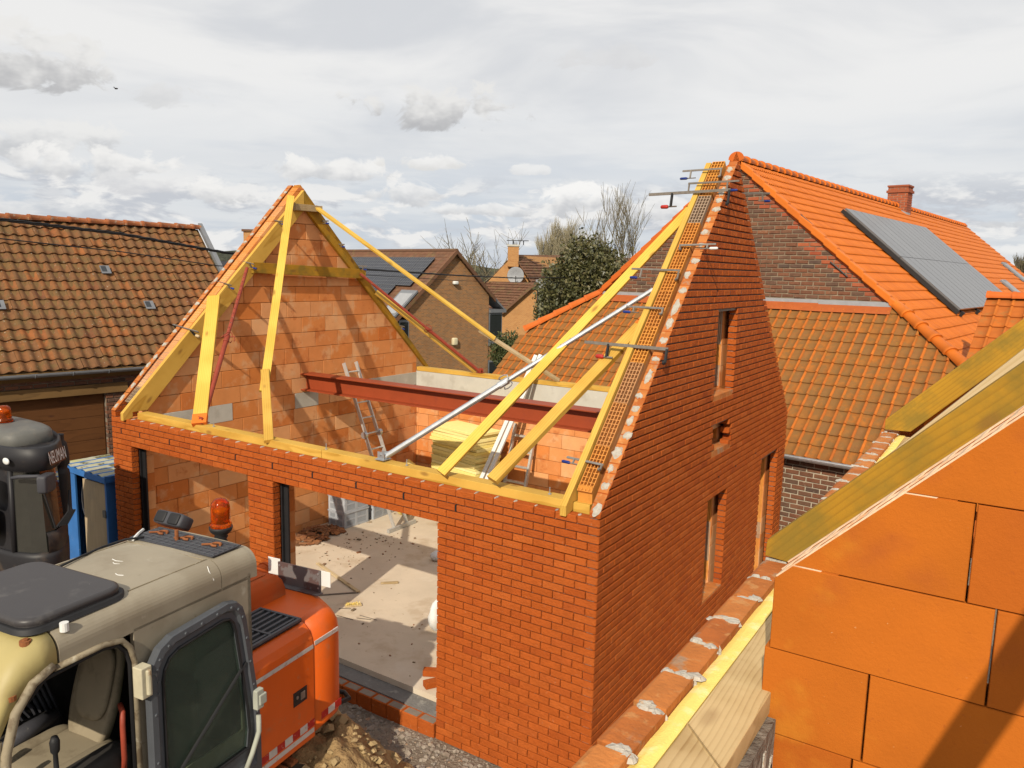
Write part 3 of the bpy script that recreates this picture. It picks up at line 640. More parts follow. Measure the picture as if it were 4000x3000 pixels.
# inner leaf: clay blocks
XL, YR, XR = .295, 5.95, 7.0
BL, BH = .5, .249
LI = T(XL, 0, 0) @ RZ(math.pi / 2)                   # left wall inner face looks to +x, u = y
RI = T(0, YR, 0)                                     # rear wall inner face looks to -y, u = x
ring = [(.29, 1.69, 2.34, 2.602), (4.55, 6.0, 2.42, 2.66), (2.9, 3.4, 2.352, 2.60), (3.0, 3.3, 2.62, 2.93)]
lb = coursed(.295, YR, .24, 5.9, BL, BH, .005, .006, 2.6 - 12 * BH, .12, .5, holes=ring[:3], clips=[(-SL, 1, 2.70), (SL, 1, 2.70 + SL * D_)], rowshift=lambda r: (r * .37) % 1 if r % 5 else .5)
rb = coursed(XL, XR, .24, 2.40, BL, BH, .005, .006, 2.6 - 12 * BH, .1, .5)
def proud(ps, M_): return [(p, M_ @ T(0, U(-.0022, .0018), 0)) for p in ps]
masonry(proud(lb, LI) + proud(rb, RI), house, 'block', 'clay_block', 'clay_blockwork', .14, 300, jit=.0012, ch=.004)
mb = MB()
# right inner leaf (seen at its jambs through the window openings) and the front inner leaf
ih = [(h[0] + .05, h[1] - .05, h[2] + (.0 if i == 3 else .06), h[3] - .02) for i, h in enumerate(gholes)]
ri = coursed(.295, YR, .24, 5.7, .5, BH, .003, .003, 2.6 - 12 * BH, .2, .5, holes=ih, clips=[(-SL, 1, 2.60), (SL, 1, 2.60 + SL * D_)])
RM = T(W_ - .15, 0, 0) @ RZ(math.pi / 2)
for p in ri:
    if area(p) < 5e-4: continue
    vs, fs = brick_geo(p, .14, .001, .002); mb.add([RM @ V(v) for v in vs], fs, R_())
for (a, b, z0, z1) in ((.16, 2 * B_ + .03, .24, 2.30), (13 * B_ - .02, 15 * B_ + .02, .24, 2.30), (26 * B_ - .02, W_ - .16, .24, 2.30), (.16, W_ - .16, 2.30, 2.60)):
    for p in coursed(a, b, z0, z1, .5, BH, .003, .003, 2.6 - 12 * BH): 
        vs, fs = brick_geo(p, .14, .001, .002); mb.add([T(0, .155, 0) @ V(v) for v in vs], fs, R_())
mb.build('inner_leaf', 'block', house, kind='stuff')
# ribbed block ends at the gable window jambs
mb = MB()
for (y0, y1, z0, z1) in ih:
    z0 = max(z0, .3)
    zz = z0
    while zz < z1 - .02:
        ze = min(zz + BH - .004, z1); c = R_()
        for i in range(7): mb.box(W_ - .288 + i * .0195, W_ - .288 + i * .0195 + .012, y1 - .012, y1 + .004, zz, ze, rnd=c)
        zz += BH
mb.build('block_rib', 'hollow', house, kind='stuff')
# concrete ring beam, pad stone
mb = MB(); mb.box(.155, XL + .004, .29, 1.69, 2.342, 2.602); mb.build('ring_beam', 'concrete', house, bevel=.004)
mb = MB(); mb.box(.155, XL + .004, 4.55, YR, 2.42, 2.668); mb.build('ring_beam', 'concrete', house, bevel=.004)
mb = MB(); mb.box(.157, W_ - .16, YR - .004, YR + .16, 2.40, 2.69); mb.build('ring_beam', 'concrete', house, bevel=.004)
mb = MB(); mb.box(.155, XL + .005, 2.9, 3.4, 2.352, 2.60); mb.build('pad_stone', 'concrete', house, bevel=.004)
# rear brick leaf
mb = MB(); mb.box(.02, W_ - .02, D_ - .1, D_ + .01, 0, 2.60); mb.build('rear_brickwork', 'brick', house)
# timber wall plates
plank('wall_plate', (.44, .185, 2.652), (3.9, .185, 2.652), .15, .085, (0, 0, 1), 'wood', house)
plank('wall_plate', (3.905, .185, 2.652), (7.16, .185, 2.652), .15, .085, (0, 0, 1), 'wood', house)
plank('wall_plate', (.30, 6.03, 2.732), (7.16, 6.03, 2.732), .15, .075, (0, 0, 1), 'wood', house)
def rafter(x0, x1, y0, z0, y1, z1, h, mat, name='rafter', vert=True):
    mb = MB(); s_ = (z1 - z0) / (y1 - y0); hv = h * math.sqrt(1 + s_ * s_)
    Ln = math.hypot(y1 - y0, z1 - z0); a = math.atan2(z1 - z0, y1 - y0)
    # local x along the rafter; vertical end cuts
    M_ = T(x0, y0, z0) @ RZ(math.pi / 2) @ Matrix.Rotation(-a, 4, 'Y'); Mi = M_.inverted()
    P = [(x0, y0, z0), (x0, y1, z1), (x0, y1, z1 - hv), (x0, y0 + .03, max(z0 - hv, 2.60 if y0 < 1 else z0 - hv))]
    if z1 < z0: P = [(x0, y0, z0), (x0, y1, z1), (x0, y1 - .03, max(z1 - hv, 2.70)), (x0, y0, z0 - hv)]
    foot = []
    if y0 < 1 and z1 > z0: P = [(x0, y0, z0), (x0, y1, z1), (x0, y1, z1 - hv), (x0, .26, z0 + s_ * (.26 - y0) - hv), (x0, .26, 2.70), (x0, .09, 2.70), (x0, .09, 2.63), (x0, y0, 2.60)] if (z0 + s_ * (.26 - y0) - hv) > 2.70 else [(x0, y0, z0), (x0, y1, z1), (x0, y1, z1 - hv), (x0, .30, 2.70), (x0, .09, 2.70), (x0, .09, 2.625), (x0, y0, 2.60)]
    mb.prism([Mi @ V(p) for p in P], Mi.to_3x3() @ V((x1 - x0, 0, 0)))
    return mb.build(name, mat, house, M=M_, bevel=.003)
rafter(.30, .36, -.045, 2.70, 3.105, 5.865, .22, 'wood')
rafter(.30, .36, 3.115, 5.865, 6.25, 2.76, .20, 'wood_green')
rafter(6.945, 7.005, -.03, 2.69, 3.10, 5.915, .20, 'wood')
rafter(6.945, 7.005, 3.105, 5.915, 6.25, 2.78, .20, 'wood_green')
plank('collar_tie', (.39, 2.05, 4.63), (.39, 4.43, 4.555), .16, .05, (1, 0, 0), 'wood_green', house)
plank('ridge_board', (.40, 2.86, 5.585), (.40, 3.42, 5.59), .10, .07, (1, 0, 0), 'wood_grey', house)
# hollow blocks sawn along the slope, cells open
def hollow_block(x0, x1, s0, s1, zb, parent, rnd_dark):
    mb = MB(); M_ = T(x0, 0, zb) @ Matrix.Rotation(math.atan(SL), 4, 'X'); w_ = x1 - x0; dp = .07; n = max(2, round((s1 - s0) / .046)); st = (s1 - s0) / n
    mb.box(0, w_, s0, s1, -.12, -dp)
    for i in range(5):
        x = i * (w_ - .008) / 4
        mb.box(x, x + .008, s0, s1, -dp, -U(0, .002))
    for j in range(n + 1):
        y = s0 + min(max(j * st, .004), s1 - s0 - .004)
        if 2 <= j % 7 <= 4 and n >= 6:
            mb.box(.008, w_ * .40, y - .0035, y + .0035, -dp, -.001 - U(0, .002)); mb.box(w_ * .60, w_ - .008, y - .0035, y + .0035, -dp, -.001 - U(0, .002))
        else: mb.box(.008, w_ - .008, y - .0035, y + .0035, -dp, -.001 - U(0, .002))
    return mb.build('hollow_block', 'hollow', parent, M=M_)
s = .18; Ls = 3.1 * math.sqrt(1 + SL * SL)
while s < Ls - .12:
    e = min(s + U(.3, .5), Ls); hollow_block(7.02, 7.16, s + .002, e - .002, 2.67, house, 0); s = e
s = .16
while s < Ls - .12:
    e = min(s + U(.3, .5), Ls); hollow_block(.15, .29, s + .002, e - .002, 2.705, house, 0); s = e
mb = MB(); mb.box(7.02, 7.158, .15, .20, 2.60, 2.84); mb.build('block_end', 'hollow', house)
# bolts through the wall plate
mb = MB()
for x in (1.95, 3.9, 4.75, 5.05, 6.72):
    mb.tube((x, .18, 2.69), (x, .18, 2.76), .006, n=6); mb.tube((x, .18, 2.695), (x, .18, 2.702), .016, n=8)
mb.build('bolt', 'galv', house, kind='stuff')
# cavity closers beside the garage openings
for x in (.445, 15 * B_ + .014):
    mb = MB(); mb.box(x, x + .085, .13, .152, .20, 2.27); mb.box(x, x + .02, .10, .13, .20, 2.27); mb.build('cavity_closer', 'dark', house)
# garage threshold: a row of bricks and a mortar bed
for (xa, xb) in ((2 * B_ + .02, 13 * B_ - .01), (15 * B_ + .02, 26 * B_ - .01)):
    x = xa
    while x < xb - .1:
        e = min(x + .212, xb)
        p = [(x + .003, -.03), (e - .003, -.03), (e - .003, .16), (x + .003, .16)]
        mb = MB(); vs, fs = brick_geo(p, .115, .003, .005); mb.add([T(0, -.012, 0) @ V(v) for v in vs], fs, R_()); mb.box(x + .02, e - .02, .0, .085, .158, .163, rnd=.3, mi=1)
        mb.build('sill_brick', ['brick', 'mortar'], house); x = e
    mb = MB(); mb.box(xa, xb, .106, .30, -.05, .175); mb.build('mortar_bed', 'bed', house)
floor = MB(); floor.box(.12, W_ - .12, .302, YR + .01, -.1, .24); fl = floor.build('floor', 'floor'); fl['kind'] = 'structure'
# steel beam
mb = MB(); bx0, bx1, by, bz = .16, 7.08, 3.15, 2.645
mb.box(bx0, bx1, by - .13, by + .13, bz, bz + .018); mb.box(bx0, bx1, by - .13, by + .13, bz + .262, bz + .28); mb.box(bx0 + .03, bx1, by - .006, by + .006, bz + .018, bz + .262)
sb = mb.build('steel_beam', 'steel_red', bevel=.003); tag(sb, 'rust red painted steel I-beam spanning between the two gable walls', 'steel beam')

# ================================================================== braces, props, clamps
def brace(label, p0, p1, w_, t, up, mat, bow=0.0, ends=(0, 0)):
    o = plank('brace_plank', p0, p1, w_, t, up, mat, None, bow=bow, ends=ends); return tag(o, label, 'plank')
b1 = brace('long yellow brace plank from the right gable to front plate, crossing the silver prop', (5.60, .04, 2.735), (6.915, 3.02, 5.50), .105, .035, (.15, -.85, .5), 'wood_bright')
b2 = brace('shorter thick brace plank with an orange sprayed end reaching the right gable', (6.20, .03, 2.77), (6.93, 1.70, 4.22), .125, .055, (-.05, -.75, .65), 'wood')
mb = MB(); Lb2 = (V((6.93, 1.70, 4.20)) - V((6.20, .03, 2.76))).length
mb.box(Lb2 / 2 - .13, Lb2 / 2 + .002, -.064, .064, -.029, .029); mb.build('sprayed_end', 'orange_spray', b2)
b3 = brace('short upright brace plank with orange sprayed foot leaning on the left gable rafter', (1.72, .14, 2.70), (.40, 1.36, 4.20), .17, .06, (.6, -.7, .35), 'wood_bright')
Lb3 = (V((1.72, .14, 2.70)) - V((.40, 1.36, 4.20))).length
mb = MB(); mb.box(-Lb3 / 2 - .002, -Lb3 / 2 + .15, -.087, .087, -.032, .032); mb.build('sprayed_end', 'orange_spray', b3)
b4 = brace('long bowed brace plank from the left gable peak down to the front wall', (2.0, .90, 3.05), (.40, 2.80, 5.74), .11, .035, (.7, -.6, .3), 'wood_bright', bow=.03)
b5 = brace('pale lower length of plank nailed under the bowed brace', (3.06, .10, 2.68), (1.86, 1.04, 3.30), .105, .035, (.6, -.6, .5), 'wood')
b6 = brace('thin plank sloping from the left gable peak to the rear wall, seen against the sky', (.40, 3.30, 5.62), (2.62, 5.25, 3.52), .09, .035, (.3, -.3, .9), 'wood_bright')
b7 = brace('brown lower length of the thin plank ending on the rear wall plate', (2.40, 5.10, 3.66), (3.46, 6.02, 2.79), .085, .045, (.3, -.3, .9), 'wood_grey')
b8 = brace('plank beside the red steel prop running down to the rear wall plate', (.40, 4.70, 4.24), (1.68, 6.02, 2.79), .10, .04, (.2, -.5, .85), 'wood')

def prop(label, p0, p1, rr, mat, split=.45):
    t = place('steel_prop', label, 'prop', p0); p0, p1 = V(p0), V(p1); d = p1 - p0; mid = p0 + d * split
    mb = MB(); mb.tube(p0, mid, rr, n=14); mb.build('outer_tube', mat, t, smooth=False)
    mb = MB(); mb.tube(mid, p1, rr * .8, n=14); it = mb.build('inner_tube', mat, t)
    u = d.normalized(); a = u.cross(V((0, 0, 1))).normalized(); b = a.cross(u)
    mb = MB()
    for i in range(1, 15):
        c = mid + d * (1 - split) * i / 15.5
        for sgn in (1, -1): mb.tube(c + b * sgn * rr * .74, c + b * sgn * rr * .84, .007, n=6)
    mb.build('pin_hole', 'dark', it, kind='stuff')
    mb = MB(); mb.tube(mid - u * .07, mid + u * .05, rr * 1.22, n=14)
    ring = [mid + u * (.02 + .05 * math.sin(2 * q)) + (a * math.cos(q) + b * math.sin(q)) * rr * 2.3 for q in [i * .45 for i in range(14)]]
    mb.path(ring, .006, 6); mb.path([mid + u * .03 + a * rr, mid + u * .03 + a * rr * 3.2, mid + a * rr * 3.6 - u * .05], .007, 6)
    mb.build('collar', mat, t)
    for c, s in ((p0, 1), (p1, -1)):
        mb = MB(); F_ = frame(c, c + V((.1, 0, 0)), (0, 0, 1) if s > 0 else (1, 0, 0)); F_.translation = c
        mb.box(-.06, .06, -.06, .06, -.012, -.004, M=F_); mb.box(-.045, .045, -.035, -.028, -.004, .07, M=F_); mb.box(-.045, .045, .028, .035, -.004, .07, M=F_)
        mb.tube(F_ @ V((0, -.05, .045)), F_ @ V((0, .05, .045)), .009, n=8)
        mb.build('end_plate', mat, t)
    return t
prop('galvanised telescopic prop leaning from the front wall plate up to the right gable', (4.72, .19, 2.72), (6.90, 1.86, 4.50), .031, 'galv', .45)
prop('red oxide steel prop leaning on the left gable rafter above the front wall plate', (1.70, .20, 2.72), (.43, 1.92, 4.62), .031, 'prop_red', .5)
prop('red oxide steel prop slanting to the rear wall plate', (1.78, 6.02, 2.79), (.43, 4.28, 4.56), .031, 'prop_red', .45)

def clampo(label, p0, p1, jaw, hang, handle, big=False):
    """F-clamp: bar p0-p1, two jaws along `hang`, a turned handle at the sliding jaw"""
    t = place('clamp', label, 'clamp', p0, 'screw clamps gripping the rafters'); p0, p1 = V(p0), V(p1); d = (p1 - p0).normalized(); h = V(hang).normalized(); k = 1.5 if big else 1.0
    mb = MB(); F_ = frame(p0, p1, h); n = (p1 - p0).length / 2; mb.box(-n, n, -.004 * k, .004 * k, -.010 * k, .010 * k, M=F_); mb.build('bar', 'bar_steel', t)
    mb = MB(); j0 = p1 - d * .012; mb.path([j0, j0 + h * jaw], .010 * k, 6); mb.path([j0 + h * jaw - d * .02, j0 + h * jaw + d * .0], .014 * k, 8); mb.build('fixed_jaw', 'black_metal' if big else 'bar_steel', t)
    j1 = p0 + (p1 - p0) * (.30 if big else .22)
    mb = MB(); mb.path([j1, j1 + h * jaw], .011 * k, 6); mb.build('sliding_jaw', 'black_metal' if big else 'bar_steel', t)
    mb = MB(); q = j1 + h * jaw; mb.path([q - d * .03, q + d * .07], .006 * k, 6); mb.build('spindle', 'bar_steel', t)
    mb = MB(); mb.path([q - d * .03, q - d * .045, q - d * .11, q - d * .12], [.010 * k, .015 * k, .014 * k, .008 * k], 10); mb.build('handle', handle, t, smooth=True)
def slopept(x, y, dz=0): return (x, y, 2.73 + SL * y + dz)
# right gable, from the foot up
clampo('blue-handled clamp near the foot of the right gable rafter', (6.80, .33, 3.02), (7.19, .27, 3.02), .05, (0, -.7, -.7), 'blue_plastic')
clampo('long black clamp with red handle across the thick sprayed plank', (6.45, 1.26, 3.97), (7.37, 1.17, 3.97), .13, (0, -.3, -1), 'red_plastic', True)
clampo('blue-handled clamp just above the sprayed plank end on the right gable', (6.74, 1.58, 4.33), (7.17, 1.51, 4.33), .06, (0, -.4, -.8), 'blue_plastic')
clampo('blue-handled clamp beside the head of the galvanised prop', (6.62, 1.93, 4.71), (7.18, 1.86, 4.70), .10, (0, -.4, -.8), 'blue_plastic')
clampo('dark clamp with pale grip set in a block slot high on the right gable', (7.45, 2.10, 4.97), (7.05, 2.14, 4.96), .05, (0, -.5, -.8), 'white')
clampo('long black clamp across the top of the right gable by the plank head', (6.42, 2.75, 5.55), (7.38, 2.67, 5.56), .15, (0, -.2, -1), 'red_plastic', True)
clampo('light steel clamp with blue handle outside the right gable peak', (7.44, 2.76, 5.66), (6.86, 2.80, 5.66), .10, (0, -.2, -1), 'blue_plastic')
clampo('blue-handled clamp at the very top of the right gable rafter', (6.72, 2.97, 5.82), (7.19, 2.93, 5.82), .09, (0, -.3, -1), 'blue_plastic')
clampo('white clamp with blue handle behind the right gable peak', (7.50, 3.74, 5.62), (7.05, 4.0, 5.66), .09, (0, .2, -1), 'blue_plastic')
# left gable
clampo('blue-handled clamp on the left gable rafter near its peak', (.52, 2.53, 5.33), (.05, 2.60, 5.38), .05, (0, .5, -.6), 'blue_plastic')
clampo('blue-handled clamp where collar tie meets the left gable front rafter', (.56, 1.94, 4.68), (.05, 1.99, 4.74), .08, (0, .4, -.6), 'blue_plastic')
clampo('blue-handled clamp midway down the left gable front rafter', (.52, 1.57, 4.37), (.05, 1.65, 4.42), .06, (0, .4, -.6), 'blue_plastic')
clampo('long brown clamp on the left gable rafter beside the short brace plank', (.60, .95, 3.73), (-.10, 1.03, 3.79), .10, (0, .5, -.6), 'wood_pale', True)
clampo('blue-handled clamp on the rear rafter of the left gable close to its peak', (.56, 3.43, 5.40), (.10, 3.55, 5.42), .04, (0, -.1, -1), 'blue_plastic')
clampo('blue-handled clamp on the rear rafter of the left gable above the collar tie', (.56, 3.78, 5.04), (.10, 3.93, 5.06), .04, (0, -.1, -1), 'blue_plastic')
clampo('white clamp with blue handle at the head of the rear red prop', (.60, 4.26, 4.69), (.10, 4.38, 4.70), .06, (0, -.1, -1), 'blue_plastic')
clampo('blue-handled clamp low on the rear rafter of the left gable', (.58, 5.27, 3.60), (.10, 5.5, 3.62), .05, (0, -.1, -1), 'blue_plastic')

# ================================================================== inside the shell
ld = place('ladder', 'folding aluminium ladder with a stabiliser foot leaning on the left block wall', 'ladder', (1.5, 4.1, .24))
t0, t1 = V((1.50, 4.12, .28)), V((.36, 4.08, 3.02))
for s in (-.165, .165):
    yo = V((0, s, 0)); mid = t0 + (t1 - t0) * .56
    mb = MB(); F_ = frame(t0 + yo, mid + yo, (1, 0, 0)); n = (mid - t0).length / 2; mb.box(-n, n, -.013, .013, -.03, .03, M=F_); mb.box(-n * .25, n * .55, -.0135, .0135, -.0305, .0305, mi=1, M=F_); mb.build('stile', ['alu', 'blue_paint' if s < 0 else 'alu'], ld)
    mb = MB(); F_ = frame(mid + yo * .9, t1 + yo * .9, (1, 0, 0)); n = (t1 - mid).length / 2; mb.box(-n, n, -.013, .013, -.03, .03, M=F_); mb.build('stile', 'alu', ld)
    mb = MB(); mb.tube(mid + yo * 1.1 - V((0, .03, 0)), mid + yo * 1.1 + V((0, .03, 0)), .06, n=14); mb.build('hinge', 'galv', ld)
for i in range(1, 11):
    c = t0 + (t1 - t0) * (i / 10.6)
    mb = MB(); mb.tube(c - V((0, .16, 0)), c + V((0, .16, 0)), .014, n=8); mb.build('rung', 'alu', ld)
mb = MB(); mb.box(-.35, .35, -.025, .025, -.03, .03, M=T(1.53, 4.12, .275) @ RZ(math.pi / 2)); mb.build('stabiliser', 'alu', ld)

st = place('insulation_stack', 'stack of pale yellow insulation boards standing on the floor before the rear wall', 'boards', (1.95, 5.36, .24))
z = .242; i = 0
while z < 1.86:
    h = U(.048, .062); mb = MB(); j = .006 if z < 1.25 else .025
    mb.box(-.60, .60, -.30, .30, 0, h - .004, rnd=R_(), M=T(1.95 + U(-j, j), 5.36 + U(-j, j), z) @ RZ(rad(-12 + U(-.6, .6) * (1 if z < 1.25 else 3))))
    mb.build('board', 'insul_board' if z > 1.02 else 'insul_wrap_shade', st, bevel=.003); z += h; i += 1
def lettering(name, body, size, mat, parent, M_, cond=1.0, world=True):
    """flat lettering turned into a mesh"""
    fc = bpy.data.curves.new(name, 'FONT'); fc.body = body; fc.size = size; fc.align_x = 'CENTER'; fc.align_y = 'CENTER'; fc.resolution_u = 3
    to = bpy.data.objects.new(name, fc); COL.objects.link(to); bpy.context.view_layer.update()
    me = bpy.data.meshes.new_from_object(to.evaluated_get(bpy.context.evaluated_depsgraph_get())); bpy.data.objects.remove(to)
    for v in me.vertices: v.co.x *= cond
    me.materials.clear(); me.materials.append(MT[mat]); me.name = name
    o = bpy.data.objects.new(name, me); COL.objects.link(o); attach(o, parent); o.matrix_basis = M_; return o
lettering('print', 'RECTICEL', .11, 'dark', st, T(1.95, 5.36, .98) @ RZ(rad(-12)) @ T(0, -.318, 0) @ Matrix.Rotation(math.pi / 2, 4, 'X'))

for k, (x0, x1) in enumerate(((2.62, 3.10), (2.74, 3.19))):
    mb = MB(); F_ = frame((x0 - .28, 4.7, .26), (x1, 5.84 + .02 * k, 3.22 + .03 * k), (0, -1, .3)); n = (V((x1, 5.84, 3.22)) - V((x0 - .28, 4.7, .26))).length / 2
    mb.box(-n, n, -.035, .035, -.022, .022, M=F_)
    o = mb.build('white_batten', 'white', bevel=.004); tag(o, ('white painted batten leaning on the rear wall, the left of the pair', 'white painted batten leaning on the rear wall, the right of the pair')[k].replace('left', 'lower').replace('right', 'higher'), 'batten', 'white battens')
sl = place('step_ladder', 'grey steel step ladder folded against the rear wall beside the white battens', 'ladder', (3.35, 5.6, .24))
for x in (2.62, 3.06):
    mb = MB(); F_ = frame((x, 5.45, .25), (x + .06, 5.88, 1.95), (0, -1, 0)); n = .88; mb.box(-n, n, -.02, .02, -.03, .03, M=F_); mb.build('stile', 'alu', sl)
for i in range(6):
    f = (i + .6) / 6.4; mb = MB(); mb.box(2.62 + .06 * f, 3.08 + .06 * f, 5.43 + .42 * f, 5.49 + .42 * f, .25 + 1.7 * f, .28 + 1.7 * f); mb.build('tread', 'alu', sl)

def crate(x, y, z, rz, label):
    t = thing('plastic_crate', label, 'crate', (x, y, z), rz, 'grey slatted crates'); w_, d_, h = .40, .54, .27
    mb = MB(); mb.box(-w_ / 2, w_ / 2, -d_ / 2, d_ / 2, 0, .015); mb.build('base', 'crate', t)
    for (ax, n_, ln) in (('x', 13, d_), ('x', 13, d_), ('y', 10, w_), ('y', 10, w_)): pass
    def side(M_, ln):
        mb = MB()
        mb.box(-ln / 2, ln / 2, -.006, .006, .0, .035, M=M_); mb.box(-ln / 2, ln / 2, -.006, .006, .125, .15, M=M_); mb.box(-ln / 2, ln / 2, -.006, .006, .225, h, M=M_); mb.box(-ln / 2 - .012, ln / 2 + .012, -.016, .002, h - .022, h, M=M_)
        for q in (-ln / 2, ln / 2 - .05, -.03): mb.box(q, q + .05, -.0065, .0055, .035, .225, M=M_)
        k = -ln / 2 + .06
        while k < ln / 2 - .06: mb.box(k, k + .009, -.005, .005, .035, .225, M=M_); k += .019
        mb.build('slatted_side', 'crate', t)
    side(T(0, -d_ / 2, 0), w_); side(T(0, d_ / 2, 0) @ RZ(math.pi), w_); side(T(w_ / 2, 0, 0) @ RZ(math.pi / 2), d_); side(T(-w_ / 2, 0, 0) @ RZ(-math.pi / 2), d_)
for i, nm in enumerate(('lowest grey slatted crate of the taller stack by the left wall', 'second grey slatted crate up in the taller stack', 'top grey slatted crate of the taller stack')):
    crate(.60, 3.78, .242 + i * .272, rad(-4 + i * 2), nm)
for i, nm in enumerate(('bottom grey slatted crate behind the taller stack', 'upper grey slatted crate behind the taller stack')):
    crate(.62, 4.42, .242 + i * .272, rad(2), nm)

mb = MB()
for i in range(230):
    a, r = U(0, 6.3), R_() ** .6; x = .62 + .33 * r * math.cos(a) + .05; y = 2.98 + .52 * r * math.sin(a); h = .16 * (1 - r) * U(.5, 1)
    if x < .32: x = .33 + U(0, .1)
    M_ = T(x, y, .25 + h) @ Matrix.Rotation(U(0, 6.3), 4, 'Z') @ Matrix.Rotation(U(-.6, .6), 4, 'X'); l = U(.02, .085)
    mb.box(-l, l, -l * U(.3, .7), l * .5, -.006, .008, rnd=R_(), M=M_)
rp = mb.build('rubble_heap', pmat('shards', [(0, (.30, .12, .05)), (.4, (.22, .10, .05)), (.7, (.38, .16, .06)), (1, (.16, .09, .05))], bd=0)); tag(rp, 'heap of broken clay block shards by the left wall', 'rubble'); rp['kind'] = 'stuff'
mb = MB()
for i in range(260):
    x, y = U(.4, 5.6), U(.4, 5.3); 
    if R_() < .45: x, y = U(.5, 2.2), U(2.2, 3.9)
    l = U(.004, .018) * (2 if R_() < .06 else 1); mb.box(-l, l, -l * .6, l * .5, 0, l * .5, rnd=R_(), M=T(x, y, .241) @ RZ(U(0, 6)))
lt = mb.build('litter', pmat('litter', [(0, (.3, .13, .06)), (.5, (.3, .22, .14)), (1, (.16, .12, .08))], bd=0), kind='stuff'); lt['label'] = 'small shards and crumbs strewn over the concrete floor'
o = plank('wooden_lath', (1.62, 2.12, .255), (2.85, 1.72, .26), .05, .02, (0, 0, 1), 'wood_pale'); tag(o, 'long wooden lath lying across the pillar shadow on the floor', 'lath')
o = plank('steel_rod', (2.85, 1.72, .252), (2.45, 1.30, .252), .02, .015, (0, 0, 1), 'bar_steel'); tag(o, 'dark rod meeting the long lath at an angle on the floor', 'rod')
o = plank('wood_offcut', (2.88, 2.13, .252), (3.06, 2.30, .252), .05, .02, (0, 0, 1), 'wood_grey'); tag(o, 'short brown wood offcut lying in the sunlit middle of the floor', 'offcut')
mb = MB(); M_ = T(3.09, 1.38, .243) @ RZ(rad(50)); mb.box(-.11, .11, -.035, .035, 0, .018, M=M_)
for i in range(60): mb.box(*(lambda a, b: (a, a + .006, b, b + .006))(U(-.1, .095), U(-.03, .025)), .018, .045, mi=1, M=M_)
o = mb.build('brush', ['wood_pale', 'insul'], bevel=.004); tag(o, 'small yellow scrubbing brush on the floor', 'brush')
for i in range(4):
    a = (U(2.9, 3.4), U(1.0, 1.35), .247); ag = U(.5, 1.2)
    o = plank('wire_offcut', a, (a[0] + .35 * math.cos(ag), a[1] - .1 + .2 * math.sin(ag), .247), .006, .006, (0, 0, 1), 'bar_steel', bevel=0); tag(o, 'thin wire offcut on the floor near the yellow brush', 'wire', 'wire offcuts')
def bag(name, c, r, label, mat):
    mb = MB(); rows = []
    for i in range(9):
        t = i / 8; q = math.sin(math.pi * min(t * .96 + .04, 1)) ** .5; row = []
        for k in range(14):
            a = 2 * math.pi * k / 14; d = V((math.cos(a), math.sin(a), t * 3)); f = 1 + .22 * noise.noise(d * 1.7 + V(c))
            row.append((c[0] + r[0] * q * f * math.cos(a), c[1] + r[1] * q * f * math.sin(a), c[2] + r[2] * t))
        rows.append(row)
    mb.grid(rows, close=True); mb.f.append(tuple(range(len(mb.v) - 14, len(mb.v)))); mb.r.append(0); mb.m.append(0)
    o = mb.build(name, mat, smooth=True); return tag(o, label, 'bag')
bag('plastic_bag', (4.42, 1.50, .235), (.08, .16, .42), 'white sack slumped on the floor inside the garage jamb', 'white')
bag('plastic_bag', (2.95, 3.32, .235), (.10, .12, .16), 'small white bag on the floor deep in the shell', 'white')
bag('plastic_bag', (1.05, 4.72, .235), (.16, .16, .3), 'crumpled yellow bag on the floor behind the ladder foot', 'insul')
bag('plastic_bag', (.62, 5.35, .235), (.22, .22, .85), 'tall yellow bag in the corner left of the insulation boards', 'insul')
for k, (x, y, z, a) in enumerate(((5.05, .62, .242, 30), (5.20, .45, .242, 60))):
    mb = MB(); mb.box(-.105, .105, -.05, .05, 0, .064, M=T(x, y, z) @ RZ(rad(a))); o = mb.build('loose_brick', 'brick', bevel=.004)
    tag(o, ('loose brick on the floor just inside the garage opening', 'loose brick half hidden behind the garage jamb')[k], 'brick')

# ================================================================== the near building
near = place('block_house', 'unfinished house of large orange clay blocks with treated rafters and a mortared brick ledge', 'house', (10.2, -2.5, 0))
YN = -3.5
nb = []
for (z0, left, joints) in ((2.883, 9.60, (10.05, 10.55, 11.05)), (3.132, 9.58, (9.80, 10.30, 10.8)), (3.381, 9.553, (9.822, 10.32, 10.82)), (3.630, 9.566, (10.082, 10.58, 11.08)), (3.879, 9.5, (10.018, 10.52, 11.02)), (4.128, 9.5, (10.30, 10.8, 11.3)), (4.377, 9.5, (10.1, 10.6, 11.1)), (4.626, 9.5, (10.3, 10.8, 11.3)), (4.875, 9.5, (10.5, 11.0, 11.3))):
    u = left
    for j in joints + (11.5,):
        p = clip([(u, z0 + .001), (j - .0025, z0 + .001), (j - .0025, z0 + .247), (u, z0 + .247)], -.99, 1, 3.837 - .99 * 9.571)
        if len(p) > 2: nb.append((p, T(0, YN + U(-.0015, .0015), 0)))
        u = j + .0025
masonry(nb, near, 'block_orange', 'clay_block', 'clay_blockwork', .138, 300, jit=.0006, ch=.002)
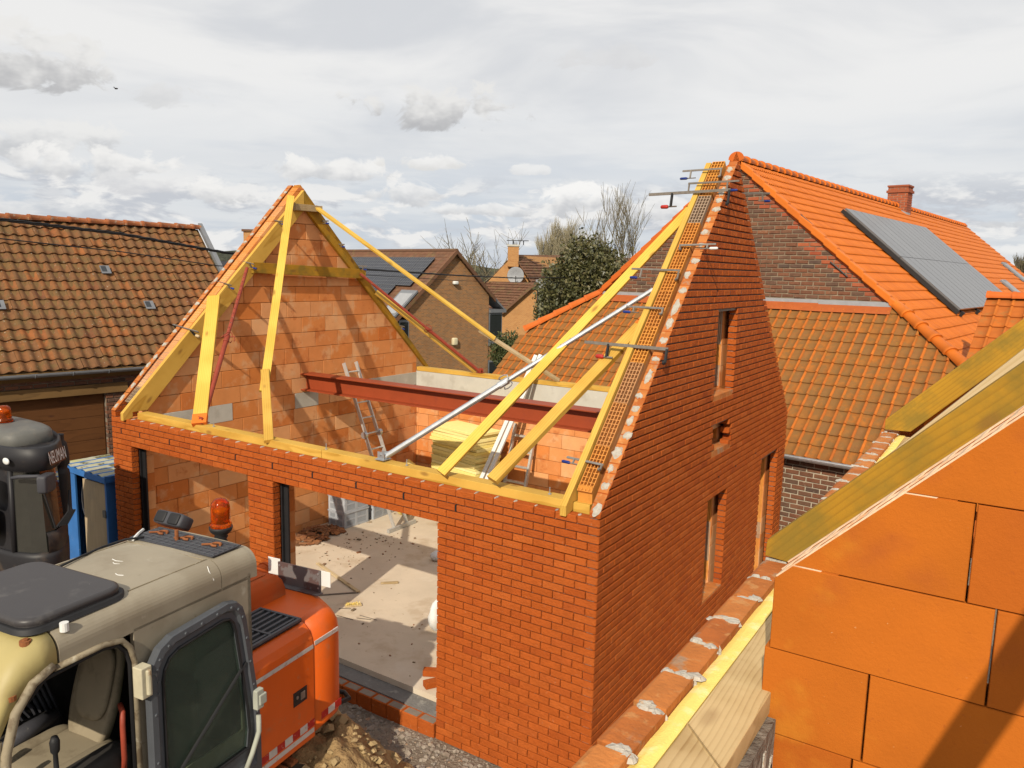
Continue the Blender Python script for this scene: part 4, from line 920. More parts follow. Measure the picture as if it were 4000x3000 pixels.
# the sawn hollow edge of that wall
mb = MB(); a = math.atan(.99); M_ = T(9.571, YN, 3.837) @ Matrix.Rotation(-a, 4, 'Y'); n = 62
for q in (.0, .060, .127): mb.box(0, 2.4, .002 + q, .002 + q + .009, -.05, .004, M=M_)
n = 26
for i in range(n):
    x = i * 2.4 / n
    for (ya, yb, sh) in ((.010, .064, 0), (.070, .131, .045)): mb.prism([M_ @ V(q) for q in ((x + sh, ya, .0035), (x + sh + .018, ya, .0035), (x + sh + .046, yb, .0035), (x + sh + .028, yb, .0035))], M_.to_3x3() @ V((0, 0, -.05)))
mb2_ = MB(); mb2_.box(0, 2.4, .002, .136, -.08, -.05, M=M_); mb2_.build('hollow_core', 'block_orange', near)
mb.build('hollow_edge', pmat('hollow_edge', [(0, (.78, .56, .38)), (1, (.78, .56, .38))], ns=20, nv=.3, bs=90, bd=.4, stains=[((.66, .30, .10), 14, .52, .66, .6)]), near)
# brick ledge along the long wall
y = -5.3; k = 0; mbl = MB()
while y < .78:
    mb = MB(); p = [(y + .010, 3.456), (y + .205, 3.456), (y + .205 + U(-.003, .003), 3.52 + U(-.004, .002)), (y + .010 + U(-.003, .003), 3.52 + U(-.004, .002))]
    M_ = T(9.29 + U(-.003, .003), 0, 0) @ Matrix(((0, 1, 0, 0), (1, 0, 0, 0), (0, 0, 1, 0), (0, 0, 0, 1)))
    vs, fs = brick_geo(p, .098, .006, .009); mb.add([M_ @ V(v) for v in vs], fs, R_()); o = mb.build('ledge_brick', 'ledge' if 'ledge' in MT else 'brick_top', near, bevel=.004)
    for q in range(random.randint(5, 7)):
        blob(mbl, (9.34 + U(-.036, .040), y + U(-.013, .013), 3.5165 - U(0, .006)), (0, 0, 1), (1, U(-.3, .5), 0), U(.014, .036), U(.010, .026), k=13, th=U(.003, .010))
    if R_() < .6: blob(mbl, (9.389, y, 3.49 + U(-.01, .01)), (1, 0, 0), (0, 0, 1), U(.02, .035), U(.006, .011), k=8, th=.004)
    y += .2145; k += 1
mbl.build('mortar_smear', 'mortar_white', near, kind='stuff')
mb = MB(); mb.box(9.30, 9.386, -5.3, .78, 3.0, 3.458); mb.box(9.302, 9.38, -5.3, .78, 3.458, 3.478); mb.build('mortar_core', 'mortar', near)
mb = MB(); rows = []
for j in range(122):
    yy = -5.3 + j * .05; rows.append([(9.386 + U(-.002, .001), yy, 3.30), (9.388 + U(-.002, .002), yy, 3.498 + U(-.001, .002)), (9.405, yy, 3.502 + U(-.001, .001)), (9.425, yy, 3.502 + U(-.001, .001)), (9.439, yy, 3.50), (9.44, yy, 3.30)])
mb.grid(rows); mb.build('insulation', 'insul', near)
plank('wall_plate', (9.51, -5.3, 3.467), (9.51, -3.86, 3.467), .138, .066, (0, 0, 1), 'wood_near', near, ends=(0, .07))
plank('wall_plate', (9.51, -3.852, 3.467), (9.51, .7, 3.467), .138, .066, (0, 0, 1), 'wood_near', near, ends=(.07, 0))
mb = MB(); mb.box(9.45, 9.60, -5.3, -3.51, 2.6, 3.43); mb.box(9.45, 9.56, -3.36, .7, 2.6, 3.43); mb.build('concrete_wall', pmat('rough_concrete', [(0, (.20, .17, .14)), (1, (.20, .17, .14))], ns=8, nv=.4, bs=30, bd=1.0, bdist=.02, stains=[((.4, .36, .31), 12, .55, .66, .7), ((.09, .07, .06), 5, .55, .68, .6)]), near)
mb = MB()
for i in range(6):
    yy = U(-3.8, -3.53); mb.box(9.598, 9.604, yy, yy + .02, U(2.9, 3.1), U(3.3, 3.42))
mb.build('mortar_run', 'mortar_white', near, kind='stuff')
def nrafter(y, x0, z0, x1, z1, h, t, mat, name='rafter', parent=near):
    c0, c1 = V((x0, y, z0)), V((x1, y, z1)); M_ = frame(c0, c1, (0, 1, 0)); M_.translation = c0; Mi = M_.inverted(); s_ = (z1 - z0) / (x1 - x0); hv = h * math.sqrt(1 + s_ * s_)
    mb = MB(); P = [(x0, y, z0), (x0 - .003, y, z0 + .068), (x1, y, z1 + .068 + .09), (x1, y, z1 + .068 + .09 - hv), (x0 + .10, y, z0 + .003)]
    if name == 'rafter2': pass
    mb.prism([Mi @ V(p) for p in P], Mi.to_3x3() @ V((0, t, 0))); return mb.build('rafter', mat, parent, M=M_, bevel=.003)
def poly_beam(P, t, mat, parent=near, name='rafter'):
    """beam given by its side outline (world points in a plane y = const), first edge is the long one"""
    c0, c1 = V(P[0]), V(P[1]); M_ = frame(c0, c1, (0, 1, 0)); M_.translation = c0; Mi = M_.inverted(); mb = MB()
    mb.prism([Mi @ V(p) for p in P], Mi.to_3x3() @ V((0, t, 0))); return mb.build(name, mat, parent, M=M_, bevel=.003)
y = -2.52
poly_beam([(9.297, y, 3.60), (11.2, y, 5.50), (11.2, y, 5.24), (9.40, y, 3.525), (9.293, y, 3.535)], .07, 'wood_green')
y = .70
poly_beam([(9.30, y, 3.615), (11.6, y, 5.93), (11.6, y, 5.72), (9.475, y, 3.545), (9.302, y, 3.54)], .07, 'wood_green')
poly_beam([(9.47, -.9, 3.62), (10.9, -.9, 5.21), (10.9, -.9, 5.12), (9.54, -.9, 3.61)], .05, 'wood_pale')
mb = MB(); mb.prism([(9.55, .80, 3.0), (9.55, .80, 3.62), (11.5, .80, 5.56), (11.5, .80, 3.0)], (0, .14, 0)); mb.build('rear_gable', 'block_orange', near)
mb = MB(); mb.prism([(9.30, .95, 2.6), (9.30, .95, 3.52), (11.5, .95, 5.72), (11.5, .95, 2.6)], (0, .1, 0)); mb.build('rear_brickwork', 'brick', near)
# a leaning board behind the photographer's right shoulder
o = plank('rafter', (10.36, -4.95, 4.30), (11.0, -5.05, 6.0), .10, .05, (0, 1, 0), 'wood_grey', near)
# rest of the shell: floor behind the wall
mb = MB(); mb.box(9.62, 11.6, -5.3, -3.51, 2.55, 2.6); mb.build('attic_floor', 'concrete', near)

# ================================================================== roofs: tile helpers
def tile_mesh(kind, w_, l, lip):
    """tile in roof frame: x across, y up the slope, z normal; origin at lower left"""
    mb = MB(); n = 8; prof = []
    for i in range(n + 1):
        t = i / n
        if kind == 'pan': z = .023 * math.sin(2 * math.pi * t + .6) + .01
        elif kind == 'flat': z = .004 + (.030 * math.sin(math.pi * min(max((t - .74) / .24, 0), 1)))
        else: z = .016 * math.sin(4 * math.pi * t + .5) + .012
        prof.append((t * (w_ + .004), z))
    if kind == 'flat': prof = [(0, .004), (.40 * w_, .003), (.76 * w_, .003), (.79 * w_, .014), (.84 * w_, .027), (.90 * w_, .030), (.96 * w_, .022), (w_ + .003, .006)]
    ov = .03
    top = [[(x, l + ov, z - lip * .9) for x, z in prof], [(x, l * .5, z + .0) for x, z in prof], [(x, .004, z + lip) for x, z in prof], [(x, 0, z + lip - .004) for x, z in prof], [(x, .002, z - .006) for x, z in prof]]
    mb.grid(top)
    if kind == 'flat':
        npf = len(prof) - 1; mb.m = [1 if (i % npf) >= 2 else 0 for i in range(len(mb.f))]
    return mb
def tile_roof(O, ex, es, w_, l, ncol, nrow, keep, kind, mat, parent, nind, part='roof_tile', rest='roof_tiles', lip=.012, jx=.003, smooth=True, c0=0, sag=None):
    O, ex, es = V(O), V(ex).normalized(), V(es).normalized(); nz = ex.cross(es).normalized(); base = tile_mesh(kind, w_, l, lip); L_ = []
    for r in range(nrow):
        for c in range(c0, ncol):
            if keep and not keep((c + .5) * w_, (r + .5) * l): continue
            p = O + ex * (c * w_ + U(-jx, jx)) + es * (r * l + U(-jx, jx)) + nz * (U(0, .003) + (sag((c + .5) * w_, (r + .5) * l) if sag else 0))
            L_.append(((p - CAMP).length, p))
    L_.sort(key=lambda t: t[0]); me = base.mesh(part, mat, smooth); mb = MB()
    for i, (d, p) in enumerate(L_):
        M_ = Matrix.Identity(4); a = U(-.006, .006); x_ = (ex + es * a).normalized(); y_ = nz.cross(x_)
        for k in range(3): M_[k][0] = x_[k]; M_[k][1] = y_[k]; M_[k][2] = nz[k]; M_[k][3] = p[k]
        if i < nind: inst(part, me, parent, M_)
        else:
            mb.add([M_ @ V(v) for v in base.v], base.f, R_()); mb.m[-len(base.f):] = base.m
    if mb.v: mb.build(rest, mat, parent, smooth=smooth, kind='stuff')
def cap_tile(p0, p1, r, up, mat, parent, name='ridge_tile', taper=.82, n=10, full=False):
    F_ = frame(p0, p1, up); Ln = (V(p1) - V(p0)).length; mb = MB(); rows = []
    for x, k in ((-Ln / 2, 1.08), (-Ln / 2 + .05, 1.08), (-Ln / 2 + .055, 1.0), (Ln / 2 + .03, taper)):
        rows.append([F_ @ V((x, math.cos(a) * r * k, math.sin(a) * r * k * .85)) for a in [math.pi * (i / n * 1.16 - .08) for i in range(n + 1)]])
    mb.grid(rows); q = [F_ @ V((-Ln / 2 + .002, math.cos(a) * r * 1.1, math.sin(a) * r * .92)) for a in [math.pi * (i / n * 1.16 - .08) for i in range(n + 1)]]
    mb.add(q, [tuple(range(n + 1))]); return mb.build(name, mat, parent, smooth=True)

# ================================================================== neighbour house on the right, behind
A7 = rad(7); E1 = V((math.cos(A7), -math.sin(A7), 0)); E2 = V((math.sin(A7), math.cos(A7), 0)); OR_ = V((5.27, 9.5, 0))
def NB(a, b, z): return OR_ + E1 * a + E2 * b + V((0, 0, z))
NM = Matrix.Translation(OR_) @ RZ(-A7)
nbh = place('tiled_house', 'old brick house with bright orange tiled roof and solar panels', 'house', NB(0, 8, 0))
S1 = .865
gb = coursed(-4.1, 4.1, 3.4, 6.9, .225, .0785, .013, .015, 4.2, .03, .5, clips=[(S1, 1, 6.80), (-S1, 1, 6.80)], jitter=.004)
red = []; brn = []
for p in gb:
    cu = sum(q[0] for q in p) / len(p); cz = sum(q[1] for q in p) / len(p); e = 6.80 - S1 * abs(cu) - cz
    (red if (e < .34 + .12 * math.sin(cu * 5) and R_() < .75 and cu > .2) else brn).append((p, NM @ T(0, U(-.006, .004), 0)))
masonry(brn, nbh, 'oldbrick', 'brick', 'gable_brickwork', .09, 240, jit=.006, ch=.008)
masonry(red, nbh, 'oldbrick_red', 'brick', 'edge_brickwork', .09, 50, jit=.005, ch=.007)
mb = MB(); mb.prism([NM @ V(q) for q in ((-4.2, .012, 3.0), (4.2, .012, 3.0), (4.2, .012, 3.16), (0, .012, 6.80), (-4.2, .012, 3.16))], E2 * .2); mb.build('gable_mortar', 'gablemortar', nbh)
# wall ties
for (a, z, an) in ((1.35, 5.75, -.8), (2.05, 4.82, -.8)):
    mb = MB(); c = NB(a, -.02, z); mb.tube(c - E1 * .16 + V((0, 0, .13)), c + E1 * .16 - V((0, 0, .13)), .014, n=6); mb.build('wall_tie', 'black_metal', nbh)
# main roof, the slope with the solar panels and the hidden one
cosS = math.cos(math.atan(S1)); es_r = (-E1 + V((0, 0, S1))).normalized()
Llen = 4.35 / cosS
tile_roof(NB(4.30, -.02, 6.87 - S1 * 4.30), E2, es_r, .205, .247, 106, 24, lambda u, v: (v * cosS < 4.28) and not (u < .9 and (4.30 - v * cosS) > 3.05 + u * 10), 'roman', 'tile_orange', nbh, 300, 'roof_tile', 'roof_tiles', lip=.016)
mb = MB()
mb.prism([NB(0, 0, 6.83), NB(4.32, 0, 6.83 - S1 * 4.32), NB(4.32, 0, 6.75 - S1 * 4.32), NB(0, 0, 6.72), NB(-4.32, 0, 6.80 - S1 * 4.32), NB(-4.32, 0, 6.88 - S1 * 4.32)], E2 * 21.6)
mb.build('roof_deck', 'tile_cap', nbh)
mb = MB(); mb.prism([NB(-4.2, .2, 0), NB(4.2, .2, 0), NB(4.2, .2, 3.1), NB(-4.2, .2, 3.1)], E2 * 21.2); mb.build('wall', 'oldbrick', nbh)
b = -.05
while b < 21.5:
    cap_tile(NB(0, b, 6.86), NB(0, min(b + .36, 21.6), 6.86), .125, (0, 0, 1), 'tile_orange', nbh); b += .36
mb = MB(); c = NB(0, -.06, 6.87); mb.add([c + E1 * .16 * math.cos(q) + V((0, 0, .145 * math.sin(q))) for q in [math.pi * i / 10 for i in range(11)]] + [c - V((0, 0, .12)) + E1 * .1, c - V((0, 0, .12)) - E1 * .1], [tuple(range(13))]); mb.build('ridge_end', 'tile_cap', nbh)
for sg in (1, -1):   # verge tiles
    n = 18; Lv = 4.25
    for i in range(n):
        a0, a1 = .10 + Lv * i / n, .10 + Lv * (i + 1) / n
        if a0 > 3.28: continue
        mb = MB(); z0, z1 = 6.90 - S1 * a0, 6.90 - S1 * a1; lift = .012
        P = [NB(sg * a0, -.07, z0 + lift), NB(sg * (a1 + .02), -.075, z1 + lift + .012), NB(sg * (a1 + .02), -.075, z1 - .12), NB(sg * a0, -.07, z0 - .13)]
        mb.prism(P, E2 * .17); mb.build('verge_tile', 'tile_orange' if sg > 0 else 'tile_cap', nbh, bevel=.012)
# the hipped lean-to in front of the gable
S2 = .88; es_l = (E2 + V((0, 0, S2))).normalized(); cos2 = math.cos(math.atan(S2))
def lz(b): return 4.20 + S2 * b
LP = [(-3.10, -.02), (-4.30, -.90), (-4.47, -2.62), (4.47, -2.62), (4.30, -.90), (3.05, -.02)]
tile_roof(NB(-4.6, -2.60, lz(-2.60)), E1, es_l, .185, .252, 51, 14, lambda u, v: inpoly(u - 4.6, -2.60 + v * cos2, LP), 'flat', ['tile_moss', 'tile_roll'], nbh, 300, 'lean_to_tile', 'lean_to_tiles', lip=.014, jx=.004)
mb = MB(); mb.add([NB(a, b_, lz(b_) - .03) for a, b_ in LP], [tuple(range(6))]); mb.build('lean_to_deck', 'tile_cap', nbh)
for sg in (1, -1):
    p0, p1 = NB(sg * 3.02, .02, 4.24), NB(sg * 4.36, -.98, 3.36); n = 5
    for i in range(n):
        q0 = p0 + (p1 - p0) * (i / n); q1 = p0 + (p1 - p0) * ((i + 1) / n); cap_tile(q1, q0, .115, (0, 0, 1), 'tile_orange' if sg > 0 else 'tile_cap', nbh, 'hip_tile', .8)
mb = MB(); mb.prism([NB(-3.1, -.03, 4.20), NB(3.1, -.03, 4.20), NB(3.1, -.035, 4.27), NB(-3.1, -.035, 4.27)], E2 * .04); mb.build('lead_flashing', 'lead', nbh)
mb = MB(); mb.box(1.75, 3.06, -.055, -.035, 4.185, 4.255, M=NM); mb.build('lead_flashing', 'lead', nbh)
mb = MB(); mb.grid([[NB(a, -.02, 4.215) for a in [-3.0 + i * .3 for i in range(21)]], [NB(a, -.13, lz(-.13) + .055) for a in [-3.0 + i * .3 for i in range(21)]], [NB(a, -.20, lz(-.20) + .045 + U(-.004, .006)) for a in [-3.0 + i * .3 for i in range(21)]]]); mb.build('red_flashing', 'lead_red', nbh, smooth=True)
# gutter and lean-to wall
mb = MB(); rows = []
for a in (-4.4, 4.5): rows.append([NB(a, -2.70 + .06 * math.cos(q), 1.93 + .06 * math.sin(q)) for q in [math.pi * (1 + i / 8) for i in range(9)]])
mb.grid(rows); rows = [[p + V((0, 0, 0)) + (E2 * .004 if i else -E2 * .004) for i, p in enumerate((r[0], r[0] + V((0, 0, .012))))] for r in rows]; mb.grid(rows); mb.build('gutter', 'galv', nbh)
wl = coursed(-4.3, 4.4, .35, 1.95, .22, .078, .016, .016, .35, .07, .5, jitter=.003)
wl = [p for p in wl if p[0][0] > 1.4]
masonry([(p, NM @ T(0, -2.52 + U(-.004, .003), 0)) for p in wl], nbh, 'oldbrick', 'wall_brick', 'wall_brickwork', .09, 220, jit=.004, ch=.006)
mb = MB(); mb.box(-4.3, 4.4, -2.508, -2.3, 0, 1.95, M=NM); mb.build('lean_to_wall', 'oldmortar', nbh)
mb = MB(); mb.box(-4.3, 4.4, -2.56, -2.52, 1.86, 1.95, M=NM); mb.build('fascia', 'dark', nbh)
# the side wing at the eaves, right
tile_roof(NB(4.30, -.95, 3.30), E1, (E2 + V((0, 0, .78))).normalized(), .205, .262, 22, 7, None, 'flat', [pmat('tile_side', [(0, (.50, .13, .014)), (1, (.44, .12, .02))], ns=7, nv=.25, bs=80, bd=.4, stains=[((.3, .15, .04), 6, .5, .65, .5)]), 'tile_roll'], nbh, 60, 'wing_tile', 'wing_tiles', lip=.014)
mb = MB(); mb.prism([NB(4.32, -.97, 2.3), NB(4.32, -.97, 3.27), NB(4.32, .45, 4.38), NB(4.32, .45, 2.3)], E1 * 4.5); mb.build('wing', 'tile_cap', nbh)
a = 4.3
while a < 8.5: cap_tile(NB(a, .45, 4.42), NB(a + .36, .45, 4.42), .10, (0, 0, 1), 'tile_cap', nbh); a += .36
mb = MB(); mb.box(4.2, 4.32, -1.02, -.80, 3.18, 3.34, M=NM); mb.build('gutter_end', 'dark', nbh)
mb = MB(); mb.grid([[NB(3.2 + i * .12, -.10 - i * .085, 4.14 - i * .09 + .03) for i in range(10)], [NB(3.2 + i * .12 + .12, .10 - i * .02, 4.03 - i * .10 + .02) for i in range(10)]]); mb.build('red_flashing', 'lead_red', nbh)
# chimney
mb = MB(); ch = NM @ T(.06, 11.4, 0)
cbp = []
for Mc, wdt in ((ch @ T(0, -.28, 0), .28), (ch @ T(.28, 0, 0) @ RZ(math.pi / 2), .28)):
    cbp += [(p, Mc) for p in coursed(-wdt, wdt, 6.3, 7.42, .21, .072, .010, .010, 6.3, 0, .5)]
chm = MB(); chm.box(-.268, .268, -.268, .268, 6.2, 7.42, M=ch); chm.box(-.315, .315, -.315, .315, 7.25, 7.32, mi=1, M=ch); chm.box(-.30, .30, -.30, .30, 7.42, 7.47, mi=1, M=ch); cho = chm.build('chimney', ['oldmortar', 'oldbrick_red'], nbh)
for p, M_ in cbp:
    q = MB(); q.add(*brick_geo(p, .05, .002, .003)); q.build('brick', 'oldbrick_red', cho, M=M_)
mb = MB(); mb.prism([ch @ V(q) for q in ((.292, -.32, 6.50), (.292, .1, 6.50), (.292, .1, 6.66), (.292, -.32, 6.66))], E1 * .01); mb.prism([ch @ V(q) for q in ((-.32, -.292, 6.84), (.32, -.292, 6.50), (.32, -.292, 6.64), (-.32, -.292, 6.98))], -E2 * .01); mb.build('chimney_flashing', 'lead', cho)
# solar panels on the orange roof: each panel is a part of the array
pv = place('solar_array', 'two rows of grey solar panels mounted on the bright orange tiled roof', 'solar panels', NB(2.1, 6.8, 5.0))
def roofM(a, b, off):      # frame on the right slope: x along ridge (E2), y up slope
    M_ = Matrix.Identity(4); nz = E2.cross(es_r).normalized(); p = NB(a, b, 6.87 - S1 * a) + nz * off
    for k in range(3): M_[k][0] = E2[k]; M_[k][1] = es_r[k]; M_[k][2] = nz[k]; M_[k][3] = p[k]
    return M_
for r, (aa, bb_) in enumerate(((3.34, 2.153), (2.147, .96))):
    hgt = (aa - bb_) / cosS
    for c in range(7):
        M_ = roofM(aa, 3.2 + c * 1.035, .13); mb = MB(); mb.box(.003, 1.032, .003, hgt - .003, 0, .038, M=M_); o = mb.build('panel', 'pv', pv)
        mb = MB(); mb.box(.50, .507, .01, hgt - .01, .0385, .0395, M=M_); mb.box(0.003, .012, .01, hgt - .01, .0385, .0398, M=M_); mb.build('cell_seam', 'pv_seam', o)
for b in (3.5, 5.2, 7.6, 9.8):
    mb = MB(); M_ = roofM(3.36, b, .02); mb.box(-.02, .02, -.03, 3.2, .05, .09, M=M_); mb.box(-.03, .03, -.06, 0, 0, .1, M=M_); mb.build('mounting_rail', 'black_metal', pv)
mb = MB(); M_ = roofM(3.36, 3.14, .03); mb.box(0, .03, 0, 3.18, .02, .10, M=M_); mb.build('edge_profile', 'black_metal', pv)
for (a, b) in ((2.55, 18.6), (3.3, 13.6)):
    rw = MB(); M_ = roofM(a, b, .03); rw.box(0, .8, 0, 1.0, 0, .07, M=M_); o = rw.build('roof_window', 'zinc', nbh, bevel=.01); mb = MB(); mb.box(.07, .73, .08, .9, .071, .075, M=M_); mb.build('pane', 'lead', o)

# ================================================================== old barn on the left
Dv, Nv = V((.19, .982, 0)).normalized(), V((.982, -.19, 0)).normalized()
def BA(p, q, z): return Dv * p + Nv * q + V((0, 0, z))
BMx = Matrix.Identity(4)
for k in range(3): BMx[k][0] = Dv[k]; BMx[k][1] = -Nv[k]; BMx[k][2] = (0, 0, 1)[k]     # local x along, -y outward
barn = place('barn', 'old brick barn with a mossy orange pantile roof and brown sectional garage door', 'barn', BA(-1, -6, 0))
bs_ = (5.50 - 2.74) / 2.85; esb = (-Nv + V((0, 0, bs_))).normalized()
tile_roof(BA(-4.2, -4.36, 2.735), Dv, esb, .2, .248, 43, 16, None, 'pan', 'tile_old', barn, 300, 'pantile', 'pantiles', lip=.02, jx=.008, sag=lambda u, v: .02 * math.sin(u * .9) * math.sin(v * .8))
mb = MB(); mb.prism([BA(-4.2, -4.36, 2.70), BA(-4.2, -7.22, 5.47), BA(-4.2, -10, 2.7), BA(-4.2, -10, 0), BA(-4.2, -7.2, 0), BA(-4.2, -4.62, 2.4)], Dv * 8.68); mb.build('roof_deck', 'beam_old', barn)
p = -4.2
while p < 4.45: cap_tile(BA(p, -7.20, 5.50), BA(min(p + .37, 4.5), -7.20, 5.50), .105, (0, 0, 1), pmat('old_ridge', [(0, (.42, .14, .05)), (1, (.36, .12, .045))], ns=9, nv=.35, bs=60, bd=.5, stains=[((.45, .36, .26), 12, .54, .66, .7), ((.5, .3, .04), 14, .62, .7, .6)]) if p < -4.1 else bpy.data.materials['old_ridge'], barn); p += .37
mb = MB(); mb.prism([BA(4.49, -4.30, 2.72), BA(4.49, -7.22, 5.62), BA(4.49, -7.22, 5.50), BA(4.49, -4.30, 2.60)], Dv * .10); mb.build('verge_flashing', 'zinc', barn)
mb = MB(); rows = []
for p in (-4.2, 4.6): rows.append([BA(p, -4.30 + .065 * math.cos(q), 2.70 + .065 * math.sin(q)) for q in [math.pi * (1 + i / 8) for i in range(9)]])
mb.grid(rows); mb.build('gutter', 'zinc', barn)
for p in [-4 + i * .6 for i in range(15)]:
    mb = MB(); mb.path([BA(p, -4.30 + .069 * math.cos(q), 2.70 + .069 * math.sin(q)) for q in [math.pi * (1 + i / 8) for i in range(9)]], .008, 5); mb.build('gutter_bracket', 'zinc', barn)
for (u, v) in ((2.20 + 1.52, 2.52), (2.20 + 4.05, 2.42), (2.20 + 2.00, 1.48), (2.20 + 4.62, 1.42)):
    M_ = Matrix.Identity(4); nz = Dv.cross(esb); pp = BA(-4.2, -4.36, 2.735) + Dv * u + esb * v + nz * .035
    for k in range(3): M_[k][0] = Dv[k]; M_[k][1] = esb[k]; M_[k][2] = nz[k]; M_[k][3] = pp[k]
    mb = MB(); mb.box(-.09, .09, -.02, .2, 0, .02, M=M_); o = mb.build('roof_light', 'zinc', barn); mb = MB(); mb.box(-.075, .02, .03, .18, .021, .024, M=M_); mb.build('pane', 'glass_dark', o)
bw = coursed(-4, 4.4, 2.42, 2.70, .22, .075, .012, .013, 2.42, 0, .5, jitter=.003) + coursed(1.40, 4.4, .9, 2.42, .22, .075, .012, .013, 2.42 - 40 * .075, 0, .5, jitter=.003)
masonry([(p, BMx @ T(0, 4.5 + U(-.006, .003), 0)) for p in bw], barn, 'oldbrick', 'brick', 'brickwork', .09, 220, jit=.004, ch=.006)
mb = MB(); mb.box(-4, 4.4, 4.512, 4.6, 2.42, 2.72, M=BMx); mb.box(1.40, 4.4, 4.512, 4.6, 0, 2.42, M=BMx); mb.build('wall', 'oldmortar_dark', barn)
plank('door_beam', BA(-3.2, -4.50, 2.325), BA(1.78, -4.50, 2.325), .10, .18, (0, 0, 1), 'beam_old', barn)
gd = MB(); gd.box(-2.0, 1.42, 4.60, 4.66, 0, 2.24, M=BMx); gdo = gd.build('garage_door', 'brown_door', barn)
z = .02
while z < 2.2:
    M_ = BMx @ T(-.3, 4.585, z + .11); mb = MB(); mb.box(-1.68, 1.68, -.0, .03, -.1085, .1085); mb.build('door_panel', 'brown_door', gdo, M=M_, bevel=.006); z += .222

# ================================================================== blue site cabinet
cb = thing('site_cabinet', 'blue steel site cabinet with mossy lid and open plywood door', 'cabinet', (-.80, .33, 0), rad(-2))
w_, d_, h = .60, .31, 1.72
mb = MB(); mb.box(-w_ - .05, w_ + .05, -d_ - .05, d_ + .05, h - .06, h + .02); mb.build('lid_frame', 'blue_paint', cb)
mb = MB(); rows = []
for j in range(12):
    rows.append([(-w_ - .04 + (2 * w_ + .08) * i / 40, -d_ - .04 + (2 * d_ + .08) * j / 11, h + .026 + .012 * math.sin(i * .95) + U(-.003, .003)) for i in range(41)])
mb.grid(rows); mb.build('corrugated_top', 'cabinet_top', cb, smooth=True)
mb = MB(); mb.box(-w_, -w_ + .30, -d_, -d_ + .03, 0, h - .06); mb.build('front_panel', 'blue_paint', cb, bevel=.004)
mb = MB(); mb.box(-w_, -w_ + .02, -d_ + .03, d_, 0, h - .06); mb.box(w_ - .02, w_, -d_, d_, 0, h - .06); mb.box(-w_, w_, d_ - .02, d_, 0, h - .06); mb.build('carcass', 'blue_paint', cb)
mb = MB(); mb.box(-w_ + .02, w_ - .02, d_ - .03, d_ - .021, 0, h - .06); mb.build('back_panel', 'cab_dark', cb)
dM = T(.0, -d_ - .02, 0) @ RZ(rad(3)); mb = MB(); mb.box(0, .56, -.012, .012, .05, h - .10, M=dM); do = mb.build('door', 'plywood', cb)
mb = MB(); mb.box(.56, .60, -.02, .02, .03, h - .08, M=dM); mb.box(.0, .56, .012, .022, .03, h - .08, M=dM); mb.build('door_edge', 'blue_paint', do)
mb = MB(); mb.box(.50, .57, -.035, -.012, 1.15, 1.25, M=dM); mb.build('handle', 'roof_grey', do)
mb = MB(); mb.path([(-.08 + .16 * math.cos(q), -d_ + .06, 1.25 + .28 * math.sin(q)) for q in [i * .4 for i in range(17)]], .010, 6); mb.path([(-.05 + .15 * math.cos(q), -d_ + .08, 1.22 + .25 * math.sin(q)) for q in [i * .4 for i in range(17)]], .008, 6); mb.build('cable_coil', 'grey_plastic', cb)
for i, (x, z) in enumerate(((-.1, .3), (.02, .55), (-.16, .62), (.0, .9))):
    mb = MB(); mb.box(x, x + .12, -d_ + .05, -d_ + .2, z, z + .14); mb.build('socket_box', ('rust', 'roof_grey', 'cab_dark', 'white')[i], cb, bevel=.01)

# ================================================================== orange excavator
ex = thing('excavator', 'orange tracked excavator with dusty beige cab, its door folded open', 'excavator', (5.46, -1.15, 0), rad(7.7))
def e(u, s, z): return V((-s, -u, z))
def ebox(mb, u0, u1, s0, s1, z0, z1, mi=0): mb.box(-s1, -s0, -u1, -u0, z0, z1, mi=mi)
def superell(mb, c, r, M_=None, n1=.45, n2=.45, nu=20, nv=12):
    def sp(x, p): return math.copysign(abs(x) ** p, x)
    rows = []
    for j in range(nv + 1):
        ph = -math.pi / 2 + math.pi * j / nv; rows.append([])
        for i in range(nu):
            th = 2 * math.pi * i / nu; q = V((r[0] * sp(math.cos(ph), n1) * sp(math.cos(th), n2), r[1] * sp(math.cos(ph), n1) * sp(math.sin(th), n2), r[2] * sp(math.sin(ph), n1)))
            rows[-1].append((M_ @ q if M_ else q) + V(c))
    mb.grid(rows, close=True)
def inset(poly, d):
    n = len(poly); out = []; ar = sum(poly[i][0] * poly[(i + 1) % n][1] - poly[(i + 1) % n][0] * poly[i][1] for i in range(n)); sg = 1 if ar > 0 else -1
    for i in range(n):
        a, b, c = V((*poly[i - 1], 0)), V((*poly[i], 0)), V((*poly[(i + 1) % n], 0)); t = ((b - a).normalized() + (c - b).normalized()).normalized(); q = b + V((-t.y, t.x, 0)) * d * sg; out.append((q.x, q.y))
    return out
def loft(rings, mats, name, parent, cap=True, smooth=True):
    mb = MB(); mb.grid(rings, close=True); n = len(rings[0])
    if cap: mb.f += [tuple(range(n)), tuple(range(len(mb.v) - n, len(mb.v)))]; mb.r += [0, 0]; mb.m += [0, 0]
    o = mb.build(name, mats, parent, smooth=smooth)
    if smooth:
        for p in o.data.polygons[-2:]: p.use_smooth = False
    return o
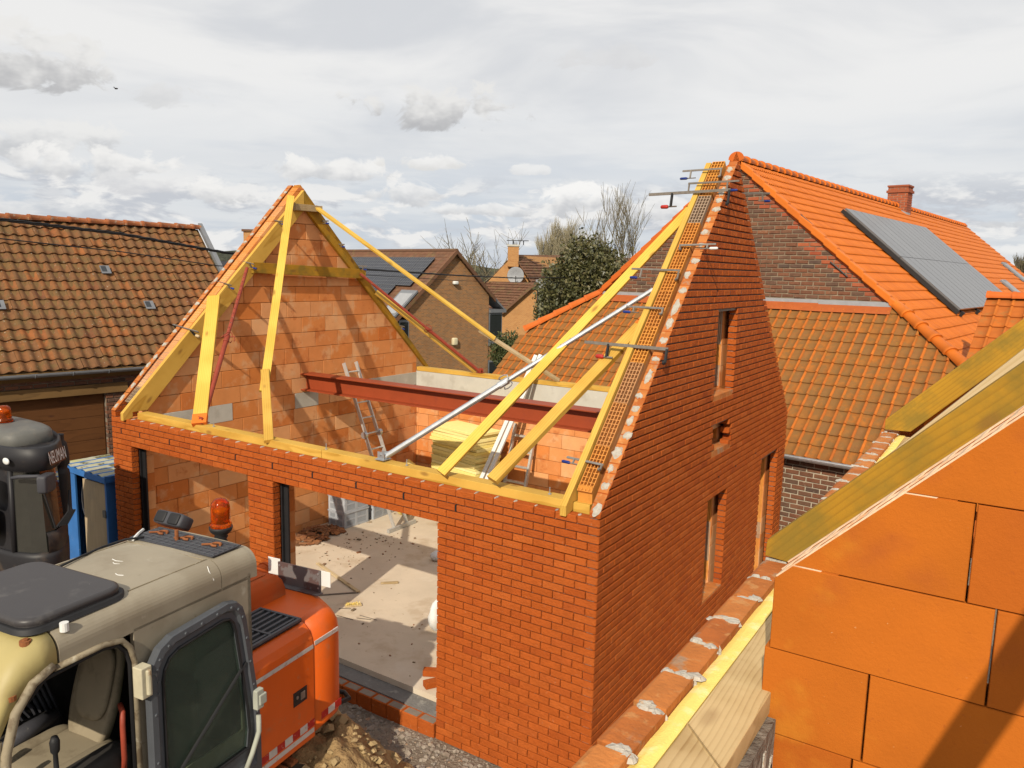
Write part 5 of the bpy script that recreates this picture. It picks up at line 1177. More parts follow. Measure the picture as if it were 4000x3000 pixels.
# counterweight with rounded tail
plan = [(.335, 0), (.10, 0), (.02, .012), (-.045, .055), (-.10, .13), (-.17, .25), (-.27, .44), (-.35, .70), (-.41, 1.0), (-.43, 1.25), (-.40, 1.55), (-.33, 1.85), (-.22, 2.1), (-.08, 2.3), (.05, 2.40), (.335, 2.42)]
rings = []
for z, d in ((.80, .05), (.84, .012), (.88, 0), (1.58, 0), (1.66, .012), (1.72, .04), (1.76, .08), (1.785, .14), (1.79, .20)):
    pl = inset(plan, d); pl[0] = (.335, pl[0][1]); pl[-1] = (.335, pl[-1][1]); rings.append([e(u, s, z) for u, s in pl])
cw = loft(rings, 'orange_paint', 'counterweight', ex)
# side panel door with rounded upper edge
prof = [(0, .80), (0, 1.58), (.012, 1.66), (.04, 1.72), (.085, 1.765), (.11, 1.775), (.60, 1.80), (.60, .80)]
mb = MB(); mb.grid([[e(.350, s, z) for s, z in prof], [e(1.06, s, z) for s, z in prof]], close=True); n = len(prof); mb.f += [tuple(range(n)), tuple(range(n, 2 * n))]; mb.r += [0, 0]; mb.m += [0, 0]
sp_ = mb.build('side_panel', 'orange_paint', ex)
# decks
mb = MB(); ebox(mb, -.05, 1.1, .5, 2.35, 1.2, 1.786); mb.build('deck', 'orange_dusty', ex, bevel=.02)
rings = []
for z, d in ((1.78, 0), (1.86, .004), (1.93, .03), (1.975, .08), (1.99, .16)):
    pl = inset([(.02, .58), (.0, .68), (.0, 1.55), (.02, 1.65), (1.12, 1.65), (1.14, 1.55), (1.14, .68), (1.12, .58)], d); rings.append([e(u, s, z) for u, s in pl])
loft(rings, 'orange_dusty', 'engine_hood', ex)
mb = MB(); mb.tube(e(-.16, 1.0, 1.86), e(.30, 1.0, 1.90), .07, n=14); mb.tube(e(-.19, 1.0, 1.86), e(-.16, 1.0, 1.86), .082, n=14); mb.build('filler_pipe', 'orange_dusty', ex, smooth=False)
# grille
gr_ = MB(); ebox(gr_, .37, 1.03, .10, .54, 1.79, 1.802, 0); go = gr_.build('grille', 'dark', ex)
for (u0, u1, s0, s1) in ((.37, 1.03, .10, .125), (.37, 1.03, .515, .54), (.37, .395, .125, .515), (1.005, 1.03, .125, .515), (.69, .715, .125, .515)):
    mb = MB(); ebox(mb, u0, u1, s0, s1, 1.797, 1.822); mb.build('grille_frame', 'door_grey', go, bevel=.003)
for i in range(6):
    s = .125 + .39 * (i + .5) / 6
    for (u0, u1) in ((.395, .69), (.715, 1.005)):
        mb = MB(); ebox(mb, u0, u1, s - .011, s + .011, 1.797, 1.817); mb.build('grille_slat', 'door_grey', go, bevel=.002)
# stripe, warning tape, latch
mb = MB(); ebox(mb, .352, 1.06, -.0015, 0, 1.575, 1.61); mb.build('stripe', 'tape_white', sp_)
mb = MB(); ebox(mb, .03, .333, -.0015, .01, 1.59, 1.625); mb.build('stripe', 'tape_white', cw)
i = 0; u = .0
while u < 1.05:
    e1_ = min(u + .088, 1.06)
    if not (u < .342 < e1_):
        mb = MB(); P = [e(u, -.0018, .90), e(e1_, -.0018, .90), e(e1_, -.0018, .962), e(u, -.0018, .962)]; mb.prism(P, (-.0016 if u > .03 else -.006, 0, 0)); mb.build('warning_tape', ('tape_red', 'tape_white')[i % 2], sp_ if u > .34 else cw)
    u = e1_; i += 1
mb = MB(); ebox(mb, .36, 1.06, -.003, 0, .845, .885); mb.build('rub_strip', 'tape_white', sp_)
mb = MB(); ebox(mb, .44, .60, -.004, .0, 1.18, 1.30); la = mb.build('latch_plate', 'black_metal', sp_, bevel=.008); mb = MB(); ebox(mb, .47, .52, -.010, -.004, 1.21, 1.27); mb.tube(e(.56, -.012, 1.25), e(.56, -.003, 1.25), .014, n=10); mb.build('latch', 'bar_steel', la)
# number plate bracket on the tail
br = MB(); br.box(-.80, -.32, .13, .145, 1.80, 2.00, M=I4); br.box(-.82, -.30, .07, .145, 1.792, 1.80); bo = br.build('plate_bracket', pmat('grey_bracket', [(0, (.16, .14, .14)), (1, (.16, .14, .14))], rough=.6, ns=4, nv=.2, bd=0, stains=[((.10, .05, .045), 5, .5, .56, .8)]), ex)
mb = MB(); mb.box(-.93, -.79, .146, .151, 1.86, 2.02); mb.build('marker_plate', 'white', bo, bevel=.002); mb = MB(); mb.box(-.33, -.22, .146, .151, 1.86, 2.00); mb.build('marker_plate', 'white', bo, bevel=.002)
mb = MB()
for x in (-.78, -.34):
    for z in (1.84, 1.97): mb.tube((x, .125, z), (x, .135, z), .010, n=8)
mb.build('bolt', 'galv', bo, kind='stuff')
mb = MB(); mb.path([e(-.10, .12, .82), e(-.24, .10, .80), e(-.30, .2, .80), e(-.25, .32, .82)], .022, 8); mb.build('tow_eye', 'black_metal', ex)
# undercarriage
mb = MB(); ebox(mb, .6, 2.6, .5, 1.9, .45, .80); mb.build('chassis', 'black_metal', ex)
for s0 in (.02, 1.95):
    mb = MB(); loop = []
    for i in range(9): a = -math.pi / 2 + math.pi * i / 8; loop.append((.35 - .34 * math.cos(a) + .34, .36 + .33 * math.sin(a)))
    loop += [(3.0 + .34 * math.cos(a), .36 + .33 * math.sin(a)) for a in [math.pi / 2 - math.pi * i / 8 for i in range(9)]]
    mb.grid([[e(u, s0, z) for u, z in loop], [e(u, s0 + .45, z) for u, z in loop]], close=True); mb.f += [tuple(range(18)), tuple(range(18, 36))]; mb.r += [0, 0]; mb.m += [0, 0]
    tr_ = mb.build('track', 'black_metal', ex)
    mb = MB()
    for i in range(22): u = .6 + 2.4 * i / 21; ebox(mb, u - .04, u + .04, s0 - .02, s0 + .47, .69, .715); ebox(mb, u - .01, u + .01, s0 - .02, s0 + .47, .715, .735)
    mb.build('track_shoe', 'rust', tr_, kind='stuff')
# ---- cab
arc_ = [(.12 - .12 * math.cos(rad(q)), 2.508 + .12 * math.sin(rad(q))) for q in range(0, 91, 10)]
xs_ = [(0, 2.42)] + arc_ + [(.30, 2.636), (.51, 2.639), (.72, 2.636)] + [(1.02 - s, z) for s, z in reversed(arc_)] + [(1.02, 2.42)]
def section(u, dz, k=1.0): return [e(u, .51 + (s - .51) * k, z + dz - (.0 if z > 2.45 else max(0, -dz) * .0)) for s, z in xs_]
mb = MB(); mb.grid([section(1.29, 0), section(1.6, .004), section(2.0, .004), section(2.46, -.002)]); roof = mb.build('roof', 'beige_paint', ex)
sm_ = MB(); sm_.path([e(1.30, .125, 2.632), e(1.92, .125, 2.636)], .004, 5); sm_.path([e(1.30, .895, 2.632), e(1.92, .895, 2.636)], .004, 5); sm_.path([e(1.32, .13, 2.634), e(1.32, .89, 2.634)], .004, 5); sm_.build('roof_seam', 'worn_beige', roof)
for (u_, s_, l_) in ((1.62, .66, .10), (1.66, .60, .06), (1.78, .42, .07), (1.36, .05, .05)):
    sc_ = MB(); zt_ = 2.6395 if s_ > .1 else 2.612; sc_.path([e(u_, s_, zt_ + .002), e(u_ + .01, s_ - l_ * .5, zt_ + .002 - (.03 if s_ < .1 else 0)), e(u_ - .005, s_ - l_, zt_ + .001 - (.09 if s_ < .1 else 0))], .003, 4); sc_.build('scratch', 'white', roof)
so_ = roof.modifiers.new('thick', 'SOLIDIFY'); so_.thickness = .02
mb = MB(); mb.grid([section(.975, -.008), section(1.0, -.004), section(1.284, 0)])
mb.add([e(.975, s, z - .008) for s, z in xs_], [tuple(range(len(xs_)))])
rr_ = mb.build('rear_roof', 'beige_paint', ex, smooth=False); so_ = rr_.modifiers.new('thick', 'SOLIDIFY'); so_.thickness = .02
mb = MB(); fr_ = []
for u, dz, k in ((2.475, -.004, 1), (2.56, -.02, 1.0), (2.66, -.065, .99), (2.74, -.14, .98), (2.80, -.25, .97), (2.835, -.40, .96)): fr_.append(section(u, dz, k))
mb.grid(fr_); vf = mb.build('front_visor', 'yellow_front', ex, smooth=True); so_ = vf.modifiers.new('thick', 'SOLIDIFY'); so_.thickness = .025
mb = MB()
for (u, s, z) in ((2.58, .10, 2.60), (2.72, .03, 2.37), (2.62, .62, 2.585)): mb.tube(e(u, s, z - .02), e(u, s, z + .008), .030, n=12); mb.tube(e(u, s, z + .008), e(u, s, z + .016), .016, n=8)
mb.build('bolt', 'rust', vf, kind='stuff')
# mesh plate over the rear of the roof
mb = MB(); ebox(mb, 1.0, 1.27, .10, .93, 2.637, 2.644)
mp_ = mb.build('mesh_plate', 'grey_plastic', ex)
mb = MB()
for i in range(12): s = .13 + i * .068; ebox(mb, 1.015, 1.255, s - .003, s + .003, 2.644, 2.6475)
for i in range(6): u = 1.02 + i * .045; ebox(mb, u - .003, u + .003, .105, .925, 2.644, 2.648)
mb.build('mesh_wire', 'door_grey', mp_, kind='stuff')
for s in (.24, .52, .78):
    mb = MB(); c = e(1.10, s, 2.655); mb.path([c + V((.035 * math.cos(q), .03 * math.sin(q), 0)) for q in [i * .55 for i in range(11)]], .009, 6); mb.path([c + V((-.035, -.01, 0)), c + V((-.09, -.05, 0))], .008, 6); mb.build('lifting_hook', 'rust', mp_)
mb = MB(); mb.tube(e(1.15, .58, 2.645), e(1.15, .58, 2.72), .014, n=8); mb.build('stub', 'rust', mp_)
# hatch
def rrect(u0, u1, s0, s1, r, n=5):
    out = []
    for (cu, cs, a0) in ((u1 - r, s1 - r, 0), (u0 + r, s1 - r, 90), (u0 + r, s0 + r, 180), (u1 - r, s0 + r, 270)):
        for i in range(n + 1): a = rad(a0 + 90 * i / n); out.append((cu + r * math.cos(a), cs + r * math.sin(a)))
    return out
def slab(name, u0, u1, s0, s1, r, levels, mat, parent): return loft([[e(u, s, z) for u, s in inset(rrect(u0, u1, s0, s1, r), d)] for z, d in levels], mat, name, parent)
slab('hatch_seal', 1.93, 2.60, .065, .965, .12, ((2.625, 0), (2.655, 0), (2.66, .012)), 'dark', ex)
slab('roof_hatch', 1.955, 2.58, .085, .95, .11, ((2.655, .01), (2.67, 0), (2.69, 0), (2.702, .008), (2.708, .025)), 'hatch_glass', ex)
mb = MB(); mb.tube(e(2.40, .035, 2.60), e(2.40, .035, 2.65), .024, n=12); mb.build('washer_cap', 'white', ex)
mb = MB(); mb.path([e(1.93, .80, 2.655), e(1.75, .86, 2.648), e(1.5, .93, 2.64), e(1.33, .90, 2.65), e(1.25, .80, 2.66)], .008, 6); mb.build('roof_cable', 'dark', ex, smooth=True)
mb = MB(); mb.path([e(1.30, .86, 2.645), e(1.22, .90, 2.66), e(1.12, .97, 2.65)], .011, 6); mb.build('cable_plug', 'white', ex)
# body of the cab
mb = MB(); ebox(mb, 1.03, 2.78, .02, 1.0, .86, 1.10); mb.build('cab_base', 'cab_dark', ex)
mb = MB(); P = [(1.02, 1.10), (1.99, 1.10), (1.99, 2.44), (1.02, 2.44)]; H = [(1.14, 1.30), (1.86, 1.30), (1.86, 2.24), (1.14, 2.24)]
for i in range(4): mb.prism([e(*(lambda q: (q[0], .0, q[1]))(q)) for q in (P[i], P[(i + 1) % 4], H[(i + 1) % 4], H[i])], (-.035, 0, 0))
mb.build('side_wall', 'beige_paint', ex)
mb = MB(); mb.prism([e(q[0], .015, q[1]) for q in H], (-.006, 0, 0)); mb.build('rear_side_window', 'glass', ex)
mb = MB(); mb.prism([e(1.02, 0, 1.1), e(1.02, 1.02, 1.1), e(1.02, 1.02, 2.46), e(1.02, 0, 2.46)], (0, -.03, 0)); mb.build('rear_wall', 'beige_paint', ex)
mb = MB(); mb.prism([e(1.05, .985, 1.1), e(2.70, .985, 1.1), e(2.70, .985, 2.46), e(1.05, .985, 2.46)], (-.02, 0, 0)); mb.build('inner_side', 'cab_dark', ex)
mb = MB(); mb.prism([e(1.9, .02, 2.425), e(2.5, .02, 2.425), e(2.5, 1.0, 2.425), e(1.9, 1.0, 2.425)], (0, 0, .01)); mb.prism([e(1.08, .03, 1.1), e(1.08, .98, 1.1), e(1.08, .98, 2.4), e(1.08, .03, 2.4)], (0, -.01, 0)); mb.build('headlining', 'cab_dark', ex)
mb = MB(); mb.path([e(2.50, -.004, 2.45), e(2.62, -.004, 2.40), e(2.72, -.002, 2.28), e(2.78, 0, 2.08), e(2.81, 0, 1.8), e(2.82, 0, .95)], [.024, .026, .026, .026, .026, .026], 10); mb.build('front_pillar', 'worn_beige', ex, smooth=True)
mb = MB(); mb.path([e(2.0, -.006, .95), e(2.0, -.006, 2.24), e(2.025, -.006, 2.34), e(2.08, -.006, 2.41), e(2.2, -.006, 2.435), e(2.5, -.006, 2.43)], .018, 10); mb.build('door_frame', 'worn_beige', ex, smooth=True)
mb = MB(); mb.path([e(2.02, .01, 1.1), e(2.02, .01, 2.23), e(2.045, .01, 2.32), e(2.10, .01, 2.385), e(2.2, .01, 2.405), e(2.55, .01, 2.39), e(2.66, .01, 2.30)], .014, 8); mb.build('door_seal', 'dark', ex, smooth=True)
mb = MB(); mb.path([e(2.84, .03, .9), e(2.83, .03, 1.8), e(2.80, .03, 2.15)], .02, 8); mb.path([e(2.84, .99, .9), e(2.83, .99, 1.8), e(2.80, .99, 2.15)], .02, 8); mb.build('front_frame', 'beige_paint', ex)
# door folded right back along the cab side
Od = [(1.965, .92), (1.965, 2.10), (1.945, 2.20), (1.885, 2.285), (1.79, 2.33), (1.32, 2.365), (1.24, 2.345), (1.185, 2.285), (1.155, 2.19), (1.06, 1.55), (1.045, 1.35), (1.045, .92)]
Id = [(1.865, 1.20), (1.865, 2.06), (1.85, 2.13), (1.81, 2.19), (1.74, 2.222), (1.37, 2.255), (1.31, 2.24), (1.275, 2.20), (1.255, 2.13), (1.165, 1.52), (1.15, 1.33), (1.17, 1.20)]
mb = MB(); n = len(Od); s0, s1, s2 = -.040, -.092, -.078
rows = [[e(u, s0, z) for u, z in Od], [e(u, s1 + .008, z) for u, z in Od], [e(u + (.006 if u < 1.5 else -.006), s1, z - (.006 if z > 2 else 0)) for u, z in Od], [e(u + (a[0] - u) * .45, s1 - .004, z + (a[1] - z) * .45) for (u, z), a in zip(Od, Id)], [e(u + (a[0] - u) * .62, s2, z + (a[1] - z) * .62) for (u, z), a in zip(Od, Id)], [e(u, s2, z) for u, z in Id], [e(u, s0, z) for u, z in Id]]
mb.grid(rows, close=True); mb.grid([rows[-1], rows[0]], close=True); dr = mb.build('door', 'door_grey', ex)
mb = MB(); mb.add([e(u, -.060, z) for u, z in Id], [tuple(range(n))]); mb.build('door_glass', 'glass', dr)
mb = MB(); mb.path([e(u, -.082, z) for u, z in Id + Id[:1]], .010, 6); mb.build('door_gasket', 'dark', dr)
mb = MB(); mb.path([e(1.17, -.082, 1.86), e(1.87, -.082, 1.30)], .012, 6); mb.build('door_rail', 'dark', dr)
for z in (2.12, 1.15):
    mb = MB(); ebox(mb, 1.955, 2.03, -.10, -.02, z - .10, z + .10); mb.tube(e(1.985, -.105, z - .08), e(1.985, -.105, z + .08), .016, n=10); mb.build('hinge', pmat('hinge_cream', [(0, (.55, .5, .36)), (1, (.55, .5, .36))], ns=9, nv=.3, bs=60, bd=.1, stains=[((.3, .15, .06), 14, .6, .7, .6)]) if z > 1.5 else bpy.data.materials['hinge_cream'], dr, bevel=.006)
mb = MB()
for z in (2.22, 2.14, 2.06): mb.tube(e(1.91, -.10, z - .06), e(1.91, -.09, z - .06), .009, n=8)
for i in range(len(Od) - 2):
    for f_ in ((.5,) if i not in (0, 4, 8) else (.2, .5, .8)):
        u_ = Od[i][0] + (Od[i + 1][0] - Od[i][0]) * f_; z_ = Od[i][1] + (Od[i + 1][1] - Od[i][1]) * f_; ui = Id[i][0] + (Id[i + 1][0] - Id[i][0]) * f_; zi = Id[i][1] + (Id[i + 1][1] - Id[i][1]) * f_
        q_ = (u_ + (ui - u_) * .3, z_ + (zi - z_) * .3); mb.tube(e(q_[0], -.090, q_[1]), e(q_[0], -.102, q_[1]), .012, .008, n=8)
mb.build('rivet', 'door_grey', dr, kind='stuff')
mb = MB(); ebox(mb, 1.05, 1.12, -.13, -.085, 1.47, 1.62); ebox(mb, 1.03, 1.10, -.14, -.10, 1.50, 1.58); mb.build('door_latch', pmat('latch_grey', [(0, (.42, .43, .36)), (1, (.42, .43, .36))], bd=0), dr, bevel=.008)
mb = MB(); mb.path([e(1.09, -.11, 1.42), e(1.10, -.12, 1.30), e(1.16, -.11, 1.16), e(1.22, -.10, 1.05)], .018, 8); mb.build('door_handle', bpy.data.materials['latch_grey'], dr, smooth=True)
mb = MB(); mb.prism([e(u, -.076, z) for u, z in ((1.06, .93), (1.95, .93), (1.95, 1.2), (1.06, 1.2))], (-.03, 0, 0)); mb.build('door_bottom', 'door_grey', dr)
# seat and controls
seat = MB(); Mb = Matrix.Rotation(rad(10), 4, 'X'); superell(seat, e(2.18, .50, 1.52), (.25, .27, .085)); se = seat.build('seat', 'seat', ex, smooth=True)
for s in (.29, .71):
    mb = MB(); superell(mb, e(2.20, s, 1.57), (.055, .24, .055), None, .7, .6); mb.build('bolster', 'seat', se, smooth=True)
mb = MB(); rows = []
for j in range(13):
    t = j / 12; wv = .25 * (1 - .42 * t ** 1.6) * (math.sin(math.pi * min(1, (t * .9 + .1) * 1.0) / 2 + .0) ** .3 if t < .9 else (1 - (t - .9) * 5)); uc = 1.96 - .20 * t; z = 1.56 + .70 * t; row = []
    for i in range(16):
        a = 2 * math.pi * i / 16; row.append(e(uc + .07 * math.copysign(abs(math.sin(a)) ** .7, math.sin(a)) * (1 - .35 * t) - .035 * math.cos(a) ** 2 * -1, .50 + wv * math.copysign(abs(math.cos(a)) ** .6, math.cos(a)), z))
    rows.append(row)
mb.grid(rows, close=True); mb.f.append(tuple(range(len(mb.v) - 16, len(mb.v)))); mb.r.append(0); mb.m.append(0); mb.build('backrest', 'seat', se, smooth=True)
mb = MB(); superell(mb, e(1.93, .47, 1.95), (.15, .03, .24), Matrix.Rotation(rad(-16), 4, 'X'), .6, .6); mb.build('back_pad', 'seat', se, smooth=True)
mb = MB(); mb.path([e(2.04, .13, 1.52), e(2.06, .06, 1.54), e(2.07, .04, 1.62), e(2.07, .04, 1.84), e(2.05, .06, 1.91), e(2.02, .12, 1.93)], .017, 8); mb.build('grab_handle', 'prop_red', ex, smooth=True)
for s in (.16, .86):
    mb = MB(); superell(mb, e(2.22, s, 1.50), (.085, .28, .16), None, .35, .35); co = mb.build('console', 'cab_dark', ex, smooth=True)
    mb = MB(); mb.lathe([(.06, 0), (.055, .02), (.04, .04), (.045, .05), (.03, .07), (.015, .09), (.013, .2), (.025, .22), (.028, .28), (.018, .31)], e(2.42, s, 1.62), 12); mb.build('joystick', 'dark', co, smooth=True)
mb = MB(); superell(mb, e(2.60, .34, 1.22), (.22, .16, .14), None, .4, .4); mb.build('pedal_console', pmat('pale_blue', [(0, (.16, .26, .33)), (1, (.16, .26, .33))], ns=7, nv=.3, bd=0, stains=[((.2, .17, .12), 7, .5, .65, .6)]), ex, smooth=True)
mb = MB(); superell(mb, e(2.50, .52, 1.36), (.09, .05, .02)); mb.build('tray', 'green_stuff', ex, smooth=True)
for i, (u, s) in enumerate(((2.66, .40), (2.64, .62), (2.58, .78))):
    mb = MB(); mb.tube(e(u, s, 1.1), e(u - .05, s, 1.75), .012, n=8); superell(mb, e(u - .055, s, 1.78), (.022, .022, .045)); mb.build('lever', ('black_metal', 'bar_steel', 'prop_red')[i], ex)
mb = MB()
for i in range(7): mb.path([e(1.95 - i * .03, .93, 1.2), e(2.1 - i * .02, .95, 1.6 + .05 * i), e(2.3, .96, 2.0 + .03 * i), e(2.45 - i * .04, .97, 2.35)], .012, 6)
mb.build('hose', 'grey_plastic', ex, kind='stuff')
mb = MB(); ebox(mb, 2.55, 2.75, .75, .92, 1.3, 1.75); mb.build('fuse_box', 'prop_red', ex, bevel=.02)
for i, (u_, s_, z_, mt_) in enumerate(((2.30, .955, 1.75, 'white'), (2.42, .955, 1.95, 'tape_white'), (2.52, .955, 1.62, 'red_plastic'), (2.36, .90, 1.66, 'rust'), (2.62, .60, 1.42, 'blue_plastic'), (2.66, .25, 1.40, 'red_plastic'))):
    mb = MB(); ebox(mb, u_ - .05, u_ + .05, s_ - .02, s_ + .02, z_ - .04, z_ + .04); mb.build('cab_clutter', mt_, ex, bevel=.008)
mb = MB(); mb.path([e(2.35, .80, 1.62), e(2.2, .78, 1.66), e(2.0, .80, 1.66)], [.05, .055, .045], 10); mb.build('armrest', 'grey_plastic', ex, smooth=True)
# beacon and rear light
bc = MB(); bc.path([e(.99, .52, 2.40), e(.93, .45, 2.52), e(.90, .41, 2.60)], .022, 8); bco = bc.build('beacon_bracket', 'beige_paint', ex)
mb = MB(); mb.lathe([(.035, 2.52), (.036, 2.55), (.045, 2.56), (.036, 2.575), (.046, 2.59), (.038, 2.605), (.05, 2.625), (.045, 2.64), (.074, 2.665), (.086, 2.69), (.086, 2.705)], e(.90, .40, 0), 18); mb.build('beacon_base', 'dark', bco, smooth=True)
mb = MB(); mb.lathe([(.078, 2.706), (.080, 2.725), (.068, 2.735), (.070, 2.75), (.070, 2.85), (.064, 2.888), (.045, 2.913), (.02, 2.924), (.003, 2.926)], e(.90, .40, 0), 22); mb.build('beacon_lens', 'amber', bco, smooth=True)
mb = MB(); mb.lathe([(.03, 2.72), (.018, 2.77), (.042, 2.79), (.046, 2.84), (.01, 2.86)], e(.90, .40, 0), 12); mb.build('reflector', 'chrome', bco, smooth=True)
mb = MB(); rm = Matrix.Translation(e(.90, .90, 2.67)) @ Matrix.Rotation(rad(-35), 4, 'X'); superell(mb, (0, 0, 0), (.15, .07, .055), None, .3, .3); mb2 = mb.build('rear_light', 'grey_plastic', ex, smooth=True, M=rm)
mb = MB(); superell(mb, (-.07, -.05, 0), (.055, .03, .045), None, .3, .3); superell(mb, (.07, -.05, 0), (.055, .03, .045), None, .3, .3); mb.build('light_rib', 'dark', mb2, smooth=True)

# ================================================================== dark machine at the left edge
tk = place('loader', 'dark grey loader cab with a visor, side mirror and amber beacon', 'loader', (-.45, -1.0, 0))
cpl = [(-1.6, -1.47), (-.9, -1.46), (-.35, -1.42), (.12, -1.34), (.32, -1.25), (.42, -1.13), (.41, -1.02), (.31, -.90), (.14, -.78), (-.1, -.66), (-.4, -.57), (-.9, -.52), (-1.6, -.5)]
cen = (-.5, -.98)
def rg(k, z, dx=0, dy=0): return [V((cen[0] + (x - cen[0]) * k + dx, cen[1] + (y - cen[1]) * k + dy, z)) for x, y in cpl]
loft([rg(1.02, -.6), rg(1.10, .6), rg(1.13, 1.0), rg(1.13, 1.10), rg(1.10, 1.16)], 'dark_body', 'body', tk)
mb = MB(); A, B2 = rg(1.06, 1.16), rg(.94, 2.20); n = len(cpl)
for i in range(n - 1): mb.add([A[i], A[i + 1], B2[i + 1], B2[i]], [(0, 1, 2, 3)], mi=1 if 3 <= i <= 9 or i == 1 else 0)
mb.build('cab', ['dark_body', 'screen_glass'], tk)
for i in (2, 3, 10):
    mb = MB(); mb.path([A[i], A[i] + (B2[i] - A[i]) * .5, B2[i]], .035, 8); mb.build('pillar', 'dark_body', tk, smooth=True)
rr = [rg(1.10, 1.14), rg(1.12, 1.20), rg(1.12, 1.36), rg(1.06, 1.40)]
mb = MB(); mb.grid([r[5:11] for r in rr]); mb.build('scuttle', 'dark_body', tk, smooth=True)
visor = loft([rg(.95, 2.14), rg(1.06, 2.17), rg(1.10, 2.30), rg(1.07, 2.44), rg(1.02, 2.46), rg(.98, 2.42), rg(.9, 2.40)], 'dark_body', 'visor', tk)
superb = MB(); superell(superb, (-.75, -.98, 2.44), (.75, .36, .16), None, .5, .6); superb.build('roof_cap', 'roof_grey', tk, smooth=True)
P0, P1 = V((.405, -1.10, 0)), V((.16, -.76, 0)); d_ = (P1 - P0).normalized(); 
tM = Matrix.Identity(4); zx = V((d_.y, -d_.x, .12)).normalized(); zy = zx.cross(d_).normalized()
for k in range(3): tM[k][0] = d_[k]; tM[k][1] = zy[k]; tM[k][2] = zx[k]
cpt = (V(rg(1.10, 2.30)[6]) + V(rg(1.10, 2.30)[7])) / 2
mb = MB(); mb.box(-.16, .17, -.085, .085, 0, .004, M=T(*(cpt + V((.012, .008, .02)))) @ tM); mb.build('name_panel', pmat('brown_panel', [(0, (.09, .035, .018)), (1, (.09, .035, .018))], rough=.5, bd=0), tk)
lettering('lettering', 'NEUMAN', .215, 'white', tk, T(*(cpt + V((.018, .012, .02)))) @ tM, cond=.42)
mb = MB(); superell(mb, (.20, -1.405, 2.30), (.07, .02, .04), None, .9, .9); mb.build('marker_lamp', 'white', tk, smooth=True)
mb = MB()
for (x, z) in ((-.02, 2.33), (.02, 2.23)): mb.tube((x, -1.46, z), (x, -1.44, z), .015, n=8)
mb.build('bolt', 'black_metal', tk, kind='stuff')
mb = MB(); superell(mb, (.56, -1.14, 2.04), (.06, .12, .11), RZ(rad(35)), .3, .35); mi_ = mb.build('mirror', 'grey_plastic', tk, smooth=True)
mb = MB(); mb.path([(.22, -1.37, 2.09), (.34, -1.34, 2.12), (.52, -1.22, 2.13), (.57, -1.15, 2.12)], [.02, .024, .022, .02], 8); mb.build('mirror_arm', 'grey_plastic', mi_, smooth=True)
mb = MB(); superell(mb, (-.02, -1.50, 1.92), (.10, .07, .16), None, .4, .5); mb.build('mirror', 'grey_plastic', tk, smooth=True)
mb = MB(); superell(mb, (-.12, -1.52, 1.50), (.15, .08, .20), None, .4, .5); mb.build('mudguard', 'grey_plastic', tk, smooth=True)
mb = MB(); mb.lathe([(.10, 1.2), (.115, 1.25), (.118, 1.72), (.11, 1.78), (.09, 1.80), (.09, 1.84), (.12, 1.86), (.118, 2.0), (.10, 2.14), (.07, 2.18), (.07, 2.24), (.075, 2.26), (.02, 2.27)], (-.38, -.52, .14), 18); mb.build('air_cleaner', 'dark', tk, smooth=True)
mb = MB()
for i in range(5): mb.path([(.48, -1.02 + i * .03, 1.44), (.46, -.86 + i * .02, 1.60), (.40, -.80, 1.85 - .08 * i)], .012, 6)
mb.build('hose', 'dark', tk, kind='stuff')
mb = MB(); mb.path([V(rg(1.0, 1.42)[6]) + V((.05, 0, 0)), V(rg(.97, 1.95)[5]) + V((.03, 0, 0))], .012, 6); mb.build('wiper', 'dark', tk)
mb = MB(); mb.lathe([(.10, 0), (.105, .03), (.09, .04), (.085, .06), (.085, .14), (.075, .19), (.05, .21), (.004, .215)], (-.72, -1.0, 2.60), 20); mb.build('beacon_lens', 'amber', tk, smooth=True)
mb = MB(); mb.lathe([(.03, 0), (.02, .06), (.05, .08), (.055, .13), (.01, .15)], (-.72, -1.0, 2.62), 12); mb.build('reflector', 'chrome', tk, smooth=True)
mb = MB(); mb.lathe([(.12, -.04), (.12, .0)], (-.72, -1.0, 2.60), 16); mb.build('beacon_base', 'dark', tk)
tk.scale = (.885, .885, .885); tk.location = (10.0569 + .885 * (-.45 - 10.0569), -5.6003 + .885 * (-1.0 + 5.6003), .535)
o = plank('road_board', (.62, -.55, .5), (.75, -.62, 1.1), .12, .02, (1, -.4, 0), 'white', None); tag(o, 'white and blue striped board between the loader and the blue cabinet', 'board')
mb = MB(); mb.box(-.1, .15, -.061, .061, -.012, .012); mb.build('blue_stripe', 'blue_paint', o)

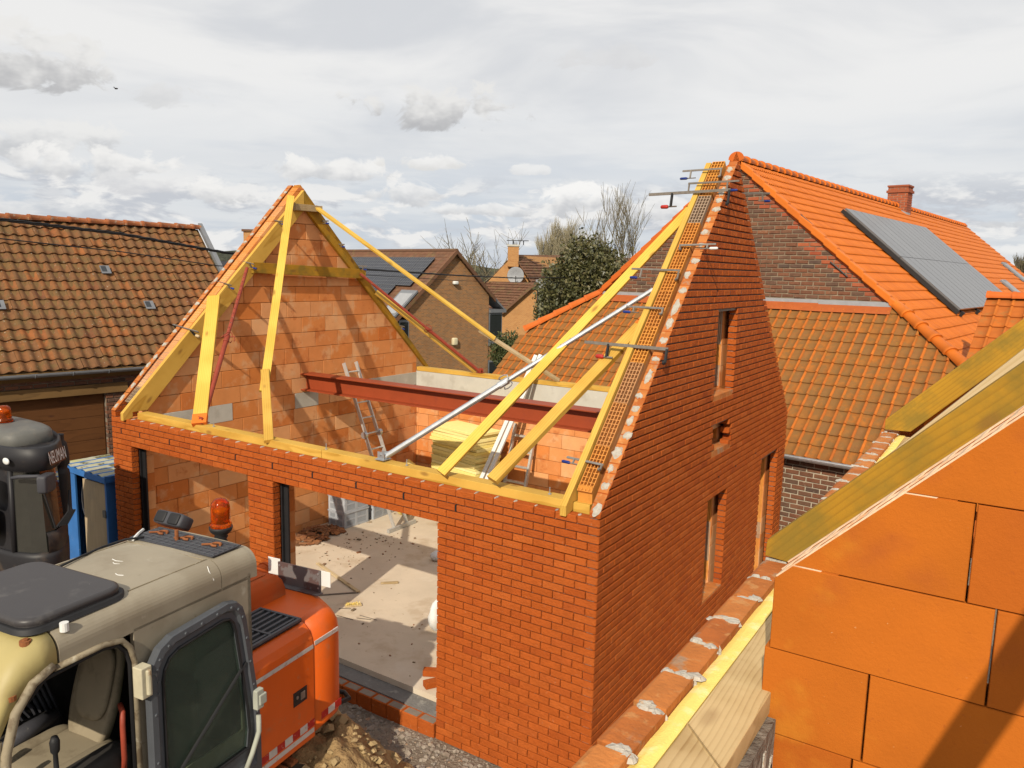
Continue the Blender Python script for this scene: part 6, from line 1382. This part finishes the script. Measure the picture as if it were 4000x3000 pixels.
# ================================================================== far houses
FH = V((-.5457, .838, 0)); RH = V((.838, .5457, 0))
def far(lat, dep, z): return V((CAMP.x, CAMP.y, 0)) + RH * lat + FH * dep + V((0, 0, z))
def ang(v): return math.atan2(v.y, v.x)
h1 = thing('brown_house', 'brick house with brown tiled roof carrying dark solar panels', 'house', far(-3.45, 45, 0), ang(RH * .707 + FH * .707))
ZR, s1_ = 5.80, .89
def gable_poly(x0, x1, zb): return [(x0, 0, zb), (x1, 0, zb), (x1, 0, ZR - .12 - s1_ * abs(x1)), (0, 0, ZR - .12), (x0, 0, ZR - .12 - s1_ * abs(x0))]
mb = MB(); mb.prism(gable_poly(-3.25, 2.75, -2.5), (0, 13, 0)); mb.build('wall', 'wall_b1', h1)
def courses(parent, mat, x0, x1, ze, sx_, y0, y1, step=.30, th=.05, ridge=0.0):
    """roof slope as overlapping tile courses; x from ridge outwards with sign sx_"""
    n = int((abs(x1) - abs(x0)) / (step * .75)) + 1
    for i in range(n):
        a0 = abs(x0) + (abs(x1) - abs(x0)) * i / n; a1 = abs(x0) + (abs(x1) - abs(x0)) * (i + 1) / n + .04
        mb = MB(); P = [(sx_ * a0, y0, ZR - s1_ * a0 - .01), (sx_ * a1, y0, ZR - s1_ * a1 + .03), (sx_ * a1, y0, ZR - s1_ * a1 - .03), (sx_ * a0, y0, ZR - s1_ * a0 - .07)]
        y = y0; st = .33; k = 0
        while y < y1:
            mb.prism([V(q) + V((0, y - y0 + .004, U(0, .012))) for q in P], (0, st - .012, 0), rnd=R_()); y += st; k += 1
        mb.build('tile_course', mat, parent)
courses(h1, 'tile_brown', 0, 5.6, 0, -1, -.18, 12.5); courses(h1, 'tile_brown', 0, 3.1, 0, 1, -.18, 12.5)
mb = MB(); mb.tube((0, -.2, ZR - .02), (0, 12.8, ZR - .02), .12, n=8); mb.build('ridge', 'tile_brown', h1)
for sg, x1 in ((-1, 5.6), (1, 3.1)):
    mb = MB(); n = int(x1 / .3)
    for i in range(n): a0, a1 = x1 * i / n, x1 * (i + 1) / n; mb.prism([(sg * a0, -.24, ZR - s1_ * a0 + .05), (sg * a1, -.24, ZR - s1_ * a1 + .07), (sg * a1, -.24, ZR - s1_ * a1 - .22), (sg * a0, -.24, ZR - s1_ * a0 - .2)], (0, .12, 0))
    mb.build('verge_tiles', 'tile_brown', h1, kind='stuff')
pv1 = thing('solar_array', 'dark gridded solar panels on the brown tiled roof', 'solar panels', far(-3.45, 45, 0), ang(RH * .707 + FH * .707))
def RS(x, y, off): nrm = V((-s1_, 0, 1)).normalized(); return V((x, y, ZR + s1_ * x)) + nrm * off
for r in range(4):
    for c in range(8):
        if r == 3 and c < 2: continue
        xa, xb = -.62 - r * .92, -.62 - r * .92 - .88; ya, yb = .9 + c * 1.32, .9 + c * 1.32 + 1.27
        if r == 2 and c < 1: continue
        mb = MB(); mb.prism([RS(xa, ya, .12), RS(xb, ya, .12), RS(xb, yb, .12), RS(xa, yb, .12)], (-.02, 0, .03)); o = mb.build('panel', 'pv_dark', pv1)
        mb = MB()
        for k in range(7): t = k / 6; y = ya + (yb - ya) * t; mb.prism([RS(xa, y - .010, .165), RS(xb, y - .010, .165), RS(xb, y + .010, .165), RS(xa, y + .010, .165)], (0, 0, .003))
        for k in range(5): t = k / 4; x = xa + (xb - xa) * t; mb.prism([RS(x - .008, ya, .166), RS(x + .008, ya, .166), RS(x + .008, yb, .166), RS(x - .008, yb, .166)], (0, 0, .003))
        mb.build('cell_grid', 'pv_line', o)
# roof window beside the gable, glazed corner windows, wall lamp, vent
mb = MB(); mb.prism([RS(-2.75, -.25, .12), RS(-4.3, -.25, .12), RS(-4.3, 1.2, .12), RS(-2.75, 1.2, .12)], (-.05, 0, .08)); o = mb.build('roof_window', 'zinc', h1); mb = MB(); mb.prism([RS(-2.95, -.1, .22), RS(-4.15, -.1, .22), RS(-4.15, 1.05, .22), RS(-2.95, 1.05, .22)], (0, 0, .01)); mb.build('pane', 'lead', o)
for (x0, x1, za, zb) in ((-3.95, -3.27, -.3, 1.9), (2.80, 3.9, .35, 2.15), (2.80, 3.9, -2.1, -.75)):
    mb = MB(); mb.box(x0, x1, .0, .9, za, zb); o = mb.build('window', 'zinc', h1); mb = MB(); mb.box(x0 + .08, x1 - .08, -.02, -.001, za + .1, zb - .12); mb.build('pane', 'glass_dark', o)
mb = MB(); mb.box(2.78, 4.0, -.1, 1.0, .15, .33); mb.box(2.78, 4.0, -.06, 1.0, -2.3, -2.12); mb.box(2.78, 4.1, -.15, 1.0, 2.16, 2.36); mb.build('window_sill', 'zinc', h1)
mb = MB(); mb.prism([(2.78, -.1, 3.45), (4.05, -.1, 2.37), (4.05, -.1, 2.28), (2.78, -.1, 3.2)], (0, 1.0, 0)); mb.build('glazed_eave', 'zinc', h1)
mb = MB(); mb.box(2.80, 3.6, .05, .9, -.74, .14); mb.build('wall_infill', 'wall_b1', h1)
mb = MB(); superell(mb, (-.02, -.12, 3.95), (.16, .12, .10)); mb.build('wall_lamp', 'white', h1, smooth=True)
mb = MB(); superell(mb, (-.02, -.10, .55), (.17, .12, .22), None, .4, .4); mb.build('wall_vent', pmat('cream', [(0, (.7, .62, .42)), (1, (.7, .62, .42))], bd=0), h1, smooth=True)

h2 = place('ochre_house', 'ochre brick house with chimney, satellite dish and brown tiled roof', 'house', at(2030, 1180, 60))
def quadprism(pts, d, dirv): mb = MB(); mb.prism([at(x, y, d) for x, y in pts], dirv); return mb
def m5(x, y): return 1880 + x / 1.9032, 900 + y / 1.9032
D2 = 60
mb = quadprism([m5(45, 385), m5(385, 385), m5(240, 185)], D2, FH * 8 + RH * 5); mb.build('gable_wall', 'wall_b2', h2)
def roofstrip(a0, a1, b0, b1, n, parent, mat, nm='tile_course', lift=.05):
    """a0->a1 upper edge, b0->b1 lower edge; n courses"""
    nr = (V(a1) - V(a0)).cross(V(b0) - V(a0)).normalized()
    if nr.z < 0: nr = -nr
    for i in range(n):
        t0, t1 = i / n, (i + 1) / n + .01
        P = [a0 + (b0 - a0) * t0, a1 + (b1 - a1) * t0, a1 + (b1 - a1) * t1, a0 + (b0 - a0) * t1]; P = [P[0], P[1], P[2] + nr * lift, P[3] + nr * lift]
        mb = MB(); k = 18
        for j in range(k):
            f0, f1 = j / k, (j + 1) / k - .004; mb.prism([P[0] + (P[1] - P[0]) * f0, P[0] + (P[1] - P[0]) * f1, P[3] + (P[2] - P[3]) * f1 + nr * U(0, .03), P[3] + (P[2] - P[3]) * f0 + nr * U(0, .03)], -nr * .06, rnd=R_())
        mb.build(nm, mat, parent)
roofstrip(at(*m5(235, 180), D2), at(*m5(640, 186), D2 + 9), at(*m5(385, 400), D2 - 1.5), at(*m5(760, 405), D2 + 7.5), 11, h2, 'tile_brown')
roofstrip(at(*m5(240, 180), D2), at(*m5(640, 186), D2 + 9), at(*m5(35, 385), D2 + 2), at(*m5(300, 385), D2 + 12), 3, h2, 'tile_brown')
mb = MB(); mb.prism([at(*m5(q[0], q[1]), D2 - .3) for q in ((192, 215), (192, 178), (240, 190), (280, 200), (280, 205))], FH * .1); c0 = at(*m5(196, 210), D2 - .4); c1 = at(*m5(280, 118), D2 - .4)
mb = MB(); mb.box(0, (c1 - c0).dot(RH), 0, 1.0, -.6, c1.z - c0.z, M=Matrix.Translation(c0) @ RZ(ang(RH))); co = mb.build('chimney', 'wall_b2', h2)
mb = MB(); mb.box(-.06, (c1 - c0).dot(RH) + .06, -.06, 1.06, c1.z - c0.z - .02, c1.z - c0.z + .12, M=Matrix.Translation(c0) @ RZ(ang(RH))); mb.build('chimney_cap', 'concrete', co)
mb = MB(); q = c0 + V((0, 0, c1.z - c0.z + .1)); mb.tube(q + RH * .4, q + RH * .4 + V((0, 0, .35)), .05, n=6); mb.box(-.1, 1.6, -.2, .2, .30, .34, M=Matrix.Translation(q) @ RZ(ang(RH))); mb.tube(q + RH * 1.2, q + RH * 1.2 + V((0, 0, .32)), .04, n=6); mb.build('flue_cowl', 'black_metal', co)
# lower wing
DW = 56
wm = at(*m5(145, 640), DW)
mb = MB(); mb.prism([at(*m5(x, y), DW) for x, y in ((150, 614), (415, 408), (415, 1000), (60, 1000), (60, 690))], FH * 6 - RH * 1.0); mb.build('wing_wall', 'wall_b2', h2)
roofstrip(at(*m5(20, 378), DW + 5), at(*m5(408, 388), DW - .2), at(*m5(-130, 600), DW + 4.2), at(*m5(150, 618), DW - .3), 12, h2, 'tile_brown')
mb = MB(); mb.prism([at(*m5(x, y), DW - .4) for x, y in ((405, 380), (420, 392), (158, 622), (140, 612))], FH * .4); mb.build('verge_tiles', 'tile_brown', h2)
mb = MB(); mb.prism([at(*m5(x, y), DW - .2) for x, y in ((405, 378), (470, 378), (500, 450), (440, 450))], V((0, 0, .12))); o = mb.build('skylight', 'zinc', h2); mb = MB(); mb.prism([at(*m5(x, y), DW - .4) for x, y in ((420, 385), (462, 385), (488, 442), (448, 442))], V((0, 0, .02))); mb.build('pane', 'lead', o)
mb = MB(); mb.prism([at(*m5(x, y), DW - .1) for x, y in ((414, 405), (424, 405), (420, 900), (410, 900))], FH * .3); mb.build('corner_post', 'dark', h2)
dish = MB(); dc = at(*m5(255, 335), D2 - 1.0); dM = Matrix.Translation(dc) @ (CAMP - dc + RH * -12 + V((0, 0, 8))).to_track_quat('Z', 'Y').to_matrix().to_4x4()
dish.lathe([(.02, -.22), (.35, -.16), (.6, -.04), (.66, .02), (.62, .02), (.35, -.10), (.02, -.16)], (0, 0, 0), 18, M=dM.to_3x3().to_4x4()); dish.v = [tuple(V(v) + dc) for v in dish.v]; dso = dish.build('satellite_dish', 'lead', h2, smooth=True)
mb = MB(); mb.path([dc, dc - V((0, 0, .9)) + RH * .3], .05, 6); mb.path([dc - V((0, 0, .5)), dc + (CAMP - dc).normalized() * .7], .03, 6); mb.path([dc - V((0, 0, .9)) + RH * .3, dc - RH * 1.2 - V((0, 0, 1.2)), dc - RH * 3 - V((0, 0, 1.5)), dc - RH * 5 - V((0, 0, 1.2))], .03, 5); mb.build('dish_mast', 'lead', dso)
# a chimney and roof peeping over the left gable, and a far roof
h3 = place('far_house', 'dark roofed house mostly hidden behind the left gable, its ochre chimney showing', 'house', at(960, 1100, 34))
c0 = at(952, 960, 34); mb = MB(); mb.box(0, .62, 0, .6, -.6, .62, M=Matrix.Translation(c0) @ RZ(ang(RH))); co = mb.build('chimney', 'wall_b2', h3); mb = MB(); mb.box(-.06, .68, -.06, .66, .62, .72, M=Matrix.Translation(c0) @ RZ(ang(RH))); mb.build('chimney_cap', 'tile_brown', co)
roofstrip(at(900, 1010, 34), at(1300, 1008, 40), at(780, 1130, 31), at(1250, 1130, 37), 8, h3, 'tile_brown')
mb = MB(); mb.prism([at(x, y, 34.5) for x, y in ((800, 1100), (1290, 1100), (1290, 1300), (800, 1300))], FH * 3); mb.build('wall', 'wall_b2', h3)
mb = MB(); mb.prism([at(x, y, 31.6) for x, y in ((852, 1030), (900, 1030), (870, 1078), (815, 1078))], V((0, 0, .1))); mb.build('roof_panel', 'pv_dark', h3)
h4 = place('grey_roof_house', 'low grey brown roof half hidden behind the evergreen tree', 'house', at(2420, 1100, 70))
roofstrip(at(2300, 1004, 74), at(2620, 1010, 80), at(2300, 1070, 70), at(2620, 1076, 76), 6, h4, 'tile_brown'); mb = MB(); mb.prism([at(x, y, 72) for x, y in ((2310, 1060), (2610, 1066), (2610, 1250), (2310, 1250))], FH * 5); mb.build('wall', 'wall_b2', h4)

# ================================================================== trees, hedge, hills
def bare_tree(name, base, h, label, mat, seed, spread=.5, lev=5, r0=.18, up=.25, nb=(3, 4), group=None, twig=.012, lean=0, bunch=1.0):
    random.seed(seed); t = place(name, label, 'tree', base, group); tr_ = MB(); cr = MB()
    def grow(p, d, l, r, k):
        pts = [p]; q = p; dd = d.copy(); n = 3 if k < 3 else 2
        for i in range(n):
            dd = (dd + V((U(-1, 1), U(-1, 1), U(-.4, .8))) * .16 + V((0, 0, up * .25))).normalized(); q = q + dd * l / n; pts.append(q)
        rs = [r * (1 - .45 * i / n) for i in range(n + 1)]
        (tr_ if k < 1 else cr).path(pts, rs, 6 if k < 2 else 3, cap=False)
        if k >= lev: return
        for i in range(random.randint(*nb) + (1 if k > 1 else 0)):
            f = U(.35, 1.0); b = pts[0].lerp(pts[-1], f) if k else pts[-1].lerp(pts[-2], U(0, .6)); a = V((U(-1, 1), U(-1, 1), U(-.1, .7))).normalized()
            grow(b, (dd * (1 - spread) + a * spread + V((0, 0, up))).normalized(), l * U(.55, .8), max(r * U(.42, .6), twig), k + 1)
        if k: grow(pts[-1], (dd + V((U(-.3, .3), U(-.3, .3), .1))).normalized(), l * .7, max(r * .5, twig), k + 1)
    grow(V(base), V((lean, 0, 1)).normalized(), h * .30, r0, 0)
    tr_.build('trunk', mat, t); cr.build('crown', mat, t); random.seed(seed + 99); return t
def leafy(name, base, blobs, n, size, label, mat, seed, trunk_h=2.0, cat='tree', mat_t='bark'):
    random.seed(seed); t = place(name, label, cat, base); base = V(base); mb = MB(); mb.path([base - V((0, 0, .5)), base + V((.1, 0, trunk_h)), base + V((0, .1, trunk_h * 1.8))], [.22, .16, .06], 8)
    for (c, r) in blobs: mb.path([base + V((0, 0, trunk_h * .6)), base.lerp(V(c), .6) + V((0, 0, .3)), V(c)], [.09, .05, .015], 5)
    mb.build('trunk', mat_t, t); cr = MB(); tot = sum(r[0] * r[1] * r[2] for c, r in blobs)
    for (c, r) in blobs:
        for i in range(int(n * r[0] * r[1] * r[2] / tot)):
            d = V((random.gauss(0, 1), random.gauss(0, 1), random.gauss(0, 1))).normalized(); q = R_() ** .42 * (U(1.0, 1.25) if R_() < .12 else 1)
            f = 1 + .28 * noise.noise(d * 2.6 + V(c)); p = V(c) + V((d.x * r[0], d.y * r[1], d.z * r[2])) * q * f
            a, b = V((U(-1, 1), U(-1, 1), U(-1, 1))).normalized(), None; b = a.cross(V((U(-1, 1), U(-1, 1), U(-.3, 1)))).normalized(); s = size * U(.6, 1.3)
            cr.add([p - a * s, p + b * s * .5, p + a * s, p - b * s * .5], [(0, 1, 2, 3)], R_())
    cr.build('crown', mat, t); random.seed(seed + 5); return t
def zz5(x, y): return 1300 + x / 1.8433, 850 + y / 1.8433
ev = at(2260, 1290, 38); ev.z = -1.5
bl = []
for (x, y, rx, rz) in ((1640, 620, 1.9, 2.6), (1800, 620, 2.0, 2.8), (1930, 600, 2.0, 2.6), (1760, 360, 1.3, 1.9), (1890, 380, 1.3, 1.8), (1990, 420, 1.4, 1.6), (1765, 235, .55, 1.1), (1895, 250, .6, 1.15), (2000, 300, .8, 1.1), (1590, 560, 1.2, 1.6), (1680, 430, 1.1, 1.4), (2050, 470, 1.2, 1.6), (1560, 720, 1.3, 1.5)):
    bl.append((at(*zz5(x * .86 + 252, y), 38 + U(-.8, .8)), (rx * .80, rx * .75, rz * .88)))
leafy('evergreen_tree', ev, bl, 30000, .10, 'dense dark evergreen tree standing before the ochre house', 'leaf', 5, 2.5)
hb = at(*zz5(1260, 940), 42); leafy('hedge_bush', V((hb.x, hb.y, hb.z - 1.5)), [(at(*zz5(1265, 930), 42), (.9, .9, .9)), (at(*zz5(1225, 980), 42), (.8, .8, .8))], 3000, .08, 'clipped green bush at the corner of the brown house', 'leaf_hedge', 8, .4, 'bush')
b = at(*zz5(1110, 560), 62); bare_tree('bare_tree', (b.x, b.y, -3.1), 17.5, 'leafless spreading tree between the brown house and the ochre house', 'bark', 11, .72, 4, .24, .10, (3, 3), twig=.016)
b = at(*zz5(960, 560), 74); bare_tree('bare_tree', (b.x, b.y, -3.1), 14, 'smaller leafless tree right behind the brown house roof', 'bark', 12, .7, 4, .18, .10, (2, 3), twig=.016)
for i, (x, h, lb) in enumerate(((1490, 16.5, 'pale leafless willow behind the ochre house chimney'), (1590, 17.5, 'tallest pale leafless willow behind the ochre house ridge'), (1660, 15.5, 'pale leafless willow touching the evergreen tree top'))):
    b = at(*zz5(x, 560), 95); bare_tree('willow_tree', (b.x, b.y, -3.1), h, lb, 'bark_pale', 21 + i, .46, 5, .22, .42, (3, 4), 'pale willows', twig=.014)
for i, (x, h, lb) in enumerate(((2095, 17.0, 'leafless tree right of the evergreen, behind the orange verge'), (2190, 18.5, 'leafless twiggy tree rising over the orange verge tiles'))):
    b = at(*zz5(x, 560), 64); bare_tree('bare_tree', (b.x, b.y, -3.1), h, lb, 'bark', 31 + i, .5, 4, .16, .42, (3, 3), twig=.016)
b = at(3990, 1150, 120); bare_tree('bare_tree', (b.x, b.y, -3.1), 14, 'distant bare tree beyond the far end of the orange roof', 'bark', 41, .4, 5, .24, .5, twig=.03)
b = at(3945, 1150, 125); bare_tree('bare_tree', (b.x, b.y, -3.1), 11, 'distant smaller bare tree beside the end of the orange roof', 'bark', 43, .4, 5, .24, .5, twig=.03)
# hills on the horizon
for k, (d, h0, amp, seed) in enumerate(((420, 5.5, 3.5, 1.3), (700, 12, 8, 7.7))):
    mb = MB(); top, bot, back = [], [], []
    for i in range(121):
        px = -1500 + i * 60; p = at(px, 1060, d); z = h0 + amp * noise.fractal(V((i * .09, seed, 0)), 1, 2, 4) + (9 * math.exp(-((px - 900) / 420) ** 2) if k == 1 else 0) + U(-.5, .5) * (1.2 if k == 0 else .6)
        top.append((p.x, p.y, z)); bot.append((p.x, p.y, -6)); q = p + (p - CAMP).normalized() * 150; back.append((q.x, q.y, z * .6))
    mid = [((a[0] * .5 + b[0] * .5), (a[1] * .5 + b[1] * .5), a[2] * .6 + b[2] * .4) for a, b in zip(top, bot)]
    mb.grid([bot, mid, top, back]); o = mb.build('hill', 'hill', smooth=True); o['kind'] = 'structure'

# ================================================================== overhead cables, bird
def cable(name, pts, r, label, twist=False):
    P = [at(*q) for q in pts]; out = []
    for i in range(len(P) - 1):
        for k in range(14): out.append(P[i].lerp(P[i + 1], k / 14))
    out.append(P[-1])
    mb = MB()
    if twist:
        for ph in (0, 2.1, 4.2): mb.path([p + V((0, math.cos(i * 1.1 + ph) * .014, math.sin(i * 1.1 + ph) * .014)) for i, p in enumerate(out)], r, 5)
    else: mb.path(out, r, 5)
    o = mb.build(name, 'dark'); return tag(o, label, 'cable')
cable('overhead_cable', [(-400, 800, 8.6), (0, 857, 9.5), (470, 913, 10.9), (870, 985, 13.2), (1400, 1050, 18), (1769, 1075, 24), (2010, 1086, 31), (2500, 1082, 52)], .012, 'thick twisted black cable strung past the pantile roof', True)
cable('overhead_cable', [(-400, 890, 8.6), (0, 932, 9.5), (470, 983, 10.9), (850, 1038, 13.2), (1400, 1072, 18), (1769, 1095, 24), (2010, 1103, 31), (2500, 1100, 52)], .008, 'thin single black cable below the twisted one')
bp = at(454, 346, 14); mb = MB(); superell(mb, bp, (.035, .015, .014), RZ(.4), .9, .9, 10, 6)
for s in (1, -1): mb.add([bp, bp + V((.02, .05 * s, .02)), bp + V((-.03, .045 * s, .02))], [(0, 1, 2)])
o = mb.build('bird', 'dark'); tag(o, 'small dark bird flying alone above the pantile roof', 'bird')
